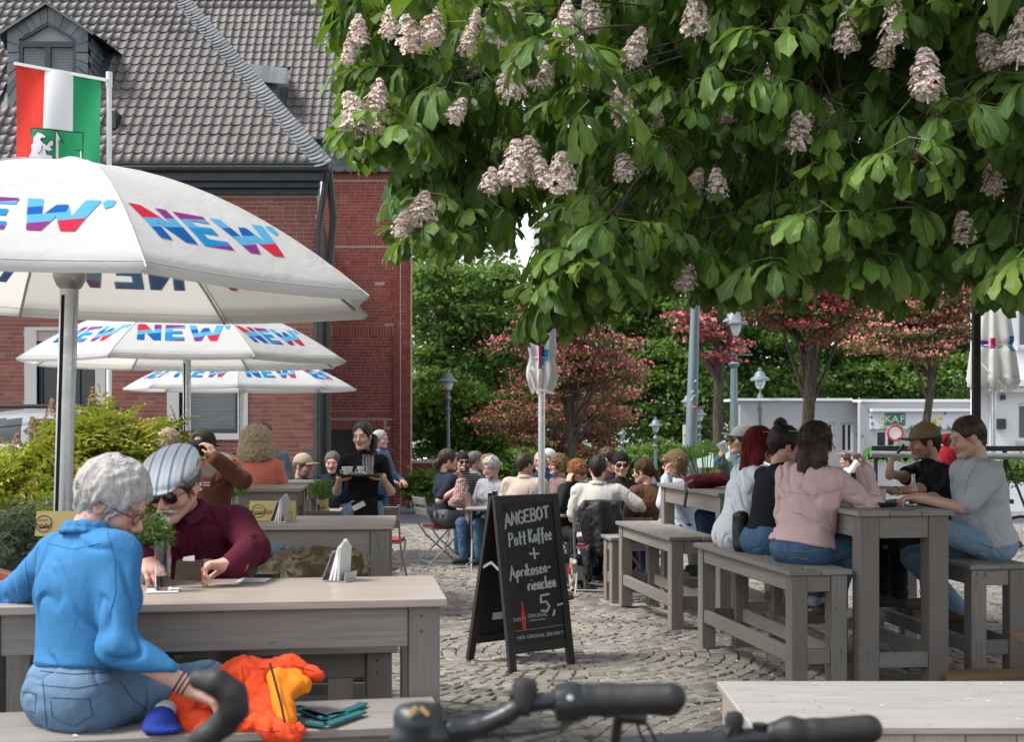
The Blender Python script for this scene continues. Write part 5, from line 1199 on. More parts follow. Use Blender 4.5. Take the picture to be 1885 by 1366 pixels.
        if female: 
            for q in (-1, 1): F_.ell(H+u*.31*s+f*.085*s+r*q*.07*s, (.06+g*.6, .055+g*.6, .06+g*.6), A, .04)
    def arms(F_, g, upto=1.0, k=.03, only=None):
        for sgn, (a_, e_, w_) in arm.items():
            if only and sgn not in only: continue
            F_.cap(a_, e_ if upto >= .5 else a_.lerp(e_, upto/.5), (.046*(.6+.4*B)+g*.85)*s, (.038+g*1.0)*s, k)
            if upto > .5: F_.cap(e_, e_.lerp(w_, (upto-.5)/.5), (.038+g*1.0)*s, (.038-(.011)*(upto-.5)/.5+g)*s, .02)
    def legsf(F_, g, k=.04):
        for sgn, (a_, b_, c_) in leg.items(): F_.cap(a_, b_, (.080*(.6+.4*B)+g)*s, (.054+g)*s, k); F_.cap(b_, c_, (.053+g)*s, (.036+g*1.3)*s, .02)
    bodyF = SDF(lo, hi, bv); torso(bodyF, -.012); arms(bodyF, 0 if sleeve in ('short', 'three') else -.003); bodyF.cap(N-u*.03, hw((0, -.035, -.12)), .057*s*(1 if not female else .88), .050*s*(1 if not female else .88), .03)
    if lower: legsf(bodyF, -.010)
    Vb, Qb = bodyF.mesh(); Cb = np.repeat(np.array(SK[skin])[None], len(Vb), 0)*(1+.06*vnoise(Vb*14, 3)[:, None])
    VV, QQ, CC = [Vb, Wh], [Qb, Qh+len(Vb)], [Cb, Ch]; off = len(Vb)+len(Vh)
    fv = max(.0036, D*.00050)
    for i, sgn in enumerate((-1, 1)):
        if not hands[i]: continue
        a_, e_, w_ = arm[sgn]; d = handd[i] if handd[i] is not None else (w_-e_).normalized(); d = Vector(d).normalized()
        n = Vector(palmn[i]) if palmn[i] is not None else Vector((0, 0, -1)); n = (n-d*n.dot(d)); n = n.normalized() if n.length > .05 else r*-sgn; th = d.cross(n)*(1 if sgn > 0 else -1)
        if th.dot(r*-sgn) < 0 and palmn[i] is None: th = -th
        hF = SDF(na(w_)-.17, na(w_)+.17, min(fv, .0075)); hF.cap(e_.lerp(w_, .72), w_, .030*s, .027*s, .0); hand_field(hF, w_, d, n, th, curl[i], s=1.0*s*(.92 if female else 1), point=point[i])
        v_, q_ = hF.mesh(); c_ = np.repeat(np.array(SK[skin])[None], len(v_), 0).astype(np.float32); tip = np.linalg.norm(v_-na(w_), axis=1)
        c_ *= (1-.10*np.clip((tip-.07)/.1, 0, 1)[:, None]*np.array([0, 1, 1])); VV.append(v_); QQ.append(q_+off); CC.append(c_); off += len(v_)
    smooth_obj('body', np.concatenate(VV), np.concatenate(QQ), M['skin'], root, np.concatenate(CC))
    # clothes
    if top is not None:
        tl = lo.copy(); tl[2] = (H-u*.2)[2]-.05; shf = SDF(tl, hi, bv*.95); torso(shf, loose); up_ = {'short': .40, 'three': .82, 'long': .985, 'none': .12}[sleeve]
        arms(shf, loose*(.9 if sleeve != 'short' else 1.35), up_); shf.cap(H+u*.44*s, N-u*.022, .070*s, (.064 if not female else .056)*s, .03)
        shf.cut(H-u*hem, -u, .012)
        Vs, Qs = shf.mesh(); Vs = wrinkle(Vs, Qs, wr, 11, (1, 1, .55), seed)
        o = smooth_obj('shirt', Vs, Qs, top, root, label=(part_labels or {}).get('shirt'))
        if collar is not None:
            cf = SDF(na(N)-.13, na(N)+.13, min(.008, bv*.8)); P_ = [N+u*(.018+.010*math.cos(t_))*s+(f*math.cos(t_)*.068+r*math.sin(t_)*.070)*s-u*.012*math.cos(t_) for t_ in np.linspace(0.35, 2*math.pi-.35, 15)]
            for p_, q_ in zip(P_, P_[1:]): cf.cap(p_, q_, .014*s, None, .006); cf.cap(p_+(p_-N)*.18-u*.02, q_+(q_-N)*.18-u*.02, .009*s, None, .008)
            v_, q_ = cf.mesh(); smooth_obj('collar', v_, q_, collar, root)
    if lower and trousers is not None:
        tf = SDF(lo, hi, bv); A = np.array([list(rt), list(fw), list(up)]); tf.ell(H, ((.160*B+.014)*s, (.125*B+.012)*s, .12*s), A, 0); tf.ell(H+u*.07*s, ((.150*B+.010)*s, (.105*B+.01)*s, .07*s), A, .03); legsf(tf, .016)
        v_, q_ = tf.mesh(); v_ = wrinkle(v_, q_, .006, 12, (1, 1, 1), seed+9); smooth_obj('trousers', v_, q_, trousers, root)
        if feet:
            for sgn, (a_, b_, c_) in leg.items():
                bz = c_-up*.055*s; sf = SDF(na(c_)-.30, na(c_)+.30, bv); fd = (fw+rt*sgn*.15).normalized(); sf.cap(bz-fd*.03*s, bz+fd*.15*s, .040*s, .034*s, .02).cap(c_, bz, .045*s, .042*s, .02); sf.cut(bz-up*.034*s, -up, .005)
                v_, q_ = sf.mesh(); sm = cloth('shoe_%d_%d_%d' % tuple(int(v*99) for v in shoes), shoes); smooth_obj('shoe', v_, q_, sm, root)
    def headpart(name, F_, mat, amp=0, freq=(55, 55, 9), seed_=3, lumps=0, adapt=0, label=None):
        v_, q_ = F_.mesh(adapt)
        if amp: nn = vnormals(v_, q_); w = vnoise(v_*na(freq)+vnoise(v_*14, seed_)[:, None]*1.5, seed_); v_ = v_+nn*(amp*w)[:, None]
        if lumps: nn = vnormals(v_, q_); w = vnoise(v_*38, seed_)+.6*vnoise(v_*75, seed_+1); v_ = v_+nn*(lumps*w)[:, None]
        return smooth_obj(name, (v_*hs) @ HA+na(HC_), q_, mat, root, label=label)
    hh = hv/hs
    if hair is not None and hstyle != 'none':
        hm = hairmat('hair_'+hair, HAIR[hair]); hb = hairmat('hair_shade_'+hair, tuple(x*.62 for x in HAIR[hair])); t_ = ho.get('vol', .010)  # base layer coloured darker so the gaps between locks look shaded
        f_ = SDF((-.22, -.26, -.42 if hstyle in ('long', 'pony') else -.24), (.22, .18, .22), hh*1.1); f_.ell((0, -.016, .036), (.078+t_, .099+t_, .088+t_), k=0)
        low = {'short': -.045, 'bob': -.10, 'long': -.1, 'curly': -.1, 'pony': -.055, 'bun': -.055, 'bald': -.04}[hstyle]
        if hstyle in ('short', 'bald'):
            f_.cap((0, -.07, 0), (0, -.065, -.05), .048, .042, .03); f_.ell((0, .105, -.040), (.082, .100, .108), k=.012, op='sub')
            for q in (-1, 1): f_.ell((q*.09, .005, -.035), (.03, .032, .042), k=.01, op='sub')
            f_.cut((0, -.09, -.085), (0, -.25, -1), .01)
            if ho.get('quiff'): f_.ell((0, .065, .105), (.06, .045, .03), k=.03)
            if hstyle == 'bald': f_.ell((0, .03, .12), (.075, .10, .09), k=.01, op='sub')
        elif hstyle in ('pony', 'bun'):
            f_.cap((0, -.07, 0), (0, -.06, -.05), .045, .035, .03); f_.ell((0, .112, -.028), (.082, .098, .112), k=.012, op='sub')
            for q in (-1, 1): f_.ell((q*.09, .005, -.035), (.026, .026, .04), k=.01, op='sub')
            if hstyle == 'bun': f_.ell((0, -.05, .135), (.042, .042, .038), k=.015)
            else: sx_ = ho.get('side', .02); f_.cap((0, -.10, .01), (sx_, -.125, -.03), .022, .026, .015).cap((sx_, -.125, -.03), ho.get('tail', (.03, -.13, -.19)), .030, .016, .02)
        elif hstyle == 'bob':
            l_ = ho.get('len', -.085)
            for q in (-1, 1): f_.cap((q*.062, -.02, .02), (q*.070, -.015, l_), .036, .030, .035)
            f_.cap((0, -.075, .0), (0, -.068, l_), .052, .045, .035); f_.ell((0, .112, -.045), (.066, .092, .098), k=.012, op='sub')
        elif hstyle == 'long':
            l_ = ho.get('len', -.27)
            for q in (-1, 1): f_.cap((q*.060, -.02, .03), (q*.072, -.035, -.10), .036, .038, .035); f_.cap((q*.072, -.035, -.10), (q*.070, -.075, l_), .038, .022, .03)
            f_.cap((0, -.075, .0), (0, -.10, l_), .055, .040, .035); f_.ell((0, .116, -.046), (.064, .095, .102), k=.012, op='sub')
        elif hstyle == 'curly':
            f_.ell((0, -.03, .03), (.145, .14, .130), k=.03); f_.ell((0, -.045, -.09), (.168, .13, .125), k=.04); f_.ell((0, .14, -.055), (.066, .10, .095), k=.02, op='sub')
        if ho.get('fringe'): f_.ell((0, .075, .062), (.066, .03, .026), k=.02)
        locks = dict(short=(520, .034), bald=(200, .02), bob=(700, .055), long=(900, .075), curly=(1500, .030), pony=(600, .045), bun=(600, .040))[hstyle]
        if ho.get('cutcap') is not None: f_.cut((0, 0, ho['cutcap']), (0, 0, 1), .0)
        capped = any(e[0] in ('cap', 'cap_back', 'beanie', 'flatcap') for e in extras)
        if capped: f_.cut((0, 0, .034), (0, 0, 1), .0)
        headpart('hair', f_, hb, .0 if hstyle == 'curly' else ho.get('amp', .006), lumps=.011 if hstyle == 'curly' else ho.get('lumps', 0), seed_=seed)
        v_, q_ = f_.mesh(); nn = vnormals(v_, q_); gg = np.random.default_rng(seed+70)
        if capped: kk_ = v_[:, 2] < .02; v_, nn = v_[kk_], nn[kk_]
        gg = np.random.default_rng(seed+70); nl = int(locks[0]*(9 if D < 6 else 4.5 if D < 10 else 1.6)); ix = gg.integers(len(v_), size=nl); p = v_[ix]; n_ = nn[ix]
        crown = na((.01, -.03, .13)); dirn = p-crown; dirn = dirn/(np.linalg.norm(dirn, axis=1)[:, None]+1e-6)*.8+na((0, -.15, -.9)); jit = .75 if hstyle == 'curly' else .22 if not ho.get('lumps') else .5
        fq = 42 if hstyle == 'curly' else 16; co_ = np.stack([vnoise(p*fq, seed+i_) for i_ in range(3)], 1); dirn = dirn+co_*(1.6 if hstyle == 'curly' else 1.1 if ho.get('lumps') else .55)+gg.normal(0, jit*.35, p.shape); dirn -= n_*(dirn*n_).sum(1)[:, None]; dirn /= np.linalg.norm(dirn, axis=1)[:, None]+1e-6; sd = np.cross(dirn, n_); Ln = locks[1]*gg.uniform(.6, 1.3, nl)[:, None]; wd = (.0021 if D < 6 else .0034 if D < 10 else .0065)*gg.uniform(.6, 1.2, nl)[:, None]
        rows = []; cv = gg.normal(0, .3 if hstyle != 'curly' else .9, nl)[:, None]
        for j_, (t_, w_, h_) in enumerate(((0, .5, .0), (.35, 1, .0085), (.7, .8, .010), (1, .12, .006))):
            c_ = p+dirn*Ln*t_+sd*cv*Ln*t_*t_*.5+n_*(h_+.007*np.abs(co_[:, :1])*t_+(.006*gg.random(nl)[:, None] if j_ == 3 else 0)); rows += [c_+sd*wd*w_, c_-sd*wd*w_]
        VV_ = np.stack(rows, 1); FF_ = (np.array([(0, 1, 3, 2), (2, 3, 5, 4), (4, 5, 7, 6)])[None]+(np.arange(nl)*8)[:, None, None]).reshape(-1, 4)
        lk = mk('hair_locks', (VV_.reshape(-1, 3)*hs) @ HA+na(HC_), FF_, hm, root, True, kind='stuff')
    for e in extras:
        k_ = e[0]
        if k_ in ('cap', 'cap_back', 'beanie', 'flatcap'):
            m_ = e[1]; f_ = SDF((-.14, -.22, -.05), (.14, .24, .20), hh); bk = -1 if k_ == 'cap_back' else 1
            if k_ == 'beanie': f_.ell((0, -.015, .045), (.088, .109, .098), k=0); f_.ell((0, .10, -.052), (.10, .10, .093), k=.008, op='sub'); f_.cut((0, 0, .0), (0, -.15, -1), .0); 
            elif k_ == 'flatcap':
                f_.ell((0, .012, .080), (.106, .140, .038), np.array(Matrix.Rotation(R(10), 3, 'X')), 0); f_.ell((0, -.015, .05), (.090, .110, .06), k=.03); f_.cut((0, 0, .028), (0, -.10, -1), .004); f_.ell((0, .118, .045), (.070, .052, .010), k=.012)
            else:
                f_.ell((0, -.012, .040), (.089, .109, .097), k=0); f_.cut((0, 0, .030), (0, 0, -1), .002); f_.ell((0, bk*.118, .036), (.068, .066, .010), np.array(Matrix.Rotation(R(-12*bk), 3, 'X')), k=.006)
                f_.ell((0, 0, .138), .008, k=.004)
                if k_ == 'cap_back' or e[-1] == 'gap': f_.ell((0, -bk*.115, .045), (.034, .03, .022), k=.0, op='sub')
            headpart('cap', f_, m_)
        elif k_ in ('glasses', 'sunglasses', 'glasses_up'):
            m_ = e[1]; gl = M['shade_lens'] if k_ != 'glasses' else M['clear_lens']; dz = 0 if k_ != 'glasses_up' else .085; dy = 0 if k_ != 'glasses_up' else -.012
            b = MB()
            for q in (-1, 1):
                c = hw((q*.034, .101+dy, .0+dz)); rr = (.0250 if k_ != 'glasses' else .021)*hs
                ring = [c+(hrt*math.cos(t_)*1.08+hup*math.sin(t_)*.86)*rr for t_ in np.linspace(0, 2*math.pi, 15)]; b.tube(ring, .0022, 5)
                b.tube([hw((q*.060, .098+dy, .006+dz)), hw((q*.080, .06+dy, .008+dz)), hw((q*.083, -.01+dy, .004+dz))], .0022, 5)
            b.tube([hw((-.012, .105+dy, .004+dz)), hw((.012, .105+dy, .004+dz))], .0022, 5); fr = b.build('glasses', m_, root, True)
            b = MB()
            for q in (-1, 1):
                c = hw((q*.034, .1015+dy, .0+dz)); rr = (.0250 if k_ != 'glasses' else .021)*hs; b.add([c+hf*.003]+[c+(hrt*math.cos(t_)*1.08+hup*math.sin(t_)*.86)*rr for t_ in np.linspace(0, 2*math.pi, 17)[:-1]], [(0, i+1, (i+1) % 16+1) for i in range(16)])
            b.build('lens', gl, fr, True)
        elif k_ == 'moustache':
            f_ = SDF((-.06, .05, -.09), (.06, .13, -.02), hh*.8); 
            for q in (-1, 1): f_.cap((0, .103, -.049), (q*.026, .093, -.058), .0085, .0075, .006).cap((q*.026, .093, -.058), (q*.038, .083, -.064), .0075, .004, .004)
            headpart('moustache', f_, hairmat('hair_'+e[1], HAIR[e[1]]), .002)
        elif k_ == 'beard':
            f_ = SDF((-.09, -.02, -.15), (.09, .13, -.02), hh); f_.ell((0, .035, -.070), (.062, .066, .058), k=0); f_.ell((0, .10, -.062), (.030, .03, .014), k=.008, op='sub'); f_.ell((0, .05, -.005), (.10, .12, .040), k=.01, op='sub'); 
            headpart('beard', f_, hairmat('hair_'+e[1], HAIR[e[1]]), .003)
        elif k_ == 'goatee':
            f_ = SDF((-.05, .03, -.16), (.05, .12, -.05), hh*.8); f_.ell((0, .087, -.094), (.014, .012, .014), k=0); f_.cap((0, .088, -.10), (0, .09, -.116), .009, .004, .01); headpart('goatee', f_, hairmat('hair_'+e[1], HAIR[e[1]]), .002)
    info = dict(root=root, H=H, N=N, u=u, f=f, r=r, arm=arm, leg=leg, HC=HC_, hw=hw, fw=fw, rt=rt, hf=hf, hrt=hrt, hup=hup, s=s)
    return info
M['frame_dark'] = plain('dark_frame', (.02,.015,.015), .3, 0, .1, 9, 0); M['frame_red'] = plain('dark_red_frame', (.10,.015,.02), .3, 0, .1, 9, 0); M['frame_clear'] = plain('clear_frame', (.45,.40,.38), .2, 0, .1, 9, 0)
t = NT('shade_lens'); M['shade_lens'] = t.set((.012,.012,.014), .08, 0, .8); t = NT('clear_lens'); M['clear_lens'] = t.set((1, 1, 1), .02, 0, .5, **{'Alpha': .15})
# ------------------------------------------------------------------ the people
J1 = cloth('denim_light', (.19,.28,.38), 'denim'); J2 = cloth('denim_mid', (.055,.115,.20), 'denim'); J3 = cloth('denim_dark', (.02,.035,.07), 'denim'); J4 = cloth('denim_faded', (.10,.175,.27), 'denim')
TG = cloth('grey_trousers', (.10,.105,.105)); TB = cloth('black_trousers', (.018,.018,.02)); TW = cloth('cream_trousers', (.50,.48,.44)); TJ = cloth('grey_jeans', (.12,.12,.125), 'denim')
blue = cloth('blue_polo', (.045,.20,.43)); maroon = cloth('maroon_polo', (.085,.006,.022)); black = cloth('black_cotton', (.012,.012,.014)); navy = cloth('navy_cotton', (.018,.027,.045))
def XY(px, D): return (X(px, D), D)
# the couple at the near table
lady = person('older woman with white wavy hair in a bright blue polo shirt, seen from behind', XY(136, 3.84), 36, .75, lean=9, side=-4, sc=.95, build=.98, female=True, skin='old', head=(60, 30, 2), headoff=(.02, .02, -.045),
    L=P(122, 1060, 4.36), Rr=P(352, 1268, 3.74), poleL=(-.75, -.6, -.5), poleR=(-.2, -.5, -1), curl=(.6, .55), handd=(None, (.75, .1, -.45)), palmn=(None, (-.3, .1, -1)), top=blue, sleeve='three', loose=.020, hem=-.085, collar=blue,
    trousers=J4, hair='white', hstyle='short', hopt=dict(vol=.020, amp=.006, lumps=.003), extras=(('glasses', M['frame_red']),), seed=15, wr=.011, belly=.02)
man = person('older man in a maroon polo with a striped flat cap, sunglasses and white moustache', XY(405, 5.22), 182, .75, lean=27, side=8, sc=1.0, build=1.08, skin='pink', head=(12, 24, 0), headoff=(-.01, -.02, -.03),
    L=P(432, 1040, 4.50), Rr=P(262, 1030, 4.50), poleL=(1, -.1, -.35), poleR=(-1, 0, -.5), curl=(.85, .5), handd=((-.95, -.25, .02), (.5, -.5, -.35)), palmn=((-.1, -.35, -1), (.2, 0, -1)), top=maroon, loose=.020, collar=cloth('maroon_collar', (.10,.012,.035)),
    trousers=TG, shoes=(.03,.03,.03), hair='grey', hstyle='short', extras=(('flatcap', cloth('striped_cap', (.56,.57,.60), 'stripex')), ('sunglasses', M['frame_dark']), ('moustache', 'white'), ('goatee', 'white')), seed=5, wr=.012, belly=.03)
GR = 'guests on the left benches'
person('woman with sunglasses pushed up on light brown hair, mostly hidden behind the flat cap', XY(300, 9.7), 10, .75, lean=14, sc=.97, female=True, hair='sand', hstyle='bob', top=cloth('sand_jumper', (.30,.24,.18)), trousers=J2, extras=(('glasses_up', M['frame_clear']),), head=(0, -20, 0), seed=7, group=GR)
hood = person('man in a rust brown hooded jacket and dark cap, seen from behind', XY(372, 9.45), 8, .75, lean=16, sc=1.0, build=1.15, L=(.15, .32, .33), Rr=P(396, 843, 9.2), poleR=(1, -.2, -.8), top=cloth('rust_hoodie', (.13,.045,.028)), loose=.028, trousers=J3, hair='dark', hstyle='short',
    extras=(('cap', cloth('dark_olive_cap', (.045,.045,.032)), 'gap'),), head=(5, 12, 0), seed=8, group=GR, skin='tan', handd=(None, (-.4, .2, .8)), wr=.012, headoff=(-.06, 0, -.04))
person('woman with big blonde curls in a fluffy coral sweater, seen from behind', XY(470, 11.65), 2, .74, lean=6, sc=1.0, build=1.12, female=True, top=cloth('coral_knit', (.85,.24,.17), 'knit'), loose=.034, hem=.16, trousers=TB, hair='sand', hstyle='curly', seed=9, group=GR, wr=.012)
person('dark haired man in a grey T-shirt half hidden behind the blonde curls', XY(500, 13.75), 185, .82, lean=14, side=5, sc=1.02, top=cloth('slate_tee', (.13,.15,.17)), sleeve='short', trousers=J3, hair='dark', hstyle='short', seed=10, group=GR, hopt=dict(lumps=.006))
person('bearded man in a beige cap and olive jacket, sitting by the downpipe', XY(552, 14.2), 130, .50, lean=4, sc=1.0, skin='pink', top=cloth('olive_jacket', (.065,.058,.038)), loose=.03, trousers=TG, hair='grey', hstyle='short', extras=(('cap', cloth('beige_cap', (.42,.35,.26))), ('glasses', M['frame_dark']), ('beard', 'grey')), seed=11, group=GR, head=(-10, 6, 0))
nav = person('grey haired man with moustache in a navy jacket and checked scarf', XY(612, 15.6), 172, .50, lean=2, sc=1.03, build=1.15, skin='pink', top=cloth('navy_jacket', (.016,.026,.048)), loose=.03, trousers=TG, hair='grey', hstyle='short', extras=(('moustache', 'grey'),), seed=12, group=GR, head=(8, 4, 0), L=(.12, .30, .14), Rr=(.12, .28, .16))
# waitress
wt = person('waitress in a black T-shirt with a dark ponytail and black apron carrying a tray', XY(669, 11.2), 183, stand=True, lean=2, sc=.962, build=.92, female=True, skin='fair', head=(10, 4, 3), L=P(703, 878, 11.02), Rr=P(626, 880, 11.02), poleL=(.35, .8, -1), poleR=(-.35, .8, -1),
    curl=(.35, .5), handd=((-.5, -.6, -.15), (.6, -.5, -.1)), palmn=((0, 0, 1), (0, 0, 1)), top=black, sleeve='short', loose=.010, hem=-.02, trousers=J1, hair='dark', hstyle='pony', hopt=dict(tail=(-.105, .05, -.22), side=-.06, vol=.006, amp=.004), seed=13, face_opt=dict(lip=(.36, .12, .10)))
person('white haired man standing in the doorway light, half hidden behind the waitress', XY(696, 18.2), 115, stand=True, lean=3, sc=.99, skin='pink', top=cloth('denim_shirt', (.10,.17,.26)), trousers=J2, hair='white', hstyle='short', seed=14)
# middle crowd
GM = 'guests round the garden tables in the middle'
p12 = person('guest with a low ponytail in a navy T-shirt, sitting sideways on a folding chair', XY(817, 16.1), 66, .50, lean=4, sc=1.07, build=1.1, female=False, skin='pink', head=(12, 4, 0), L=P(842, 876, 16.1), Rr=P(842, 900, 15.8), top=navy, sleeve='short', loose=.020, trousers=TJ, hair='brown', hstyle='pony', hopt=dict(tail=(.0, -.12, -.10)), seed=20, group=GM, curl=(.8, .8))
person('bearded man in a backwards black and red cap and sunglasses', XY(850, 17.7), 165, .49, lean=3, sc=1.04, build=1.05, skin='fair', top=cloth('striped_shirt', (.03,.03,.035), 'stripe', (.22,.21,.20)), sleeve='short', loose=.02, trousers=J2, hair='dark', hstyle='short', extras=(('cap_back', cloth('black_red_cap', (.03,.02,.02))), ('sunglasses', M['frame_dark']), ('beard', 'dark')), seed=21, group=GM)
person('grey haired man with glasses and sleek short hair turned away', XY(872, 18.0), 75, .50, lean=2, sc=1.04, skin='old', top=cloth('checked_shirt', (.09,.13,.20), 'plaid', (.3,.33,.36)), trousers=J2, hair='grey', hstyle='short', extras=(('glasses', M['frame_dark']),), seed=22, group=GM)
person('woman with short curly dark blonde hair in a navy top', XY(894, 17.3), 105, .50, lean=4, sc=1.0, female=True, skin='pink', top=cloth('ink_blouse', (.015,.02,.035)), trousers=J3, hair='dblond', hstyle='bob', hopt=dict(lumps=.012, len=-.06), seed=23, group=GM, head=(-15, 5, 0))
person('woman with tousled white hair, glasses and a pale grey cardigan', XY(908, 15.9), 222, .47, lean=6, side=-4, sc=1.0, build=1.1, female=True, skin='pink', top=cloth('pale_grey_knit', (.34,.35,.38), 'knit'), loose=.024, trousers=J2, hair='white', hstyle='short', hopt=dict(vol=.022, lumps=.008), extras=(('glasses', M['frame_dark']),), seed=24, group=GM, head=(-2, 10, 0))
person('man in a cream ribbed short sleeved shirt, back to the camera', XY(964, 15.2), 12, .48, lean=8, sc=1.04, build=1.2, skin='tan', top=cloth('cream_rib', (.60,.50,.42), 'rib'), sleeve='short', loose=.024, collar=cloth('cream_rib', (.60,.50,.42), 'rib'), trousers=TW, hair='brown', hstyle='short', seed=25, group=GM, head=(38, 4, 0))
person('bald man with white goatee and glasses in a dark blue shirt', XY(996, 16.6), 200, .50, lean=0, sc=1.05, build=1.1, skin='pink', top=cloth('dark_blue_tee', (.025,.04,.075)), sleeve='short', trousers=TG, hair='white', hstyle='none', extras=(('glasses', M['frame_dark']), ('goatee', 'white')), seed=26, group=GM)
person('man in a white cap resting his hand on his cheek, behind the parasol pole', XY(1012, 17.4), 230, .52, lean=2, sc=1.05, skin='pink', top=cloth('blue_shirt', (.05,.09,.17)), trousers=J2, hair='grey', hstyle='short', extras=(('cap', cloth('white_cap', (.62,.63,.64))),), seed=27, group=GM, L=P(1012, 852, 17.0))
person('woman with loose grey blonde curls behind the redhead in sunglasses', XY(1034, 16.0), 250, .48, lean=4, sc=1.02, female=True, skin='pink', top=cloth('mauve_top', (.20,.14,.13)), trousers=J2, hair='dblond', hstyle='bob', hopt=dict(lumps=.014, vol=.022, len=-.05), seed=28, group=GM)
person('woman with long ginger hair and sunglasses leaning her cheek on her hand', XY(1046, 13.9), 152, .47, lean=10, side=-6, sc=.99, female=True, skin='fair', top=cloth('black_jumper', (.014,.018,.018)), loose=.020, trousers=TB, hair='ginger', hstyle='long', hopt=dict(len=-.24), extras=(('sunglasses', M['frame_dark']),), seed=29, group=GM, head=(-14, 12, 8), Rr=P(1047, 892, 13.55), poleR=(-.3, -.3, -1), handd=(None, (.1, .2, 1)), palmn=(None, (.6, .6, 0)))
w22 = person('dark haired man in a white ribbed short sleeved shirt, back to the camera', XY(1100, 12.95), 8, .47, lean=8, sc=1.02, build=1.12, skin='pink', top=cloth('white_rib', (.66,.64,.60), 'rib'), sleeve='short', loose=.024, collar=cloth('white_rib', (.66,.64,.60), 'rib'), trousers=J3, hair='dark', hstyle='short', hopt=dict(vol=.006), seed=30, group=GM, head=(6, 6, 0), Rr=P(1168, 918, 13.2), poleR=(.9, -.5, -.7))
person('brown haired man in a dark plum shirt behind the beanie man', XY(1118, 15.6), 278, .52, lean=0, sc=1.07, skin='pink', top=cloth('plum_shirt', (.06,.02,.035)), trousers=TG, hair='brown', hstyle='short', seed=31, group=GM)
person('man in a black beanie and sunglasses facing the camera', XY(1142, 14.1), 178, .48, lean=4, sc=1.04, build=1.2, skin='fair', top=cloth('black_tee', (.022,.023,.026)), sleeve='short', loose=.018, trousers=TB, hair='brown', hstyle='none', extras=(('beanie', cloth('black_beanie', (.014,.014,.016))), ('sunglasses', M['frame_dark'])), seed=32, group=GM, face_opt=dict(stubble=.6, brow=(.12,.07,.04)))
person('woman with a brown ponytail in a brown jacket, looking left', XY(1200, 13.25), 318, .46, lean=10, side=0, sc=1.0, build=1.12, female=True, skin='fair', top=cloth('brown_jacket', (.125,.062,.034)), loose=.032, trousers=TB, hair='mid', hstyle='pony', hopt=dict(tail=(.02, -.15, -.15)), extras=(('sunglasses', M['frame_dark']),), seed=33, group=GM, head=(-22, 8, 0), wr=.014)
person('woman with a blonde bob in a pale blue shirt, hand at her mouth', XY(1268, 12.35), 285, .55, lean=12, sc=1.0, build=1.1, female=True, skin='pink', top=cloth('pale_blue_shirt', (.50,.55,.66)), loose=.026, hem=.10, trousers=J3, hair='dblond', hstyle='bob', hopt=dict(fringe=1), extras=(('glasses', M['frame_dark']),), seed=34, group=GM, head=(-4, 6, 0), L=P(1228, 880, 12.1), poleL=(-.3, -.5, -1), handd=((-.1, .2, 1), None), palmn=((1, 0, 0), None), wr=.014)
# the right hand table
GRT = 'five friends round the tall table on the right'
cupman = person('man in a grey cap drinking from a white cup, behind the redhead', XY(1385, 11.2), 272, .75, lean=8, sc=1.0, skin='tan', top=cloth('jean_jacket', (.07,.13,.20), 'denim'), loose=.024, trousers=J3, hair='dark', hstyle='short', extras=(('cap', cloth('grey_cap', (.22,.23,.23))), ('sunglasses', M['frame_dark'])), seed=40, L=P(1326, 846, 10.95), poleL=(-.2, -.3, -1), handd=((.15, 0, 1), None), palmn=((1, 0, 0), None), head=(0, -4, 0))
def bench_at(t, dx=0): e = Vector((-math.sin(R(10.4)), math.cos(R(10.4)))); w = Vector((math.cos(R(10.4)), math.sin(R(10.4)))); c = Vector((1.63, 7.66))+e*t+w*(.2+dx); return (c.x, c.y)
person('woman with long wine red hair in a white shirt on the long bench', bench_at(1.47), 70, .75, lean=20, sc=1.0, female=True, skin='pink', top=cloth('white_shirt', (.68,.71,.77)), loose=.030, hem=.13, trousers=TW, hair='red', hstyle='long', hopt=dict(len=-.30), seed=41, group=GRT, head=(12, 6, 0), extras=(('glasses_up', M['frame_clear']),), L=(.1, .42, .27), Rr=(.1, .42, .27), shoes=(.3,.2,.14), wr=.014)
person('woman with dark pinned up hair and gold earring in a black top', bench_at(.98, .02), 66, .75, lean=16, sc=1.0, female=True, skin='pink', top=cloth('black_top', (.012,.014,.018)), loose=.018, hem=-.045, trousers=J2, hair='dark', hstyle='bun', extras=(('glasses_up', M['frame_clear']),), seed=42, group=GRT, head=(14, 8, 0), L=(.1, .42, .27), Rr=(.1, .42, .27), shoes=(.25,.16,.10))
pink = person('woman with brown hair in a pale pink blouse holding up a cigarette', bench_at(.42, .05), 44, .75, lean=10, side=4, sc=1.02, build=1.16, female=True, skin='tan', top=cloth('pink_blouse', (.74,.52,.52)), loose=.032, hem=-.03, trousers=J2, hair='brown', hstyle='long', hopt=dict(len=-.24), seed=43, group=GRT, head=(14, 6, 0),
    L=(.1, .40, .27), Rr=P(1592, 868, 8.2), poleR=(.7, -.2, -1), handd=(None, (-.05, .05, 1)), palmn=(None, (-1, .3, 0)), curl=(.5, .9), wr=.016, shoes=(.55,.55,.55), feet_pos=(P(1500, 1090, 8.6), P(1535, 1118, 8.45)))
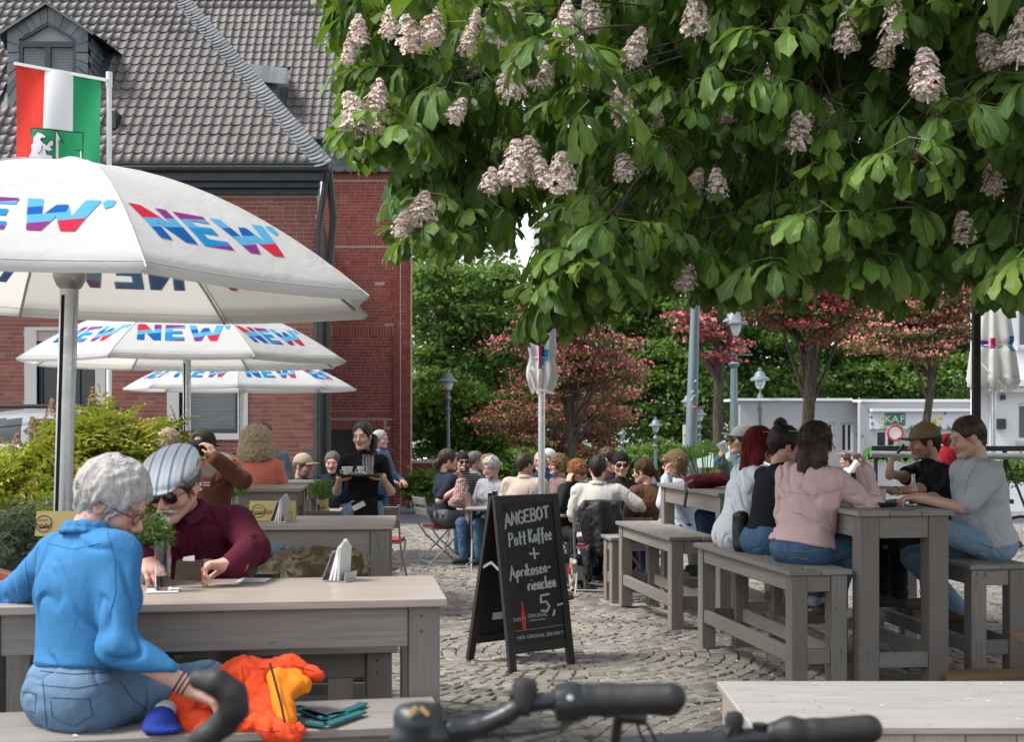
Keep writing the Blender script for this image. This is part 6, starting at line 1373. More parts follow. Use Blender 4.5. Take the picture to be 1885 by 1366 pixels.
vape = person('man in a khaki cap and black T-shirt drawing on a black vape', (X(1738, 9.25), 9.25), 264, .75, lean=13, sc=1.0, build=1.05, skin='tan', top=cloth('black_tee2', (.012,.012,.013)), sleeve='short', loose=.022, trousers=TB, hair='dark', hstyle='short', extras=(('cap', cloth('khaki_cap', (.20,.155,.09))),), seed=44, group=GRT, head=(0, 8, 0),
    L=P(1645, 905, 8.75), Rr=P(1636, 872, 9.0), poleL=(.2, -.6, -1), poleR=(.3, .3, -1), handd=((-1, 0, .35), (.1, 0, 1)), palmn=(None, (1, .2, 0)), curl=(.4, .8), face_opt=dict(stubble=.8), wr=.012)
grey = person('man in a light grey T-shirt and pale jeans with his forearm on the table', (X(1822, 8.42), 8.42), 266, .75, lean=11, sc=1.06, build=1.15, skin='fair', top=cloth('light_grey_tee', (.47,.49,.53)), sleeve='short', loose=.030, hem=.0, trousers=J1, hair='brown', hstyle='short', hopt=dict(vol=.005), seed=45, group=GRT, head=(0, 16, 0),
    L=P(1692, 917, 8.12), Rr=P(1715, 915, 8.7), poleL=(.55, -.2, -1), poleR=(.3, .3, -1), handd=((-1, 0, .02), (-1, 0, 0)), palmn=((0, 0, -1), None), curl=(.7, .5), feet_pos=(P(1712, 1095, 8.35), P(1765, 1120, 8.6)), shoes=(.10,.07,.04), belly=.03, wr=.013, face_opt=dict(stubble=.3))
person('distant person in a white T-shirt lifting a hand, beyond the pink blouse', XY(1562, 25), 270, .50, lean=4, sc=1.0, skin='tan', top=cloth('far_white_tee', (.62,.64,.68)), sleeve='short', trousers=J3, hair='brown', hstyle='short', seed=46, L=P(1556, 838, 25))
# chairs under the middle crowd
chair(812, 16.15, 66, 'folding chair with red cushion under the navy T-shirt', True)
chair(851, 17.8, 165, 'folding chair under the man in the backwards cap'); chair(873, 18.1, 75, 'folding chair under the grey haired man turned away'); chair(895, 17.4, 105, 'folding chair under the woman in the navy top')
chair(908, 15.95, 222, 'folding chair under the white haired woman'); chair(964, 15.15, 12, 'folding chair with slatted back behind the cream ribbed shirt'); chair(997, 16.7, 200, 'folding chair under the bald man'); chair(1012, 17.5, 230, 'folding chair under the man in the white cap'); chair(1034, 16.1, 250, 'folding chair under the grey blonde curls')
chair(1046, 14.0, 152, 'folding chair under the ginger woman'); chair(1100, 12.9, 8, 'folding chair with a black leather jacket hung over it'); chair(1119, 15.7, 278, 'folding chair under the man in plum'); chair(1142, 14.2, 178, 'folding chair under the beanie man'); chair(1202, 13.2, 318, 'folding chair with slatted back under the brown jacket'); 
chair(553, 14.3, 130, 'folding chair under the man in the beige cap'); chair(612, 15.7, 172, 'folding chair under the man in the navy jacket'); chair(606, 12.6, 8, 'empty folding chair with slatted back left of the waitress'); chair(706, 13.6, 5, 'empty folding chair peeking out right of the waitress'); chair(1562, 25.1, 270, 'folding chair under the distant person in white')
# ------------------------------------------------------------------ the flowering horse chestnut
def leaf_mat():
    t = NT('chestnut_leaf'); uv = t.n('UVMap'); sx = t.n('SeparateXYZ'); t.l(uv.outputs[0], sx.inputs[0]); r = t.rand(); v = t.coord(); big = t.noise(v, 1.1, 3)
    au = t.math('ABSOLUTE', sx.outputs[0]); vein = t.math('SINE', t.math('MULTIPLY', t.math('SUBTRACT', sx.outputs[1], t.math('MULTIPLY', au, .30)), 88.0))
    mid = t.math('LESS_THAN', au, .05)
    col = t.ramp(t.math('ADD', t.math('MULTIPLY', r, .6), t.math('MULTIPLY', big, .45)), [(.1, (.022,.060,.012)), (.4, (.050,.125,.018)), (.7, (.125,.225,.028)), (1, (.26,.36,.055))])
    col = t.mix(t.math('MULTIPLY', t.math('ADD', vein, 1.0), .10), col, (.20,.32,.08)); col = t.mix(t.math('MULTIPLY', mid, .5), col, (.30,.40,.14))
    hgt = t.math('ADD', t.math('MULTIPLY', vein, .5), t.math('MULTIPLY', t.noise(v, 90, 2), .4)); t.bump(hgt, .55, .004); t.set(col, .38, 0, .45)
    tr = t.n('BsdfTranslucent'); t.l(t.mix(.45, col, (.30, .50, .03)), tr.inputs[0]); mx = t.n('MixShader'); mx.inputs[0].default_value = .28
    t.l(t.b.outputs[0], mx.inputs[1]); t.l(tr.outputs[0], mx.inputs[2]); t.l(mx.outputs[0], t.out.inputs[0]); return t.m
M['chestnut'] = leaf_mat()
def palmate(seed):
    g = np.random.default_rng(seed); n = int(g.integers(5, 8)); V = []; Fc = []; U = []; NL = 6
    base_droop = g.uniform(.15, 1.0)
    for k in range(n):
        a = (k-(n-1)/2)*(2.35/(n-1))*g.uniform(.92, 1.08)*1.15; L = (.205-.055*abs(k-(n-1)/2)/((n-1)/2)*1.3)*g.uniform(.92, 1.08); Wd = L*.165*g.uniform(.9, 1.1)
        dr = base_droop+g.uniform(-.15, .25)+.12*abs(a); bend = g.uniform(.7, 1.5); fold = g.uniform(.25, .6); p = np.zeros(3); h = np.array([math.cos(a), math.sin(a), 0]); s = np.array([-math.sin(a), math.cos(a), 0]); b0 = len(V); tw = g.uniform(-.3, .3)
        for j in range(NL+1):
            f = j/NL; ang = dr+bend*(f-.3); d = h*math.cos(ang)+np.array([0, 0, -1])*math.sin(ang); nn = h*math.sin(ang)+np.array([0, 0, 1])*math.cos(ang)
            if j: p = p+d*L/NL
            w = Wd*((math.sin(math.pi*min(1, f*.78+.02)**1.6))**.9)*(1 if j < NL else .12); w = max(w, .002); jag = .0035*(1 if j % 2 else -1)*(0 < j < NL)
            ss = s*math.cos(tw*f)+nn*math.sin(tw*f); wv = .006*math.sin(f*9+k)
            V += [p+ss*(w+jag)+nn*(fold*w*.55+wv), p, p-ss*(w+jag)+nn*(fold*w*.55-wv)]; U += [(1, f), (0, f), (-1, f)]
        for j in range(NL):
            o = b0+3*j; Fc += [(o, o+1, o+4, o+3), (o+1, o+2, o+5, o+4)]
    b0 = len(V); c = .0022
    for q in (np.array([0, 0, 0]), np.array([-.10, 0, .02])): V += [q+np.array([0, c, 0]), q+np.array([0, -c, c]), q+np.array([0, -c, -c])]; U += [(0, 0)]*3
    Fc += [(b0, b0+1, b0+4, b0+3), (b0+1, b0+2, b0+5, b0+4), (b0+2, b0, b0+3, b0+5)]
    return np.array(V, dtype=np.float32), np.array(Fc), np.array(U, dtype=np.float32)
def set_uv(me, UV, Fc):
    uv = me.uv_layers.new(name='UVMap'); uv.data.foreach_set('uv', UV[Fc.ravel()].astype(np.float32).ravel())
POLY = [(598,-260),(608,40),(640,110),(655,160),(640,230),(612,275),(612,300),(655,300),(700,335),(738,300),(748,262),(775,262),(750,330),(745,380),(722,440),(712,470),(760,462),(790,500),(865,495),(890,455),(915,400),(960,372),(1015,395),(1040,450),(1012,545),(1015,600),(1060,602),(1082,560),(1120,545),(1190,520),(1240,560),(1295,585),(1350,575),(1405,585),(1450,545),(1500,560),(1560,530),(1620,575),(1700,560),(1760,580),(1800,560),(1885,565),(2050,560),(2100,-260)]
def inpoly(x, y):
    c = np.zeros(len(x), bool); n = len(POLY)
    for i in range(n):
        x1, y1 = POLY[i]; x2, y2 = POLY[(i+1) % n]; k = ((y1 > y) != (y2 > y)) & (x < (x2-x1)*(y-y1)/(y2-y1+1e-9)+x1); c ^= k
    return c
def chestnut():
    g = np.random.default_rng(21); root = thing('chestnut_tree', 'large horse chestnut with drooping fingered leaves and pale pink candles filling the upper right', 'tree', (4.5, 9.8, 0))
    # shoot tips: a crown volume whose lower fringe is where the photograph shows it
    n = 16000; px = g.uniform(585, 2000, n); py = g.uniform(-140, 610, n); D = 4.9+5.6*g.random(n)**.8
    D += np.clip((900-px)/900, 0, 1)*1.2; lz = F/D; ok = inpoly(px, py+.19*lz) & inpoly(px, py) & inpoly(px-.09*lz, py+.10*lz) & inpoly(px+.04*lz, py+.13*lz); px, py, D = px[ok], py[ok], D[ok]
    tips = np.stack([(px-CX)/F*D, D, HC-(py-HY)/F*D], 1); sel = []
    for i in range(len(tips)):                              # keep them apart
        if all(np.abs(tips[i]-tips[j]).sum() > .30 for j in sel[-500:]): sel.append(i)
        if len(sel) >= 760: break
    tips = tips[sel]
    fringe = [(612,30),(640,90),(640,150),(655,205),(632,235),(668,262),(700,262),(735,215),(760,210),(765,300),(770,345),(752,385),(790,400),(830,418),(815,360),(860,370),(1052,500),(1058,545),(1072,530),(1045,585),(1100,480),(1215,480),(1290,510),(1330,500),(1410,505),(1600,500),(1650,490),(1750,505),(1860,490),(690,70),(610,-10),(735,330),(745,410),(1180,450),(1500,470)]
    ft = np.array([list(P(x+(55 if x < 960 else 0), y-38, 5.35+.9*g.random()+(.5 if x < 900 else 0))) for x, y in fringe for _ in (0, 1)]); ft += g.normal(0, .035, ft.shape); tips = np.concatenate([ft, tips])
    m = 0; up = np.stack([g.uniform(-1.2, 7.5, m), g.uniform(4.2, 13.5, m), g.uniform(3.6, 7.0, m)], 1)
    vis = (HY-(up[:, 2]-HC)/up[:, 1]*F) > -90; up = up[~vis]; up = up[up[:, 0] > -1.2+(up[:, 2]-3.6)*.35]
    extra = np.stack([g.uniform(3.6, 7.5, 150), g.uniform(5, 13, 150), g.uniform(2.3, 4.2, 150)], 1); extra = extra[(CX+extra[:, 0]/extra[:, 1]*F) > 1930]
    nv = len(tips); alltips = np.concatenate([tips, up, extra])
    tm = [palmate(100+i) for i in range(10)]; lists = [[] for _ in tm]; info = []
    for ti, tp in enumerate(alltips):
        k = int(g.integers(5, 8)) if ti < nv else 5; a0 = g.random()*6.3
        for q in range(k):
            a = a0+q*6.283/k+g.normal(0, .2); el = g.uniform(-.35, .35); o = np.array([math.cos(a)*math.cos(el), math.sin(a)*math.cos(el), math.sin(el)]); p = tp+o*.12+np.array([0, 0, g.uniform(-.07, .03)]); s = g.uniform(.78, 1.12)*(1 if ti < nv else 1.35)
            Rm = Matrix.Rotation(a+g.normal(0, .25), 3, 'Z') @ Matrix.Rotation(g.normal(0, .28)-el*.6, 3, 'Y') @ Matrix.Rotation(g.normal(0, .22), 3, 'X'); v = int(g.integers(10))
            info.append((v, np.array(Rm)*s, p, ti < nv))
    order = sorted([i for i in range(len(info)) if info[i][3]], key=lambda i: info[i][2][1]); single = set(order[:300]); mes = []
    for V, Fc, U in tm:
        me = bpy.data.meshes.new('palmate_leaf'); me.from_pydata(V.tolist(), [], Fc.tolist()); me.materials.append(M['chestnut']); me.polygons.foreach_set('use_smooth', np.ones(len(Fc), bool)); set_uv(me, U, Fc); mes.append(me)
    rl = Vector(root.location)
    for i, (v, A, p, _) in enumerate(info):
        if i in single: o = inst('palmate_leaf', mes[v], root); o.matrix_local = Matrix.Translation(Vector(p)-rl) @ Matrix(A.tolist()).to_4x4()
        else: lists[v].append(np.concatenate([A, p[:, None]], 1))
    VV, FF, UU, off = [], [], [], 0
    for (V, Fc, U), L in zip(tm, lists):
        if not L: continue
        a, f = scatter(V, Fc, np.array(L)); VV.append(a); FF.append(f+off); UU.append(np.tile(U, (len(L), 1))); off += len(a)
    V, Fc, U = np.concatenate(VV), np.concatenate(FF), np.concatenate(UU); o = mk('crown_leaves', V, Fc, M['chestnut'], root, True, kind='stuff')
    uv = o.data.uv_layers.new(name='UVMap'); uv.data.foreach_set('uv', U[Fc.ravel()].astype(np.float32).ravel())
    # upper crown added out of view: simpler leaves that shade what hangs below
    m = 14000; c = np.stack([g.uniform(-1.1, 7.8, m), g.uniform(4.0, 13.8, m), g.uniform(3.3, 7.2, m)], 1); c = c[(HY-(c[:, 2]-HC)/c[:, 1]*F < -70) & (c[:, 0] > -1.0+(c[:, 2]-3.3)*.45) & (((c[:, 0]-3.4)/4.4)**2+((c[:, 1]-8.8)/5.0)**2+((c[:, 2]-2.6)/4.6)**2 < 1)]
    n = len(c); A = rotmats(g.normal(0, .5, n), g.normal(0, .5, n), g.random(n)*6.3)*(.235*g.uniform(.8, 1.3, n))[:, None, None]
    SV = []; SF = []
    for k in range(6):
        a = k*1.05; h = np.array([math.cos(a), math.sin(a), 0]); s_ = np.array([-math.sin(a), math.cos(a), 0]); b0 = len(SV); SV += [(0, 0, 0), h*.6-s_*.17+np.array([0, 0, -.12]), h-np.array([0, 0, .4]), h*.6+s_*.17+np.array([0, 0, -.12])]; SF.append((b0, b0+1, b0+2, b0+3))
    V, f = scatter(np.array([list(v) for v in SV]), np.array(SF), np.concatenate([A, c[:, :, None]], 2)); mk('unseen_shade_leaves', V, f, M['chestnut'], root, kind='stuff')
    # trunk, limbs, twigs
    b = MB(); b.tube([(4.5, 9.8, 0), (4.48, 9.8, .5), (4.4, 9.75, 1.6), (4.35, 9.6, 2.7), (4.2, 9.4, 3.6), (3.9, 9.2, 5), (3.8, 9.2, 6.4)], [.34, .27, .24, .22, .2, .14, .06], 14); b.build('trunk', M['bark'], root, True)
    b = MB(); limbs = [[(4.3, 9.5, 2.9), (3.0, 8.6, 3.5), (1.6, 7.6, 3.7), (.2, 7.0, 3.6), (-.7, 6.9, 3.3)], [(4.3, 9.5, 3.0), (3.3, 7.8, 3.5), (2.2, 6.4, 3.5), (1.2, 5.6, 3.3)], [(4.3, 9.5, 3.1), (3.7, 7.8, 3.5), (3.0, 6.3, 3.3), (2.2, 5.3, 3.1)], [(4.3, 9.6, 3.3), (2.6, 9.3, 4.2), (.9, 8.6, 4.4), (-.3, 8.0, 4.1)], [(4.2, 9.6, 3.0), (2.9, 9.6, 3.3), (1.7, 9.0, 3.1), (.7, 8.4, 3.0)], [(4.4, 9.6, 3.4), (4.4, 7.7, 4.0), (3.9, 6.2, 3.9)]]
    LP = []
    for l in limbs:
        pts = []
        for i in range(len(l)-1):
            for f in np.linspace(0, 1, 5)[:-1]: p = Vector(l[i]).lerp(Vector(l[i+1]), f)+Vector(g.normal(0, .03, 3)); pts.append(p)
        pts.append(Vector(l[-1])); b.tube(pts, [.075*(1-.9*i/len(pts)) for i in range(len(pts))], 8); LP += pts
    b.build('limbs', M['bark'], root, True); LPn = np.array([list(p) for p in LP]); b = MB()
    for tp in tips[::1]:
        d = np.linalg.norm(LPn-tp-np.array([.2, .2, .2]), axis=1); q = LPn[d.argmin()]; e = Vector(tp); s = Vector(q); L = (s-e).length
        s = e+(s-e)*min(1, .42/max(L, .01))+Vector((0, 0, .06)); L = .4
        m_ = e.lerp(s, .5)+Vector((0, 0, .03)); b.tube([e-Vector((0, 0, .02)), e.lerp(m_, .5)+Vector((0, 0, .02)), m_, s], [.003, .004, .005, .004], 5)
    b.build('twigs', M['bark'], root, True, kind='stuff')
    # flower candles
    M['candle'] = varied('candle_bloom', [(0, (.86,.74,.67)), (.35, (.93,.88,.82)), (.72, (.90,.76,.71)), (.92, (.74,.40,.35)), (1, (.74,.54,.2))], .7, .08, 10, 0); cm = []
    for k in range(4):
        g2 = np.random.default_rng(50+k); H_ = .19; V = []; Fc = []
        for i in range(210):
            f = g2.random()**1.05; r = (.056*(1-f)**.6*min(1, .45+f*4)+.008)*g2.uniform(.35, 1.08); a = g2.random()*6.28; c = np.array([r*math.cos(a), r*math.sin(a), .02+f*H_]); out = np.array([math.cos(a), math.sin(a), .5]); out /= np.linalg.norm(out); _, s1, s2 = basis(out); s1, s2 = np.array(s1), np.array(s2); sz = g2.uniform(.008, .0145)
            for j in range(4):
                t0 = j*1.571+g2.random(); d = s1*math.cos(t0)+s2*math.sin(t0); e = s1*math.cos(t0+1.57)+s2*math.sin(t0+1.57); b0 = len(V); V += [c, c+d*sz*.7+e*sz*.5+out*sz*.5, c+d*sz*1.3+out*sz*.35, c+d*sz*.7-e*sz*.5+out*sz*.5]; Fc.append((b0, b0+1, b0+2, b0+3))
        me = bpy.data.meshes.new('flower_candle'); bb = MB(); bb.V = [tuple(v) for v in V]; bb.F = Fc; bb.tube([(0, 0, -.01), (0, 0, .19)], .003, 5); me.from_pydata(bb.V, [], bb.F); me.materials.append(M['candle']); cm.append(me)
    FL = [(760,60,6.3,1.1),(797,48,6.4,1.0),(918,40,6.0,1.15),(860,70,6.2,.8),(1035,40,5.8,1),(1098,25,6.2,.9),(935,145,6.0,1.1),(984,125,6.0,1),(1045,95,6.2,.9),(668,200,6.9,1.2),(690,175,6.9,1.0),(648,222,6.8,1.0),(692,215,6.8,.8),(944,305,6.4,1.15),(985,280,6.6,1),(1032,312,6.2,1.1),(1002,315,6.3,.8),(1160,200,6.6,1.1),(1155,298,6.0,.9),(775,372,6.9,1.1),(738,410,7.2,.8),(1262,500,7.0,1.1),(1240,470,7.1,.9),(1335,200,6.8,.9),(1458,235,6.0,1.15),(1708,130,4.9,1.35),(1555,60,5.9,1.1),(1645,45,5.9,1.1),(1872,75,5.2,1.2),(1320,340,6.8,.9),(1500,60,6.3,.9),(1280,30,6.2,1.1),(1160,90,6.6,.9),(870,45,6.8,.8),(715,45,6.9,.8),(1620,95,6.6,.9),(1545,330,7.4,.8),(1690,265,6.6,.8),(1530,215,7.2,.9),(1270,330,7.3,.8),(1400,150,7.0,.9),(1840,90,6.5,1.0),(1090,130,6.4,.8),(900,330,7.0,.8),(1470,480,7.6,.8),(1780,420,7.2,.9),(1830,330,7.0,.9),(830,200,6.9,.7),(1210,210,6.9,.8),(640,95,7.0,.7),(660,60,7.1,.8)]
    for i, (x, y, D_, s) in enumerate(FL):
        D_ = 4.95+(D_-4.9)*.28; s *= .86; p = P(x, y, D_); o = inst('flower_candle', cm[i % 4], root, p-Vector((0, 0, .10*s))-rl, (g.normal(0, .26), g.normal(0, .26), g.random()*6), (s*g.uniform(.9, 1.25), s*g.uniform(.9, 1.25), s*g.uniform(.8, 1.1)))
chestnut()
# ------------------------------------------------------------------ shrubs on the left
def frond_shrub(label, blobs, n, size, seed, mat=None, base=None, cs=.10, cl=120, plumes=None):
    """ferny shrub: every leaf is a stalk with leaflet pairs"""
    V = []; Fc = []
    for k in range(7):
        f = k/6; y = (.42*math.sin(math.pi*min(1, f+.18))+.04); x = f*1.0-.1; z = -.22*f*f
        for s in (-1, 1): b0 = len(V); V += [(x, 0, z), (x+.15, s*y*.45, z+.05), (x+.17, s*y, z-.03), (x+.02, s*y*.55, z+.02)]; Fc.append((b0, b0+1, b0+2, b0+3))
    Ms = []
    for i, (x, y, z, rx, rz, ry) in enumerate(blobs):
        m, cc = leaves((x, y, z), (rx, ry, rz), n//len(blobs), size, seed+i, .6, cl//len(blobs), cs, .5, .5); Ms.append(m)
    x, y, z = blobs[0][:3]; root = thing('shrub', label, 'shrub', base or (x, y, gz(y))); Vv, f = scatter(V, np.array(Fc), np.concatenate(Ms)); mk('foliage', Vv, f, mat or M['leaf_gold'], root)
    b = MB(); g = random.Random(seed)
    for k in range(14):
        bl = g.choice(blobs); e = Vector((bl[0]+g.uniform(-.7, .7)*bl[3], bl[1]+g.uniform(-.7, .7)*bl[5], bl[2]+.7*bl[4])); s = Vector((e.x*.4+x*.6, e.y*.4+y*.6, gz(y))); b.tube([s, s.lerp(e, .5)+Vector((.04, 0, .05)), e], [.012, .008, .004], 5)
    b.build('stems', M['bark'], root, True, kind='stuff')
    if plumes:
        V = []; Fc = []; gg = np.random.default_rng(seed+5)
        for (px, py, D, h) in plumes:
            c = P(px, py, D)
            for q in range(90):
                f = gg.random(); r = .035*(1-f)+.006; a = gg.random()*6.3; p = c+Vector((r*math.cos(a), r*math.sin(a), (f-1)*h)); b0 = len(V); s_ = .007; V += [p, p+Vector((s_, 0, s_)), p+Vector((0, s_, 2*s_)), p+Vector((-s_, 0, s_))]; Fc.append((b0, b0+1, b0+2, b0+3))
        mk('plumes', V, Fc, M['plume'], root, kind='stuff')
    return root
M['plume'] = varied('brown_plume', [(0, (.20,.10,.07)), (1, (.38,.22,.14))], .8, .1, 9, 0); M['leaf_grey'] = foliage('grey_leaf', [(0, (.07,.10,.07)), (.5, (.14,.17,.12)), (1, (.26,.28,.22))], .6, .2)
frond_shrub('big yellow green feathery shrub behind the near parasol pole, filling the left edge', [pb(60, 900, 7.6, 65, 55, .3), pb(165, 865, 7.8, 65, 60, .3), pb(130, 935, 7.5, 85, 50, .35), pb(215, 890, 7.9, 50, 65, .3), pb(20, 930, 7.5, 50, 55, .3), pb(170, 812, 7.9, 40, 28, .25), pb(205, 838, 8.0, 24, 28, .2), pb(100, 975, 7.4, 100, 35, .3)], 5600, .175, 301, cl=330, cs=.075, plumes=[(118, 705, 7.8, .14), (95, 735, 7.8, .12), (170, 715, 7.9, .16), (130, 745, 7.7, .12), (60, 770, 7.6, .10), (200, 760, 8, .1), (222, 775, 8, .08), (30, 800, 7.6, .1)])
frond_shrub('yellow green feathery shrub between the flat cap and the second parasol pole', [pb(308, 815, 10.4, 12, 24, .2), pb(292, 865, 10.4, 32, 40, .3), pb(262, 850, 10.4, 26, 32, .3)], 1500, .14, 321, cl=120, cs=.06)
frond_shrub('low grey green groundcover in the planter at the left edge', [pb(45, 985, 6.6, 60, 34, .25), pb(15, 1000, 6.4, 40, 28, .2)], 900, .07, 331, M['leaf_grey'], cl=60)
b = thing('dark_planter', 'dark brown planter box holding the feathery shrub', 'planter', (X(60, 6.3), 6.3, 0)); board(b, 'planter_side', -1.2, 1.0, -.03, 0, .05, .98, M['gutter']); board(b, 'planter_end', .97, 1.0, .001, 1.4, .05, .98, M['gutter']); board(b, 'planter_soil', -1.2, .969, .001, 1.4, .7, .9, M['sand'])
o = MB(); g = random.Random(4)
for k in range(16):
    c = P(4+g.uniform(-6, 6), 1168+g.uniform(-26, 24), 4.6); o.lathe(c, [(0, 0), (.012, .004), (.008, .01)], 7, (g.uniform(-1, 1), -1, g.uniform(-.2, 1)))
o = o.build('yellow_flower', ink('flower_petal_yellow', (.75, .62, .02)), None, True, kind='stuff'); o['label'] = 'few yellow flowers poking in at the left edge'; o['category'] = 'flowers'

# ------------------------------------------------------------------ parked cars
M['car_silver'] = plain('silver_car_paint', (.42,.44,.46), .25, .5, .04, 5, .0); M['car_white'] = plain('white_car_paint', (.62,.64,.66), .25, 0, .04, 5, 0); M['tyre'] = plain('tyre', (.02,.02,.02), .8, 0, .2, 30, .1); M['car_glass'] = plain('car_glass', (.03,.035,.04), .06, 0, .1, 3, 0, 1.0)
def car(label, cx, cy, rz, paint, L=4.3, rails=True):
    root = thing('parked_car', label, 'car', (0, 0, 0), 'cars parked behind the shrubs'); Wd = 1.78; xs = [-2.15, -2.1, -1.6, -.9, -.35, .9, 1.55, 2.0, 2.13]; lowz = [.45, .38, .30, .28, .28, .28, .30, .38, .45]; topz = [.62, .78, .90, .96, .98, .99, 1.0, .96, .70]
    f_ = SDF((-2.2, -.95, .2), (2.2, .95, 1.6), .045)
    for i in range(len(xs)-1):
        x = (xs[i]+xs[i+1])/2; zc = (lowz[i]+topz[i])/2; f_.ell((x, 0, zc), (.62, .90, (topz[i]-lowz[i])/2+.04), k=.22)
    f_.ell((-.1+.25, 0, 1.12), (1.35, .72, .36), k=.15)
    for wx in (-1.35, 1.35):
        for s in (-1, 1): f_.cap((wx, s*.95, .32), (wx, s*.62, .32), .37, None, .03, 'sub')
    v, q = f_.mesh(); 
    cen = v[q].mean(1); gl = (cen[:, 2] > 1.04) & (cen[:, 2] < 1.38); pil = (np.abs(cen[:, 0]+.1) < .05) | (np.abs(cen[:, 0]-.85) < .05) | (np.abs(np.abs(cen[:, 0]-.15)-1.17) < .05); mi = (gl & ~pil).astype(int)
    mk('body', v, q, [paint, M['car_glass']], root, True, mi, local=True)
    for wx in (-1.35, 1.35):
        for s in (-1, 1):
            b = MB(); b.lathe((wx, s*.80, .32), [(.20, -.10), (.30, -.10), (.32, -.05), (.32, .05), (.30, .10), (.20, .10)], 20, (0, 1, 0)); w = b.build('wheel', M['tyre'], root, True, local=True); b = MB(); b.lathe((wx, s*.80, .32), [(.04, -.09), (.20, -.08), (.20, .08), (.04, .09)], 10, (0, 1, 0)); b.build('rim', M['metal'], w, True, local=True)
    for s in (-1, 1):
        b = MB(); b.lathe((-2.0, s*.62, .70), [(.02, -.06), (.13, -.03), (.12, .03)], 12, (-1, s*.3, .1)); b.build('headlight', M['lamp_glass'], root, True, local=True)
        b = MB(); b.lathe((-.75, s*.98, 1.03), [(.03, -.07), (.09, -.03), (.09, .03), (.03, .06)], 10, (-1, 0, 0)); b.build('wing_mirror', paint, root, True, local=True)
        if rails: b = MB(); b.tube([(-.75, s*.55, 1.42), (-.6, s*.56, 1.50), (.9, s*.56, 1.50), (1.1, s*.55, 1.43)], .02, 6); b.build('roof_rail', M['gutter'], root, True, local=True)
    root.location = (cx, cy, gz(cy)); root.rotation_euler = (0, 0, rz); return root
cs_ = car('silver car with roof rails parked behind the feathery shrub', X(70, 17.5), 17.5, R(15), M['car_silver']); cs_.scale = (1.1, 1.1, 1.34); car('white car at the far left edge with its round wheel arch showing', X(-25, 14.2), 14.2, R(35), M['car_white'], rails=False)
car('pale car glimpsed beyond the low brick wall', X(820, 47), 47, R(5), M['car_white'], rails=False)
# far tent roof behind the crowd
b = MB(); c = P(1330, 830, 38); b.add([(c.x-1.4, 37, c.z-.45), (c.x+1.4, 37, c.z-.45), (c.x+1.4, 39.5, c.z-.45), (c.x-1.4, 39.5, c.z-.45), (c.x, 38.2, c.z+.25)], [(0, 1, 4), (1, 2, 4), (2, 3, 4), (3, 0, 4)])
o = b.build('market_umbrella', ink('pale_green_cloth', (.42,.52,.46))); tag(o, 'pale green tent roof low behind the steel pole and the bare trunk', 'tent'); bb = MB()
for sx in (-1.3, 1.3): bb.tube([(c.x+sx, 37.2, gz(38)), (c.x+sx, 37.2, c.z-.4)], .03, 6)
q = bb.build('tent_pole', M['metal']); q.parent = o; q['kind'] = 'stuff'
def fan_palm():
    D = 14.5; root = thing('potted_palm', 'dark fan leaved plant between the red bag and the bare trunk', 'plant', (X(1300, D), D, gz(D))); b = MB(); g = random.Random(8)
    for k in range(13):
        c = P(1300, 880, D); a = g.uniform(-1.5, 1.5); r = g.uniform(.10, .28); h = Vector((math.sin(a)*r, g.uniform(-.15, .15), .1+math.cos(a)*r)); p = c+h
        for j in range(9):
            t_ = (j-4)*.3+a; e = p+Vector((math.sin(t_)*.16, g.uniform(-.05, .05), math.cos(t_)*.14-.03)); sd = Vector((math.cos(t_), 0, -math.sin(t_)))*.012; b.add([p, p.lerp(e, .5)+sd, e, p.lerp(e, .5)-sd], [(0, 1, 2, 3)])
        b.tube([c-Vector((0, 0, .3)), p], .006, 4)
    b.build('palm_leaves', M['leaf_wood'], root, fix=False, kind='stuff'); b = MB(); b.lathe((X(1300, D), D, gz(D)), [(.18, 0), (.24, .5), (.22, .5)], 14); b.build('plant_pot', M['gutter'], root, True)
fan_palm()

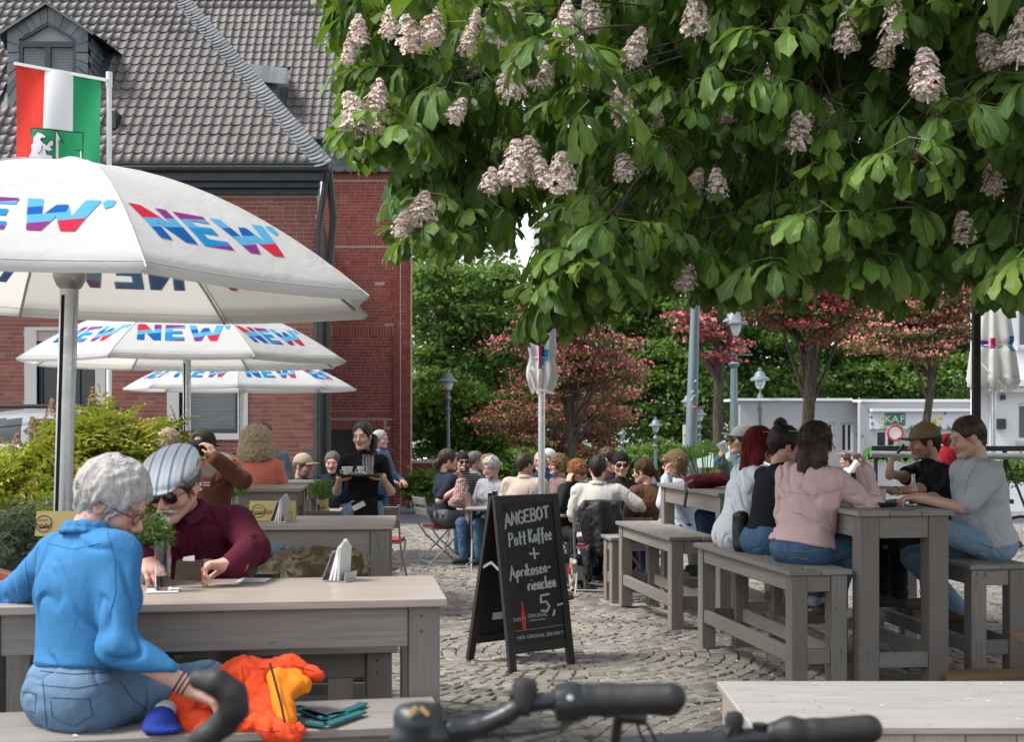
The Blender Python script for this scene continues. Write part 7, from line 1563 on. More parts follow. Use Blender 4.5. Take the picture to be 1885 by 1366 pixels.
# ------------------------------------------------------------------ black sandwich board with chalk lettering
M['board_black'] = plain('black_board_paint', (.012,.012,.013), .55, 0, .3, 30, .05); M['frame_black'] = plain('black_stained_wood', (.020,.019,.019), .5, 0, .4, 25, .2); M['chalk'] = plain('chalk_marker', (.50,.52,.53), .9, 0, .25, 90, .1)
def a_board():
    # front face corners taken from the photograph, on the ground plane
    D0 = 8.62; A = Vector((X(938, 8.42), 8.42, 0)); B = Vector((X(1050, 8.72), 8.72, 0)); up = 1.16
    root = thing('sandwich_board', 'black A-frame chalk board announcing the coffee and cake offer, standing on the setts', 'sign', tuple((A+B)/2))
    ex = (B-A); ex.z = 0; W_ = .535; ex.normalize(); back = Vector((-ex.y, ex.x, 0)); tilt = .185
    H_ = 1.135; fu = (Vector((0, 0, 1))*H_+back*tilt); fl = fu.length; fu.normalize(); nrm = ex.cross(fu).normalized(); nrm = nrm if nrm.y < 0 else -nrm
    o0 = A+Vector((0, 0, .0)); bl = o0
    def pt(u, v, off=0): return bl+ex*u+fu*v+nrm*off
    def fr(name, u0, u1, v0, v1, o0_, o1_, mat, sgn=1, mir=None):
        f = mir or pt; V = [f(u0, v0, o0_), f(u1, v0, o0_), f(u1, v1, o0_), f(u0, v1, o0_), f(u0, v0, o1_), f(u1, v0, o1_), f(u1, v1, o1_), f(u0, v1, o1_)]; b = MB(); b.add(V, [(0, 3, 2, 1), (4, 5, 6, 7), (0, 1, 5, 4), (1, 2, 6, 5), (2, 3, 7, 6), (3, 0, 4, 7)]); return b.build(name, mat, root)
    w = .052; h0 = .115
    fr('front_stile', 0, w, 0, fl, -.015, .015, M['frame_black']); fr('front_stile', W_-w, W_, 0, fl, -.015, .015, M['frame_black']); fr('front_rail', w+.001, W_-w-.001, fl-.055, fl, -.013, .013, M['frame_black']); fr('front_rail', w+.001, W_-w-.001, h0, h0+.055, -.013, .013, M['frame_black'])
    pan = fr('front_panel', w+.001, W_-w-.001, h0+.056, fl-.056, -.006, .004, M['board_black'])
    topc = bl+fu*fl; spread = .46
    bu = (-(Vector((0, 0, 1))*H_)+back*(spread-tilt)).normalized()
    def pt2(u, v, off=0): return topc+back*.03+ex*u+bu*(v)+back*off
    fr('rear_stile', 0, w, 0, fl, -.012, .018, M['frame_black'], mir=pt2); fr('rear_stile', W_-w, W_, 0, fl, -.012, .018, M['frame_black'], mir=pt2); fr('rear_panel', w+.001, W_-w-.001, .06, fl-.17, -.004, .006, M['board_black'], mir=pt2); fr('rear_rail', w+.001, W_-w-.001, fl-.169, fl-.11, -.012, .014, M['frame_black'], mir=pt2); fr('rear_rail', w+.001, W_-w-.001, 0, .059, -.012, .014, M['frame_black'], mir=pt2)
    m0 = pt(.012, fl*.575, -.016); m1 = pt2(.012, fl*.43, -.013); mm = (m0+m1)/2+Vector((0, 0, .045)); b = MB(); b.beam(m0, mm, .004, .018); b.beam(mm, m1, .004, .018); b.build('folding_stay', M['metal'], root)
    fr('paper_label', .16, .25, .83, .88, -.0055, -.0045, M['white'], mir=pt2)
    # hand lettering: strokes in panel units (x 0..1 across, y 0..1 from the foot of the panel to the top)
    x0_, x1_ = w+.004, W_-w-.004; y0_, y1_ = h0+.06, fl-.06
    def m(x, y): return pt(x0_+(x1_-x0_)*x, y0_+(y1_-y0_)*y, .0065)
    L = {'A': ([(0,-.25),(.12,0),(.45,1),(.9,.0)], [(.1,.35),(.8,.32)]), 'N': ([(0,0),(.08,1),(.7,0),(.75,1)],), 'G': ([(.75,.85),(.4,1),(.05,.6),(.1,.1),(.5,0),(.8,.2),(.8,.45),(.45,.45)],), 'E': ([(.7,1),(.05,.95),(.0,.02),(.75,.05)], [(.0,.5),(.6,.52)]), 'B': ([(.05,0),(.05,1),(.55,.95),(.6,.65),(.1,.52),(.7,.42),(.65,.05),(.05,0)],), 'O': ([(.4,1),(.05,.7),(.05,.25),(.4,0),(.8,.3),(.75,.8),(.4,1)],), 'T': ([(0,.9),(.9,1)], [(.45,.95),(.45,0)]),
         'P': ([(.1,-.1),(.15,1),(.6,.95),(.65,.6),(.15,.45)],), 'o': ([(.3,.55),(.05,.3),(.15,.02),(.45,.05),(.5,.4),(.3,.55)],), 't': ([(.2,1),(.2,0),(.35,0)], [(0,.55),(.42,.6)]), 'K': ([(.1,1),(.12,0)], [(.7,.95),(.15,.45),(.75,.0)]), 'a': ([(.5,.5),(.15,.5),(.02,.2),(.2,0),(.48,.3),(.5,.5),(.52,.02)],), 'f': ([(.5,.95),(.25,.9),(.2,-.2)], [(0,.5),(.45,.55)]), 'e': ([(.05,.28),(.5,.32),(.3,.55),(.05,.35),(.15,.02),(.5,.08)],),
         'p': ([(.1,.5),(.1,-.45)], [(.1,.4),(.4,.55),(.5,.2),(.15,.05)]), 'r': ([(.1,.5),(.1,0)], [(.1,.35),(.25,.52),(.42,.48)]), 'i': ([(.1,.5),(.12,0)], [(.12,.78),(.14,.82)]), 'k': ([(.1,1),(.1,0)], [(.45,.55),(.12,.25),(.5,0)]), 's': ([(.45,.52),(.15,.48),(.12,.3),(.42,.22),(.38,.02),(.05,.02)],), 'n': ([(.08,.5),(.1,0)], [(.1,.38),(.3,.55),(.45,.4),(.46,0)]), 'm': ([(.08,.5),(.1,0)], [(.1,.4),(.25,.55),(.35,.4),(.35,0)], [(.35,.4),(.52,.55),(.62,.4),(.64,0)]), 'c': ([(.45,.48),(.2,.52),(.05,.25),(.2,0),(.48,.06)],), 'h': ([(.1,1),(.1,0)], [(.1,.35),(.3,.52),(.42,.35),(.44,0)]),
         '-': ([(.05,.38),(.5,.42)],), '5': ([(.8,1),(.15,.95),(.1,.55),(.5,.6),(.75,.3),(.5,.02),(.05,.1)],), ',': ([(.15,.1),(.0,-.25)],), '+': ([(.0,.5),(.9,.45)], [(.45,1.0),(.5,0)])}
    b = MB()
    def write(s, x, y, h, adv, rot=.02, r=.0062):
        for ch in s:
            if ch == ' ': x += adv*.8; continue
            g = L[ch]; wd = max(p[0] for st in g for p in st)
            for st in g:
                pts = [m(x+p[0]*adv*1.05, y+p[1]*h+(x)*rot) for p in st]; q = []
                for i in range(len(pts)-1):
                    for f in (0, .5): q.append(pts[i].lerp(pts[i+1], f))
                q.append(pts[-1]); b.tube(q, r, 5)
            x += adv*(wd+.22)
    write('ANGEBOT', .03, .845, .092, .128, .05, .0078); write('Pott', .07, .700, .092, .128, .03, .0074); write('Kaffee', .47, .702, .100, .103, .03, .0074); write('+', .45, .585, .085, .20, .02, .0078); write('Aprikosen-', .03, .470, .086, .118, .03, .0072); write('riemchen', .36, .365, .088, .106, .02, .0074); write('5,-', .56, .220, .125, .24, -.02, .0085)
    b.build('chalk_writing', M['chalk'], root, True, kind='stuff')
    rotm = Matrix((ex, fu, -ex.cross(fu)*-1)).transposed()
    def btext(s, size, x, y, mat=M['chalk']):
        o = text(s, size, 'printed_line', mat, m(x, y)+nrm*.001, rotm.to_euler(), root, .0006, 'LEFT'); return o
    btext('DAS', .034, .02, .175); btext('ORIGINAL', .036, .30, .190); btext('ORIGINAL SERVIERT', .015, .33, .158); o = btext('HIER ORIGINAL SERVIERT!', .0335, .055, .045)
    bb = MB(); bb.beam(m(.04, .095), m(.97, .100), .002, .0035, tuple(nrm)); bb.build('print_rule', M['chalk'], root)
    bot = [(.185, .10), (.255, .10), (.262, .20), (.240, .245), (.236, .30), (.204, .30), (.198, .245), (.178, .20)]; mk('red_bottle_mark', [m(a, c)+nrm*.0008 for a, c in bot], [tuple(range(8))], M['red'], root); btext('DAS', .017, .188, .178).location.y -= .0015
a_board()

# ------------------------------------------------------------------ things on the tables
G_CLEAR = glass('drinking_glass', (.95, .97, .97)); G_GREEN = glass('bottle_glass', (.55, .75, .62)); M['beer'] = NT('amber_beer').set((.75,.33,.04), .1, **{'Transmission Weight': .12, 'IOR': 1.33}); M['beer_gold'] = NT('golden_beer').set((.82,.46,.06), .1, **{'Transmission Weight': .12, 'IOR': 1.33}); M['foam'] = plain('beer_foam', (.72,.66,.55), .9, 0, .05, 60, .1); M['brown_glass'] = NT('brown_glass').set((.06,.022,.008), .06, **{'Transmission Weight': .3}); M['paper'] = plain('white_paper', (.74,.74,.75), .8, 0, .03, 8, .02); M['porcelain'] = plain('porcelain', (.70,.69,.66), .25, 0, .04, 6, 0); M['card_yellow'] = plain('yellow_card', (.60,.48,.20), .7, 0, .1, 6, .02); M['cola'] = NT('cola').set((.03,.006,.004), .05)
def glass_thing(label, p, h, r, liquid=None, fill=.3, group=None, foam=False):
    root = thing('beer_glass', label, 'glass', tuple(p), group); t_ = .0025
    b = MB(); b.lathe(p, [(0.0, 0), (r*.85, 0), (r*.9, .004), (r, h), (r-t_, h), (r*.9-t_, .012), (0, .010)], 20); b.build('glass_wall', G_CLEAR, root, True)
    if liquid:
        b = MB(); b.lathe(p, [(0, .0125), (r*.9-t_*1.3, .0125), (r*.9+(r*.1)*fill-t_*1.4, h*fill), (0, h*fill)], 20); b.build('drink', liquid, root, True)
        if foam: b = MB(); b.lathe(p, [(0, h*fill+.001), (r*.97-t_, h*fill+.001), (r*.98-t_, h*fill+.022), (0, h*fill+.026)], 16); b.build('foam', M['foam'], root, True)
    return root
def herb(label, p, pot_h, pot_r, leaf_r, mat=None, n=420, pm=None, lm=None, seed=2):
    root = thing('potted_herb', label, 'potted plant', tuple(p), 'herb pots on the tables'); b = MB(); b.lathe(p, [(0, 0), (pot_r*.82, 0), (pot_r, pot_h), (pot_r*.95, pot_h), (pot_r*.9, pot_h*.9), (0, pot_h*.9)], 22); b.build('pot', pm or M['metal'], root, True)
    g = np.random.default_rng(seed); q = g.normal(size=(n, 3)); q /= np.linalg.norm(q, axis=1)[:, None]; rad = g.random(n)**.4; c = np.array(p)+np.array([0, 0, pot_h+leaf_r*.55])+q*rad[:, None]*np.array([leaf_r, leaf_r, leaf_r*.75]); keep = c[:, 2] > p[2]+pot_h; c, q = c[keep], q[keep]; n = len(c)
    A = rotmats(g.normal(0, .6, n), g.normal(-.5, .5, n), np.arctan2(q[:, 1], q[:, 0])+g.normal(0, .5, n))*(leaf_r*.36*g.uniform(.7, 1.3, n))[:, None, None]
    V, f = scatter([(0,0,0),(.45,-.15,.06),(1,0,-.1),(.45,.15,.06)], np.array([[0,1,2,3]]), np.concatenate([A, c[:, :, None]], 2)); mk('leaves', V, f, lm or M['leaf_lime'], root)
    b = MB()
    for k in range(22): e = Vector(c[g.integers(n)]); s = Vector(p)+Vector((g.normal(0, pot_r*.3), g.normal(0, pot_r*.3), pot_h*.85)); b.tube([s, s.lerp(e, .6)+Vector((0, 0, .02)), e], .0018, 4, False)
    b.build('stems', M['leaf_wood'], root, fix=False); return root
zt = 1.072
def on(px, py, z): D = (HC-z)*F/(py-HY); return Vector((X(px, D), D, z))
M['leaf_herb'] = foliage('herb_leaf', [(0, (.05,.11,.03)), (.5, (.10,.19,.05)), (1, (.17,.27,.08))], .5, .25)
herb('zinc pot of leafy herbs between the couple on the near table', on(262, 1072, zt), .105, .044, .100, lm=M['leaf_herb'], n=700)
gp = on(300, 1088, zt); cz = MB(); cz.box(-.052, .052, -.052, .052, 0, .002); o = cz.build('beer_mat', M['paper'], local=True); o.location = gp; o.rotation_euler = (0, 0, R(12)); tag(o, 'white square beer mat under the nearly empty beer glass', 'coaster')
glass_thing('tall nearly empty beer glass on a white beer mat beside the herb pot', gp+Vector((0, 0, .0025)), .165, .029, M['beer'], .30)
p = on(465, 1070, zt); b = MB(); b.add([(-.055,-.03,0),(.05,-.035,0),(.06,.035,.004),(-.04,.03,.008)], [(0,1,2,3)]); b.add([(-.055,-.03,-.0008),(.05,-.035,-.0008),(.06,.035,.0032),(-.04,.03,.0072)], [(3,2,1,0)]); o = b.build('paper_slip', M['paper'], local=True); o.location = p+Vector((0, 0, .001)); tag(o, 'white paper slip lying on the table by the black phone', 'paper')
p = on(492, 1062, zt); b = MB(); b.box(-.038, .038, -.036, .036, 0, .012); o = b.build('smartphone', M['frame_dark'], local=True); o.location = p+Vector((.0, .0, .001)); o.rotation_euler = (0, 0, R(-8)); tag(o, 'black phone lying on the near table', 'phone')
# wallet in the man's hand
root = thing('wallet', 'dark brown leather wallet held open by the man in maroon', 'wallet', tuple(P(340, 1060, 4.40))); M['wallet'] = plain('brown_leather', (.055,.032,.018), .55, 0, .2, 40, .2)
b = MB()
for s, y_ in ((-1, 0), (1, .022)): b.prism([(-.048, -.006), (.048, -.008), (.046, .060), (-.040, .062)], P(346, 1066, 4.44)+Vector((0, y_, 0)), (1, .15*s, 0), (0, .08*s, 1), (0, .004, 0))
b.build('cover', M['wallet'], root); b = MB(); b.prism([(-.03, 0), (.02, 0), (.018, .078), (-.02, .072)], P(346, 1066, 4.44)+Vector((0, .012, 0)), (1, 0, 0), (0, .05, 1), (0, .002, 0)); b.build('banknote', M['paper'], root)
def card_holder(label, p, s, rz):
    root = thing('card_holder', label, 'card holder', (0, 0, 0)); b = MB(); b.beam((-.02, 0, .0015), (.08, 0, .0015), .085, .003); b.prism([(-.042, 0), (.042, 0), (.042, .105), (-.042, .105)], (-.02, 0, .003), (0, 1, 0), (.42, 0, 1), (.003, 0, 0)); b.prism([(-.042, 0), (.042, 0), (.042, .03), (-.042, .03)], (.07, 0, .003), (0, 1, 0), (.15, 0, 1), (.003, 0, 0)); b.build('metal_stand', M['metal'], root, local=True)
    for k in range(3):
        b = MB(); b.prism([(-.040, 0), (.040, 0), (.040, .115), (.0, .145), (-.040, .115)], (.008+k*.016, 0, .004), (0, 1, 0), (.30-.12*k, 0, 1), (.009, 0, 0)); b.build('card', M['paper'] if k < 2 else M['jamb'], root, local=True)
    b = MB(); b.tube([(.008+.26*.1*.9-.002, .022*math.cos(a), .06+.022*math.sin(a)) for a in np.linspace(0, 6.28, 14)], .0016, 4); b.tube([(.008+.30*.035, -.02, .036), (.008+.30*.035, .02, .036)], .0016, 4); b.build('printed_mark', M['red'], root, local=True)
    root.location = p; root.rotation_euler = (0, 0, rz); root.scale = (s, s, s); return root
card_holder('metal holder with white beer mats standing on the near table', on(612, 1068, zt), 1.0, R(-22)); card_holder('metal holder with beer mats on the second table, before the yellow card', on(510, 960, 1.10), 1.0, R(-22))
def yellow_card(label, px0, px1, D, z, h, words, lean=.2):
    a, c = P(px0, 0, D), P(px1, 0, D); a.z = c.z = z; w = c.x-a.x; root = thing('menu_card', label, 'menu card', (a.x+w/2, D, z)); b = MB()
    b.prism([(0, 0), (w, 0), (w, h), (0, h)], a, (1, 0, 0), (0, lean, 1), (0, .003, 0)); b.prism([(0, 0), (w, 0), (w, h), (0, h)], a+Vector((0, 2*lean*h+.004, 0)), (1, 0, 0), (0, -lean, 1), (0, .003, 0)); b.build('card', M['card_yellow'], root)
    ang = math.atan(lean)
    if words: text(words, h*.36, 'printed_word', M['red'], a+Vector((w*.64, lean*h*.45-.004, h*.45)), (R(90)-ang, 0, 0), root, .0005)
    cc = a+Vector((w*.20, lean*h*.5-.004, h*.5)); b = MB(); r = h*.33
    b.tube([cc+Vector((r*math.cos(t_), r*math.sin(t_)*lean, r*math.sin(t_))) for t_ in np.linspace(0, 6.28, 22)], .0018, 4); b.tube([cc+Vector((r*(k/6-1)*.9, (-.2*r+.25*r*math.sin(k))*lean, -.2*r+.25*r*math.sin(k*1.7))) for k in range(13)], .0016, 4); b.tube([cc+Vector((-r*.6, r*.4*lean, r*.4)), cc+Vector((r*.5, r*.45*lean, r*.45))], .0014, 4); b.tube([cc+Vector((-r*.5, -r*.5*lean, -r*.5)), cc+Vector((r*.7, -r*.4*lean, -r*.4))], .003, 4); b.build('printed_emblem', M['board_black'], root)
yellow_card('yellow menu card with a round emblem on the second left table', 458, 543, 6.95, 1.102, .105, 'Biergarten'); yellow_card('small yellow menu card beside the beer bottle', 427, 447, 10.9, 1.102, .15, None); yellow_card('yellow card standing behind the shoulder of the woman in blue', 64, 140, 5.3, 1.17, .10, None)
yellow_card('orange and white menu card left of the beer bottle', 398, 416, 11.0, 1.102, .17, 'Eis')
# beer bottle
p = Vector((X(431, 10.75), 10.75, 1.103)); root = thing('beer_bottle', 'brown beer bottle with a yellow label before the coral sweater', 'bottle', tuple(p))
b = MB(); b.lathe(p, [(0, 0), (.034, .002), (.036, .01), (.036, .145), (.030, .175), (.015, .205), (.0135, .25), (.015, .252), (.015, .262), (0, .263)], 18); b.build('bottle_glass', M['brown_glass'], root, True); b = MB(); b.lathe(p, [(.0365, .045), (.0368, .047), (.0368, .135), (.0365, .137)], 18); b.build('label_paper', ink('label_yellow', (.75, .48, .03)), root, True); b = MB(); b.lathe(p+Vector((0, -.0375, .092)), [(.002, 0), (.017, .001), (.012, .002)], 14, (0, -1, 0)); b.build('label_roundel', ink('label_blue', (.04, .08, .25)), root, True)
b = MB(); b.lathe(p, [(.0165, .200), (.0155, .205), (.0145, .245), (.016, .2465)], 14); b.build('neck_label', ink('label_neck', (.75, .55, .05)), root, True)
herb('small green herb pot at the left table edge below the beer bottle', Vector((X(432, 10.2), 10.2, .98)), .06, .035, .10, lm=M['leaf_lime'], n=320, seed=5)
herb('low green herb bowl on the table in front of the navy jacket man', Vector((X(594, 12.4), 12.4, .83)), .05, .06, .14, lm=M['leaf_lime'], n=420, seed=6)
yellow_card('little white card in front of the herb bowl', 588, 604, 12.3, .76, .11, None)
glass_thing('glass mug of dark beer at the end of the small left table', Vector((X(561, 12.6), 12.6, .86)), .12, .035, M['brown_glass'], .8, None, True)
for k, (px, D, hh) in enumerate(((903, 15.6, .17), (911, 15.45, .20))): glass_thing(('left golden beer with thin foam beside the plaid shirt', 'right and taller golden beer before the cream shirt')[k], Vector((X(px, D), D, gz(D)+.742)), hh, .036, M['beer_gold'], .85, 'two golden beers', True)
# cola bottle, ashtray, phone, cup on the right table
p = on(1681, 930, 1.103); root = thing('cola_bottle', 'small glass cola bottle with a red label on the tall right table', 'bottle', tuple(p)); b = MB(); b.lathe(p, [(0, 0), (.028, .002), (.029, .02), (.026, .05), (.029, .085), (.027, .105), (.014, .15), (.011, .185), (.013, .187), (.013, .195), (.009, .196), (.009, .15), (.022, .10), (.022, .01), (0, .008)], 20); b.build('bottle_glass', G_CLEAR, root, True); b = MB(); b.lathe(p, [(0, .009), (.0215, .010), (.0215, .045), (0, .046)], 18); b.build('drink', M['cola'], root, True); b = MB(); b.lathe(p, [(.0285, .052), (.0295, .054), (.0300, .088), (.0288, .090)], 20); b.build('label_paper', M['red'], root, True)
p = on(1634, 934, 1.103); b = MB(); b.lathe(p, [(0, 0), (.05, 0), (.062, .03), (.056, .03), (.046, .008), (0, .008)], 20); o = b.build('ashtray', M['frame_dark'], None, True); tag(o, 'black round ashtray on the tall right table', 'ashtray')
p = on(1655, 938, 1.103); b = MB(); b.box(-.075, .075, -.035, .035, 0, .008); o = b.build('smartphone', ink('phone_teal', (.10,.16,.18)), local=True); o.location = p; o.rotation_euler = (0, 0, R(6)); tag(o, 'dark phone lying flat in front of the ashtray', 'phone')
p = P(1572, 880, 8.35); b = MB(); b.tube([(p.x, 8.35, 1.10), (p.x, 8.35, 1.10+.20)], .021, 14); o = b.build('thermos', M['frame_dark'], None, True); tag(o, 'slim black flask standing on the tall table behind the pink sleeve', 'flask')
p = on(1622, 925, 1.103); b = MB(); b.lathe(p, [(0, 0), (.026, 0), (.034, .085), (.031, .085), (.024, .006), (0, .006)], 18); o = b.build('white_cup', M['porcelain'], None, True); tag(o, 'white cup behind the pink cuff', 'cup')
def stick(label, name, a, b_, r, mat, cat, tip=None):
    m_ = MB(); m_.tube([a, b_], r, 8); o = m_.build(name, mat, None, True); tag(o, label, cat); return o
stick('lit cigarette held up by the woman in pink', 'cigarette', P(1590, 822, 8.2), P(1597, 798, 8.2), .004, M['white'], 'cigarette'); stick('cigarette in the fingers of the man in grey', 'cigarette', P(1652, 912, 8.1), P(1622, 915, 8.05), .004, M['white'], 'cigarette'); stick('black vape at the lips of the man in the khaki cap', 'vape', P(1652, 835, 9.0), P(1664, 818, 8.98), .010, M['frame_dark'], 'vape')
p = P(1332, 824, 10.9); b = MB(); b.lathe(p, [(0, -.045), (.028, -.045), (.042, .045), (.039, .045), (.026, -.04), (0, -.04)], 18, (-.35, -.1, .6)); o = b.build('white_cup', M['porcelain'], None, True); tag(o, 'white cup raised to the mouth of the man in the grey cap', 'cup')
# tray
p = Vector((X(662, 10.92), 10.92, 1.165)); root = thing('serving_tray', 'round black tray the waitress carries', 'tray', tuple(p)); b = MB(); b.lathe(p, [(0, 0), (.185, 0), (.20, .018), (.196, .020), (.183, .006), (0, .006)], 32); b.build('tray_dish', M['frame_dark'], root, True)
def cup(label, q, s=1): b = MB(); b.lathe(q, [(0, 0), (.022*s, 0), (.040*s, .055*s), (.037*s, .055*s), (.020*s, .006), (0, .006)], 18); o = b.build('coffee_cup', M['porcelain'], None, True); tag(o, label, 'cup'); h = MB(); h.tube([q+Vector((-.034, -.012, .045)), q+Vector((-.056, -.02, .04)), q+Vector((-.052, -.02, .018)), q+Vector((-.028, -.01, .014))], .004, 6); k = h.build('cup_handle', M['porcelain'], None, True); k.parent = o; return o
cup('left coffee cup with a spoon on the black tray', p+Vector((-.095, -.06, .012)), 1.25); cup('coffee cup in the middle of the black tray', p+Vector((.02, .03, .012)), 1.25)
G2 = 'two empty tall glasses on the tray'; glass_thing('left and rear empty glass on the tray', p+Vector((.045, .06, .008)), .17, .032, None, 0, G2); glass_thing('right and front empty glass on the tray', p+Vector((.085, -.02, .008)), .165, .034, None, 0, G2)
b = MB(); gg = random.Random(6)
for k in range(7): c = p+Vector((gg.uniform(-.06, .06), gg.uniform(-.14, -.05), .012)); b.add([c+Vector((-.04, -.01, 0)), c+Vector((.0, -.03, .03)), c+Vector((.045, .01, .005)), c+Vector((.0, .03, .028))], [(0, 1, 2, 3)])
o = b.build('crumpled_napkins', M['paper'], None, fix=False, kind='stuff'); o['label'] = 'crumpled napkins piled on the tray'; o['category'] = 'napkins'
# apron and belt of the waitress
b = MB(); H = wt['H']; c = H+Vector((0, -.13, 0))
f_ = SDF(na(H)-.35, na(H)+.35, .010); f_.cap(H+Vector((-.16, -.05, .085)), H+Vector((.16, -.06, .11)), .028, None, .01); 
for i in range(6): f_.cap(H+Vector((-.07+.036*i, -.125, .06+.01*i)), H+Vector((.01+.026*i, -.150, -.30+.045*abs(i-1))), .020, .016, .02)
v_, q_ = f_.mesh(); smooth_obj('apron', v_, q_, cloth('apron_black', (.014,.014,.016)), wt['root'])
b = MB(); q = H+Vector((-.06, -.172, .0)); b.prism([(0, 0), (.10, .05), (.08, .09), (-.02, .04)], q, (1, 0, 0), (0, 0, 1), (0, -.006, 0)); b.build('note_pad', M['paper'], wt['root']); b = MB(); b.tube([wt['N']+Vector((.05*math.cos(a), -.062-.012*math.sin(a)*-1, -.03-.05*abs(math.sin(a)))) for a in np.linspace(math.pi*.05, math.pi*.95, 9)], .0016, 4); b.build('necklace', ink('gold', (.7,.5,.2)), wt['root'])
# orange jacket, teal straps, blue and white cap on the front bench
def heap(label, name, cat, blobs, mat, h=.009, wr=.012, seed=3, kind=None, mats=None):
    lo = np.min([na(b_[1]) for b_ in blobs], 0)-.2; hi = np.max([na(b_[2] if b_[0] == 'c' else b_[1]) for b_ in blobs], 0)+.2; f_ = SDF(np.minimum(lo, hi-.4), hi, h)
    for b_ in blobs:
        if b_[0] == 'c': f_.cap(b_[1], b_[2], b_[3], b_[4], b_[5] if len(b_) > 5 else .03)
        else: f_.ell(b_[1], b_[2], None, b_[3] if len(b_) > 3 else .03)
    v, q = f_.mesh(); v = wrinkle(v, q, wr, 16, (1, 1, .8), seed); v = wrinkle(v, q, wr*.5, 34, (1, .6, 1), seed+31); o = smooth_obj(name, v, q, mat, None); return tag(o, label, cat) if cat else o
OR = cloth('neon_orange', (.85,.085,.025)); YE = cloth('orange_lining', (.85,.24,.015)); M['zip'] = ink('zip_dark', (.02,.02,.025))
bz = .752
def bp(px, py, D): return P(px, py, D)
jk = heap('bright neon orange jacket with yellow orange lining bundled on the front bench', 'orange_jacket', 'jacket', [('e', bp(395, 1300, 3.92), (.13, .12, .065)), ('c', bp(440, 1262, 3.98), bp(360, 1300, 3.9), .072, .06), ('c', bp(455, 1245, 4.0), bp(515, 1330, 3.85), .050, .045), ('c', bp(470, 1240, 4.02), bp(530, 1232, 4.0), .035, .035), ('c', bp(530, 1232, 4.0), bp(585, 1243, 3.98), .030, .016), ('e', bp(430, 1325, 3.82), (.14, .09, .05)), ('c', bp(340, 1310, 3.85), bp(380, 1345, 3.75), .05, .04), ('c', bp(500, 1345, 3.76), bp(540, 1350, 3.74), .035, .03)], OR, .007, .015, 4)
ln = heap(None, 'jacket_lining', None, [('c', bp(508, 1246, 3.90), bp(528, 1330, 3.76), .028, .026), ('c', bp(540, 1250, 3.93), bp(560, 1262, 3.9), .030, .022), ('c', bp(545, 1262, 3.9), bp(520, 1300, 3.80), .022, .02)], YE, .008, .008, 6); ln.parent = jk
b = MB(); b.tube([bp(497, 1222, 3.86), bp(508, 1262, 3.80), bp(518, 1300, 3.74), bp(524, 1330, 3.70)], .004, 6); o = b.build('zip', M['zip'], None, True); o.parent = jk
b = MB()
for a in ([(545,1300),(600,1322),(660,1300),(668,1294)], [(540,1326),(600,1334),(668,1310)], [(552,1308),(590,1318),(640,1312)]):
    pts = [Vector((P(x, y, 1).x*0+X(x, (HC-bz-.012)*F/(y-HY)), (HC-bz-.012)*F/(y-HY), bz+.010)) for x, y in a]
    for u, v in zip(pts, pts[1:]): b.beam(u, v, .030, .006)
o = b.build('teal_straps', cloth('teal_webbing', (.025,.13,.15))); tag(o, 'teal webbing straps lying on the front bench beside the orange jacket', 'strap')
cp = heap('blue and white cap lying on the bench beside the woman in blue', 'blue_cap', 'cap', [('e', on(296, 1325, .785), (.040, .05, .035)), ('e', on(300, 1342, .765), (.055, .04, .012))], cloth('royal_blue', (.02,.05,.30)), .006, .004, 3); w_ = heap(None, 'white_panel', None, [('e', on(305, 1308, .80), (.032, .04, .026))], cloth('cap_white', (.55,.56,.6)), .006, .003, 4); w_.parent = cp
# camouflage backpack and blue garment under the second table
heap('camouflage backpack lying on the bench under the second left table', 'camo_backpack', 'backpack', [('c', P(505, 1060, 6.2), P(650, 1052, 6.25), .085, .09), ('c', P(520, 1035, 6.25), P(640, 1030, 6.25), .06, .06), ('e', P(580, 1060, 6.1), (.16, .10, .09))], cloth('camo', (.17,.13,.08), 'camo'), .012, .016, 5); heap('blue denim garment crumpled behind the camouflage backpack', 'denim_jacket', 'jacket', [('c', P(500, 1015, 6.42), P(560, 1018, 6.42), .03, .03)], J4, .01, .01, 6)
# plaid shirt being folded
heap('red and white plaid shirt held up by the guest in navy', 'plaid_shirt', 'shirt', [('c', P(850, 878, 15.75), P(845, 920, 15.7), .05, .085), ('c', P(852, 905, 15.7), P(865, 932, 15.7), .06, .06), ('c', P(832, 925, 15.72), P(872, 934, 15.7), .05, .035)], cloth('red_plaid', (.30,.03,.05), 'plaid', (.42,.36,.34), 1.3), .012, .016, 7)
# leather jacket on the chair back
lj = heap('black leather jacket hanging over the chair of the man in white', 'leather_jacket', 'jacket', [('c', P(1075, 925, 12.72), P(1140, 925, 12.74), .035, .035), ('c', P(1070, 935, 12.70), P(1090, 1030, 12.66), .05, .045), ('c', P(1100, 930, 12.68), P(1105, 1010, 12.62), .06, .055), ('c', P(1130, 930, 12.70), P(1140, 1000, 12.66), .05, .06), ('c', P(1080, 1010, 12.62), P(1078, 1065, 12.60), .042, .035), ('e', P(1106, 965, 12.66), (.20, .045, .24)), ('e', P(1120, 1000, 12.64), (.12, .04, .14))], cloth('black_leather', (.010,.010,.011), 'leather'), .013, .009, 8); lj.location.y -= .22
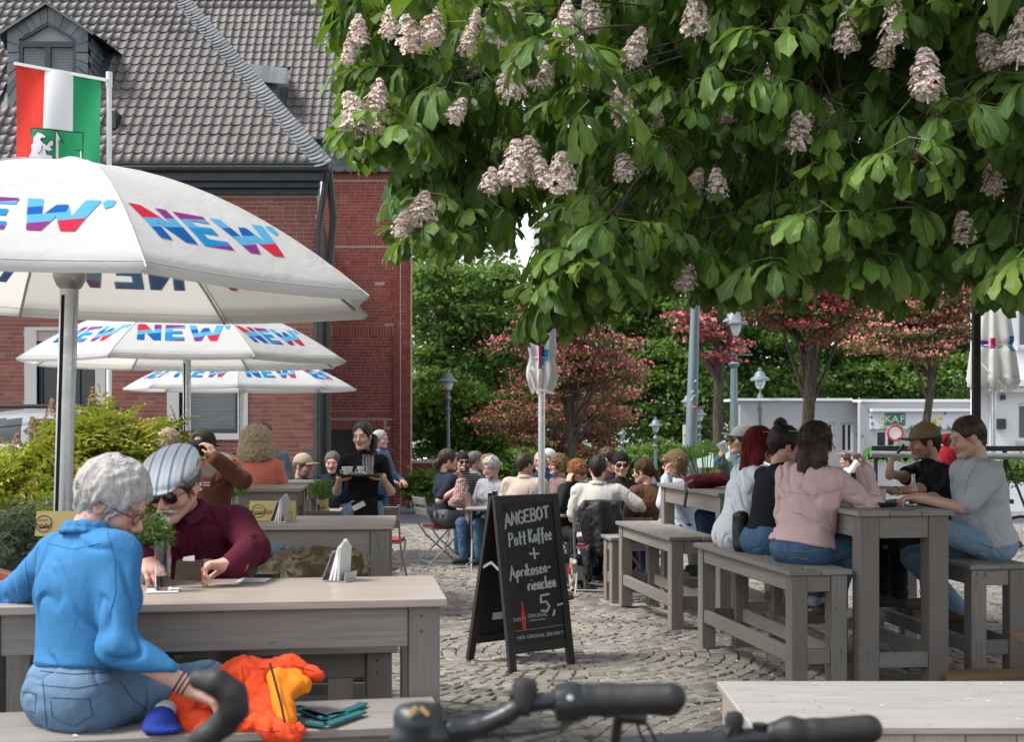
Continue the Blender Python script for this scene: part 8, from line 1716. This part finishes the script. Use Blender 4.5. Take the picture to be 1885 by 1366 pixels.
# red bag on the second right table
rb = heap('dark red shoulder bag lying on the table behind the redhead', 'red_bag', 'bag', [('c', P(1275, 890, 10.6), P(1330, 882, 10.7), .05, .055), ('e', P(1300, 884, 10.65), (.18, .12, .05))], cloth('bag_red', (.11,.012,.02)), .010, .010, 9); b = MB(); b.tube([P(1275, 885, 10.5), P(1262, 892, 10.35), P(1264, 905, 10.25), P(1260, 935, 10.25)], .012, 6); o = b.build('bag_strap', M['frame_dark'], None, True); o.parent = rb
p = Vector((X(1326, 10.9), 10.9, 1.10)); herb('small succulent in a wooden pot on the red bag table', p, .12, .035, .055, lm=M['leaf_herb'], n=150, pm=M['wood_raw'], seed=11)
# black bag beside the redhead
heap('shiny black handbag standing on the long bench by the redhead', 'black_handbag', 'bag', [('c', P(1362, 1005, 8.75), P(1362, 960, 8.8), .045, .05), ('e', P(1364, 950, 8.8), (.05, .06, .03))], cloth('handbag_leather', (.010,.010,.011), 'leather'), .009, .008, 10)
# dog
def dog():
    D = 13.1; g0 = gz(D); c = P(1062, 1045, D); f_ = SDF((c.x-.4, D-.4, g0-.05), (c.x+.4, D+.4, g0+.5), .011); x = c.x
    f_.ell((x, D, g0+.17), (.09, .19, .10), k=0).cap((x, D-.13, g0+.22), (x-.02, D-.20, g0+.30), .065, .055, .04).ell((x-.02, D-.23, g0+.34), (.055, .065, .055), k=.03).cap((x-.02, D-.26, g0+.325), (x-.03, D-.33, g0+.31), .030, .020, .02)
    for s in (-1, 1): f_.cap((x-.02+s*.04, D-.21, g0+.38), (x-.02+s*.055, D-.20, g0+.43), .022, .006, .01); f_.cap((x+s*.05, D-.12, g0+.16), (x+s*.055, D-.14, g0+.025), .035, .022, .03).cap((x+s*.055, D-.14, g0+.02), (x+s*.055, D-.18, g0+.02), .022, .02, .01); f_.cap((x+s*.06, D+.11, g0+.16), (x+s*.07, D+.02, g0+.12), .055, .04, .03).cap((x+s*.07, D+.02, g0+.12), (x+s*.075, D+.13, g0+.07), .035, .022, .02).cap((x+s*.075, D+.13, g0+.07), (x+s*.075, D+.10, g0+.02), .022, .02, .02)
    f_.cap((x, D+.17, g0+.20), (x+.05, D+.27, g0+.32), .028, .016, .03); v, q = f_.mesh(); n = vnormals(v, q); v = v+n*(.010*vnoise(v*45, 5))[:, None]; col = np.where((vnoise(v*9, 8) > .05)[:, None], np.array([[.45,.42,.38]]), np.array([[.03,.027,.025]])); root = thing('dog', 'small shaggy black and white dog in a red harness under the leather jacket', 'dog', (x, D, g0)); smooth_obj('body', v, q, M['fur'], root, col)
    b = MB(); b.tube([(x-.01+.075*math.cos(a), D-.15, g0+.23+.085*math.sin(a)) for a in np.linspace(0, 6.28, 16)], .014, 6); b.build('harness', M['red'], root, True)
t = NT('fur'); at = t.n('Attribute'); at.attribute_name = 'Col'; t.set(at.outputs['Color'], .9, 0, .1); t.bump(t.noise(t.coord(), 90, 3), .8, .01); M['fur'] = t.m
dog()
# print on the rust hoodie
hr_ = hood['root']; c = hood['H']+hood['u']*.33; rot = (R(90), 0, 0)
text('ng=', .085, 'printed_word', ink('print_cream', (.55,.50,.44)), c+Vector((-.01, -.175, .02)), rot, hr_, .003, sx=1.25)
b = MB(); b.prism([(-.07, .0), (.06, .07), (.12, .02), (.04, -.05)], c+Vector((.02, -.165, .12)), (1, 0, 0), (0, .1, 1), (0, .006, 0)); b.build('printed_shape', ink('print_grey', (.16,.14,.12)), hr_)
# watch and shirt crest of the man in maroon, bracelets of the woman
a_, e_, w_ = man['arm'][-1]; d = (w_-e_).normalized(); _, s1, s2 = basis(d); b = MB(); wc = w_-d*.012; b.tube([wc+(s1*math.cos(t_)+s2*math.sin(t_))*.031 for t_ in np.linspace(0, 6.28, 18)], .005, 6); b.lathe(wc+Vector((0, -.012, .028)), [(.0, 0), (.017, 0), (.016, .007), (0, .008)], 14, (0, -.4, 1)); b.build('wrist_watch', M['metal'], man['root'], True)
a_, e_, w_ = lady['arm'][1]; d = (w_-e_).normalized(); _, s1, s2 = basis(d)
for k in range(3): b = MB(); wc = w_-d*(.015+.013*k); b.tube([wc+(s1*math.cos(t_)+s2*math.sin(t_))*.030 for t_ in np.linspace(0, 6.28, 18)], .0026, 5); b.build('bracelet', M['frame_dark'], lady['root'], True)
b = MB(); c = man['H']+man['u']*.36+man['f']*.128-man['r']*.075; b.prism([(-.016, .012), (.016, .012), (.016, -.004), (0, -.022), (-.016, -.004)], c, (1, 0, 0), (0, .3, 1), (0, -.004, 0)); b.build('shirt_crest', ink('crest', (.45,.35,.38)), man['root'])

# ------------------------------------------------------------------ pergola at the right edge, rails and bikes behind
M['dark_steel'] = plain('dark_steel', (.030,.029,.029), .5, .3, .2, 12, .05)
D = 10.4; root = thing('pergola', 'dark steel pergola frame with a string of bulbs at the right edge', 'pergola', (X(1797, D), D, 0))
b = MB(); b.beam((X(1797, D), D, 0), (X(1797, D), D, Z(505, D)), .055, .055, (0, 1, 0)); b.build('post', M['dark_steel'], root); b = MB(); b.beam((X(1792, D), D, Z(508, D)), (X(1990, D-1.2), D-1.2, Z(470, D)), .05, .06); b.beam((X(1797, D), D+.03, Z(508, D)), (X(1797, D)+.1, D+3, Z(508, D)+.1), .05, .05); b.build('beam', M['dark_steel'], root)
b = MB(); b.tube([(X(1797, D)+.45, D-.2, Z(515, D)), (X(1797, D)+.47, D+.1, Z(525, D))], [.12, .14], 14); b.build('heater_lamp', M['dark_steel'], root, True)
b = MB(); b.tube([P(1808, 530, D-.1), P(1835, 545, D-.1), P(1870, 536, D-.2), P(1900, 545, D-.3)], .006, 5); b.build('bulb_cable', M['dark_steel'], root)
for (px, py) in ((1812, 530), (1832, 540), (1878, 512), (1862, 542)):
    b = MB(); p = P(px, py, D-.15); b.lathe(p, [(0, -.045), (.022, -.03), (.026, -.01), (.012, .015)], 12); b.build('bulb', G_CLEAR, root, True); b = MB(); b.lathe(p, [(.012, .016), (.013, .045), (.0, .05)], 10); b.build('bulb_socket', M['dark_steel'], root, True)
D = 12.6; root = thing('steel_railing', 'black steel tube railing running behind the men on the right', 'railing', (X(1760, D), D, gz(D))); b = MB(); zz = Z(826, D)
b.beam((X(1605, D), D, zz), (X(1960, D), D, zz), .03, .05); b.build('top_rail', M['dark_steel'], root); b = MB(); b.tube([(X(1600, D), D-.05, Z(836, D)), (X(1960, D), D-.05, Z(842, D))], .033, 10); b.build('tube_rail', M['chair_steel'], root, True)
for px in (1612, 1700, 1850, 1950): b = MB(); b.tube([(X(px, D), D, gz(D)), (X(px, D), D, zz)], .02, 8); b.build('railing_post', M['dark_steel'], root, True)
b = MB(); b.tube([(X(1845, D), D, zz), (X(1890, D), D-.1, Z(960, D))], .014, 6); b.tube([(X(1630, D), D, Z(838, D)), (X(1642, D), D, Z(880, D))], .01, 6); b.build('brace', M['dark_steel'], root, True)
def parked_bike(label, px, D, flip=1):
    x = X(px, D); g0 = gz(D); root = thing('bicycle', label, 'bicycle', (x, D, g0), 'bicycles parked behind the railing')
    for s in (-1, 1):
        b = MB(); b.tube([(x+s*.5+.33*math.cos(a), D+.02*s, g0+.34+.33*math.sin(a)) for a in np.linspace(0, 6.28, 28)], .018, 6, False); w = b.build('wheel', M['tyre'], root, True); b = MB()
        for k in range(12): a = k*math.pi/6; b.tube([(x+s*.5, D+.02*s, g0+.34), (x+s*.5+.32*math.cos(a), D+.02*s, g0+.34+.32*math.sin(a))], .0025, 4, False)
        b.build('spokes', M['metal'], w)
    f = flip; b = MB(); q = lambda a, c: (x+f*a, D, g0+c)
    for l in ([q(-.5, .34), q(-.12, .30)], [q(-.12, .30), q(.30, .72)], [q(-.12, .30), q(-.25, .80)], [q(-.24, .74), q(.28, .80)], [q(-.5, .34), q(-.24, .70)], [q(.5, .34), q(.34, .62), q(.27, .92)]): b.tube(l, .016, 8)
    b.build('frame', M['gutter'], root, True); b = MB(); b.beam(q(-.38, .84), q(-.13, .86), .13, .05); b.build('saddle', M['dark_steel'], root); b = MB(); b.tube([(x+f*.27, D-.28, g0+1.0), (x+f*.24, D-.15, g0+.98), (x+f*.30, D, g0+.95), (x+f*.24, D+.15, g0+.98), (x+f*.27, D+.28, g0+1.0)], .013, 6); b.build('handlebar', M['dark_steel'], root, True)
parked_bike('bicycle behind the man in the khaki cap', 1675, 14.2); parked_bike('bicycle half hidden behind the grey T-shirt', 1800, 14.6, -1)
heap('red backpack behind the shoulder of the man in the khaki cap', 'red_backpack', 'backpack', [('e', P(1745, 850, 11.8), (.10, .08, .15)), ('e', P(1738, 808, 11.8), (.04, .05, .05))], cloth('backpack_red', (.42,.02,.035)), .012, .006, 12)

# ------------------------------------------------------------------ bicycle handlebars in the foreground
M['rubber'] = plain('black_rubber', (.012,.0125,.014), .6, 0, .2, 60, .1); M['alu_black'] = plain('black_anodised', (.028,.031,.035), .35, .4, .1, 20, .02)
def Q(px, py, D): return P(px, py, D)
def fat(name, pts, rs, mat, root, h=.004, k=.006):
    f_ = SDF(np.min([na(p) for p in pts], 0)-max(rs), np.max([na(p) for p in pts], 0)+max(rs), h)
    for i in range(len(pts)-1): f_.cap(pts[i], pts[i+1], rs[i], rs[i+1], k)
    v, q = f_.mesh(); return smooth_obj(name, v, q, mat, root)
def front_bike():
    D = 1.75; root = thing('bicycle', 'nearest e-bike at the bottom centre, only its handlebar and grip in view', 'bicycle', tuple(P(1000, 1400, D))); u = D/F
    fat('handlebar', [Q(790, 1400, D), Q(830, 1345, D), Q(880, 1340, D), Q(930, 1318, D), Q(960, 1298, D), Q(1030, 1290, D)], [.014, .014, .013, .0125, .012, .0115], M['alu_black'], root)
    fat('grip', [Q(1075, 1290, D), Q(1110, 1290, D), Q(1120, 1289, D), Q(1235, 1286, D-.02)], [.0225, .0205, .0215, .0205], M['rubber'], root); f2 = fat('grip_wing', [Q(1150, 1298, D), Q(1232, 1294, D-.01)], [.012, .019], M['rubber'], root)
    b = MB(); c = Q(1048, 1294, D); b.lathe(c, [(.012, -.022), (.024, -.018), (.028, 0), (.026, .014), (.020, .024)], 18, (1, 0, .03)); b.build('gear_shifter', M['alu_black'], root, True); b = MB(); b.lathe(c+Vector((0, -.028, .012)), [(0, 0), (.005, .0), (.004, .003), (0, .004)], 10, (0, -1, .3)); b.build('shifter_button', M['metal'], root, True)
    b = MB(); c = Q(966, 1272, D); b.lathe(c, [(.012, -.020), (.017, -.016), (.017, .008), (.014, .014), (.006, .017), (0, .018)], 14); b.lathe(Q(945, 1278, D), [(.006, -.006), (.008, .006)], 8, (1, 0, .3)); b.lathe(Q(965, 1298, D), [(.016, -.008), (.016, .008)], 16, (1, 0, 0)); b.build('bell', M['rubber'], root, True)
    f_ = SDF(na(Q(775, 1340, D))-.08, na(Q(775, 1340, D))+.08, .004); c = Q(772, 1330, D); f_.ell(c, (.034, .03, .026), k=0); f_.cap(c+Vector((-.022, -.01, -.022)), c+Vector((.026, -.01, -.018)), .018, .018, .008); f_.cap(c+Vector((-.020, .0, .010)), c+Vector((.020, .0, .012)), .014, .014, .008); v, q = f_.mesh(); smooth_obj('display_mount', v, q, M['alu_black'], root)
    for k in range(2): b = MB(); a = Q(758+k*22, 1310, D-.028); b.beam(a+Vector((-.004, 0, .005*(-1 if k == 0 else 1))), a+Vector((.006, 0, .005*(1 if k == 0 else -1))), .004, .005); b.build('brass_contact', ink('brass%d' % k, (.55, .35, .12)), root)
    b = MB(); b.tube([Q(1052, 1316, D), Q(1030, 1342, D), Q(960, 1352, D), Q(880, 1358, D), Q(800, 1380, D)], .0026, 6); b.tube([Q(1060, 1322, D+.01), Q(1030, 1350, D+.03), Q(940, 1370, D+.05)], .0026, 6); b.build('brake_cable', M['rubber'], root, True)
    b = MB(); b.tube([Q(1140, 1312, D+.06), Q(1135, 1345, D+.08), Q(1128, 1400, D+.1)], .0075, 8); b.tube([Q(1140, 1318, D+.06), Q(1190, 1322, D+.05)], .011, 8); b.tube([Q(1170, 1325, D+.05), Q(1180, 1355, D+.07), Q(1200, 1390, D+.1)], .0022, 5); b.tube([Q(1185, 1325, D+.05), Q(1200, 1350, D+.07), Q(1220, 1390, D+.1)], .0022, 5); b.build('brake_lever', M['alu_black'], root, True)
    root['category'] = 'bicycle'
    D = 1.95; r2 = thing('bicycle', 'near bicycle at the bottom right, round grip before the plank box', 'bicycle', tuple(P(1450, 1420, D)))
    fat('handlebar', [Q(1130, 1378, D), Q(1330, 1364, D), Q(1415, 1358, D)], [.016, .016, .014], M['alu_black'], r2); fat('grip', [Q(1425, 1352, D), Q(1455, 1350, D), Q(1498, 1352, D), Q(1500, 1350, D), Q(1598, 1343, D)], [.018, .024, .020, .021, .0215], M['rubber'], r2)
    b = MB(); c = Q(1352, 1336, D); b.lathe(c, [(.014, -.03), (.013, .0), (.015, .008), (.012, .018), (0, .022)], 14); b.lathe(Q(1340, 1352, D), [(.012, -.012), (.012, .012)], 10, (.6, -1, 0)); b.lathe(Q(1375, 1354, D), [(.010, -.012), (.010, .012)], 10, (.2, -1, .3)); b.lathe(Q(1398, 1348, D), [(.006, -.012), (.012, .012)], 10); b.build('bell', M['rubber'], r2, True)
    D = 1.70; r3 = thing('bicycle', 'near racing bicycle, black drop bar hooking in front of the orange jacket', 'bicycle', tuple(P(380, 1420, D)))
    fat('drop_bar', [Q(366, 1252, D), Q(400, 1258, D-.01), Q(428, 1280, D-.01), Q(432, 1306, D-.01), Q(415, 1330, D), Q(380, 1358, D), Q(330, 1395, D+.02)], [.0135, .0165, .0175, .017, .0165, .016, .016], M['rubber'], r3, .0035, .01)
front_bike()

# ------------------------------------------------------------------ stitching and seams laid on the clothes, litter on the boards
from mathutils.bvhtree import BVHTree
def child(root, name):
    for c in root.children:
        if c.name.split('.')[0] == name: return c
def stitch(root, part, pts, r=.0016, mat=None, name='seam', lift=.0006, closed=False):
    """a thin seam along the part's surface, following points seen at photograph pixels"""
    o = child(root, part) if part else root
    if o is None: return
    wl = worldloc(o); bvh = BVHTree.FromPolygons([v.co+wl for v in o.data.vertices], [tuple(p.vertices) for p in o.data.polygons]); org = Vector((0, 0, HC)); out = []
    for (x0, y0), (x1, y1) in zip(pts, pts[1:]):
        n = max(2, int(math.hypot(x1-x0, y1-y0)/5))
        for k in range(n):
            f = k/n; d = (P(x0+(x1-x0)*f, y0+(y1-y0)*f, 1)-org).normalized(); h = bvh.ray_cast(org, d)
            if h[0] is not None: out.append(h[0]+h[1]*lift*(1 if h[1].dot(d) < 0 else -1))
    runs = []; cur = out[:1]
    for p in out[1:]:
        if (p-cur[-1]).length > .06: runs.append(cur); cur = [p]
        else: cur.append(p)
    if cur: runs.append(cur)
    b = MB()
    for c in runs:
        if len(c) > 2: b.tube(c, r, 4)
    if b.V: b.build(name, mat or M['stitch'], o, True)
M['stitch'] = ink('stitch_tan', (.30,.22,.14)); M['seam_blue'] = ink('seam_blue', (.02,.10,.24)); M['seam_wine'] = ink('seam_wine', (.03,.003,.01)); M['seam_denim'] = ink('seam_denim', (.03,.055,.09)); M['seam_pink'] = ink('seam_pink', (.42,.25,.25)); M['seam_grey'] = ink('seam_grey', (.22,.23,.25)); M['trim_pale'] = ink('trim_pale', (.30,.33,.48))
M['seam_orange'] = ink('seam_orange', (.42,.03,.01))
for pts in ([(395,1236),(384,1280),(392,1345)], [(445,1228),(452,1280),(440,1345)], [(400,1262),(436,1258)], [(455,1340),(490,1348),(520,1345)], [(478,1232),(540,1226),(585,1238)], [(402,1290),(430,1300),(428,1330),(404,1322),(402,1290)]): stitch(jk, None, pts, .0018, M['seam_orange'])
lr = lady['root']; sh_ = lambda pts: [(x-25, y) for x, y in pts]
for pts in ([(100,1262),(165,1268),(235,1255)], [(118,1285),(190,1288),(196,1318),(160,1338),(122,1322),(118,1285)], [(60,1272),(92,1278),(90,1312),(66,1308)], [(104,1250),(108,1300),(112,1345)], [(245,1255),(270,1290),(300,1310)]): stitch(lr, 'trousers', sh_(pts), .0013, M['seam_denim'])
for pts in ([(100,1236),(160,1242),(235,1238)], ): stitch(lr, 'trousers', sh_(pts), .0016, M['seam_denim'])
for pts in ([(222,975),(236,1030),(238,1090),(226,1140)], [(80,985),(72,1040),(80,1090)], [(60,1215),(130,1226),(200,1226),(250,1215)], [(110,1000),(160,1012),(215,1000)]): stitch(lr, 'shirt', sh_(pts), .0012, M['seam_blue'])
mr = man['root']
for pts in ([(352,955),(348,985),(346,1040)], [(362,955),(360,985),(358,1040)], [(415,925),(420,960),(418,1010)]): stitch(mr, 'shirt', pts, .0012, M['seam_wine'])
for pts in ([(372,905),(378,945)], ): stitch(mr, 'shirt', pts, .003, M['trim_pale'], 'collar_trim')
pr = pink['root']
for pts in ([(1440,1012),(1485,1016),(1530,1010)], [(1448,1026),(1492,1030),(1490,1052),(1468,1064),(1446,1050),(1448,1026)]): stitch(pr, 'trousers', pts, .0018, M['stitch'])
for pts in ([(1440,905),(1500,912),(1560,898)], [(1555,880),(1545,920),(1548,955)], [(1440,870),(1432,900),(1436,940)]): stitch(pr, 'shirt', pts, .0018, M['seam_pink'])
gr = grey['root']
for pts in ([(1742,930),(1770,945),(1790,925)], [(1800,850),(1782,880),(1775,915)]): stitch(gr, 'shirt', pts, .0020, M['seam_grey'])
for pts in ([(1800,1000),(1835,1012),(1850,1030)], [(1700,985),(1750,1000)]): stitch(gr, 'trousers', pts, .0018, M['seam_denim'])
c = Vector(grey['arm'][-1][1]); 
# ruffled cuff of the pink blouse
a_, e_, w_ = pink['arm'][1]; d = (w_-e_).normalized(); _, s1, s2 = basis(d); V = []; n = 40
for k, (t_, r_) in enumerate(((-.055, .046), (-.035, .032), (-.020, .030), (.0, .040), (.018, .050))):
    for i in range(n): a = i*2*math.pi/n; rr = r_*(1+.10*math.sin(a*9+k)*(k in (0, 3, 4))); V.append(w_+d*t_+(s1*math.cos(a)+s2*math.sin(a))*rr)
mk('ruffled_cuff', V, [(k*n+i, k*n+(i+1) % n, (k+1)*n+(i+1) % n, (k+1)*n+i) for k in range(4) for i in range(n)], bpy.data.materials['pink_blouse'], pink['root'], True)
# belongings: watch of the man in black, ring of grey man sleeve tab
a_, e_, w_ = vape['arm'][-1]; d = (w_-e_).normalized(); _, s1, s2 = basis(d); b = MB(); b.tube([w_-d*.02+(s1*math.cos(t_)+s2*math.sin(t_))*.031 for t_ in np.linspace(0, 6.28, 16)], .006, 6); b.build('wrist_watch', M['frame_dark'], vape['root'], True)
# screws and fallen blossom on the furniture
def furniture_litter():
    g = np.random.default_rng(77); Ms = []
    for o in (BR1, TR, BR3, BR2, TR2, B1, B1b, T1):
        tops = [c for c in o.children if c.name.split('.')[0] == 'plank']; zz = max(v.co.z for v in tops[0].data.vertices); xs = [v.co.x for c in tops for v in c.data.vertices]; ys = [v.co.y for c in tops for v in c.data.vertices]
        n = {BR2: 130, TR2: 60, BR1: 70, TR: 30, BR3: 50, B1: 18, B1b: 10, T1: 6}[o]; x = g.uniform(min(xs)+.01, max(xs)-.01, n); y = g.uniform(min(ys)+.01, max(ys)-.01, n); Rz = Matrix.Rotation(o.rotation_euler.z, 3, 'Z'); p = np.array([list(Rz @ Vector((a, b_, zz+.003))+o.location) for a, b_ in zip(x, y)])
        A = rotmats(g.normal(0, .25, n), g.normal(0, .25, n), g.random(n)*6.3)*(.0035+.006*g.random(n))[:, None, None]; Ms.append(np.concatenate([A, p[:, :, None]], 2))
    n = 60; p = np.stack([g.uniform(.75, 2.4, n), g.uniform(3.83, 4.44, n), np.full(n, .7525)], 1); A = rotmats(g.normal(0, .2, n), g.normal(0, .2, n), g.random(n)*6.3)*(.003+.006*g.random(n))[:, None, None]; Ms.append(np.concatenate([A, p[:, :, None]], 2))
    V, f = scatter([(-1,-.5,0),(0,-.8,.25),(1,-.3,0),(.8,.6,.2),(-.7,.6,.1)], np.array([[0,1,2,3]]), np.concatenate(Ms)); o = mk('petals_on_furniture', V, f, M['petal'], None, kind='stuff'); o['label'] = 'fallen petals lying on benches and table tops'; o['category'] = 'petals'
    me = None
    for o in (T1, T2, TR, BR1, BR2, TR2, BR3, B1b, B2b):
        for c in list(o.children):
            if c.name.split('.')[0] != 'leg': continue
            co = [v.co for v in c.data.vertices]; x0, x1 = min(v.x for v in co), max(v.x for v in co); y0, y1 = min(v.y for v in co), max(v.y for v in co); z1 = max(v.z for v in co)
            b = MB(); fx = x0 if x0 < 0 and abs(x0) > abs(x1) else x1; fy = y0 if abs(y0) > abs(y1) else y1; sx = 1 if fx > 0 else -1; sy = 1 if fy > 0 else -1
            for z in (z1-.03, z1-.08, .22, .26):
                b.lathe(((x0+x1)/2+.012*sx, fy+.0005*sy, z), [(.0, 0), (.0045, 0), (.0045, .0012), (0, .0014)], 8, (0, sy, 0)); b.lathe((fx+.0005*sx, (y0+y1)/2-.01, z), [(.0, 0), (.0045, 0), (.0045, .0012), (0, .0014)], 8, (sx, 0, 0))
            q = b.build('screws', M['gutter'], c, False, local=True, kind='stuff')
furniture_litter()
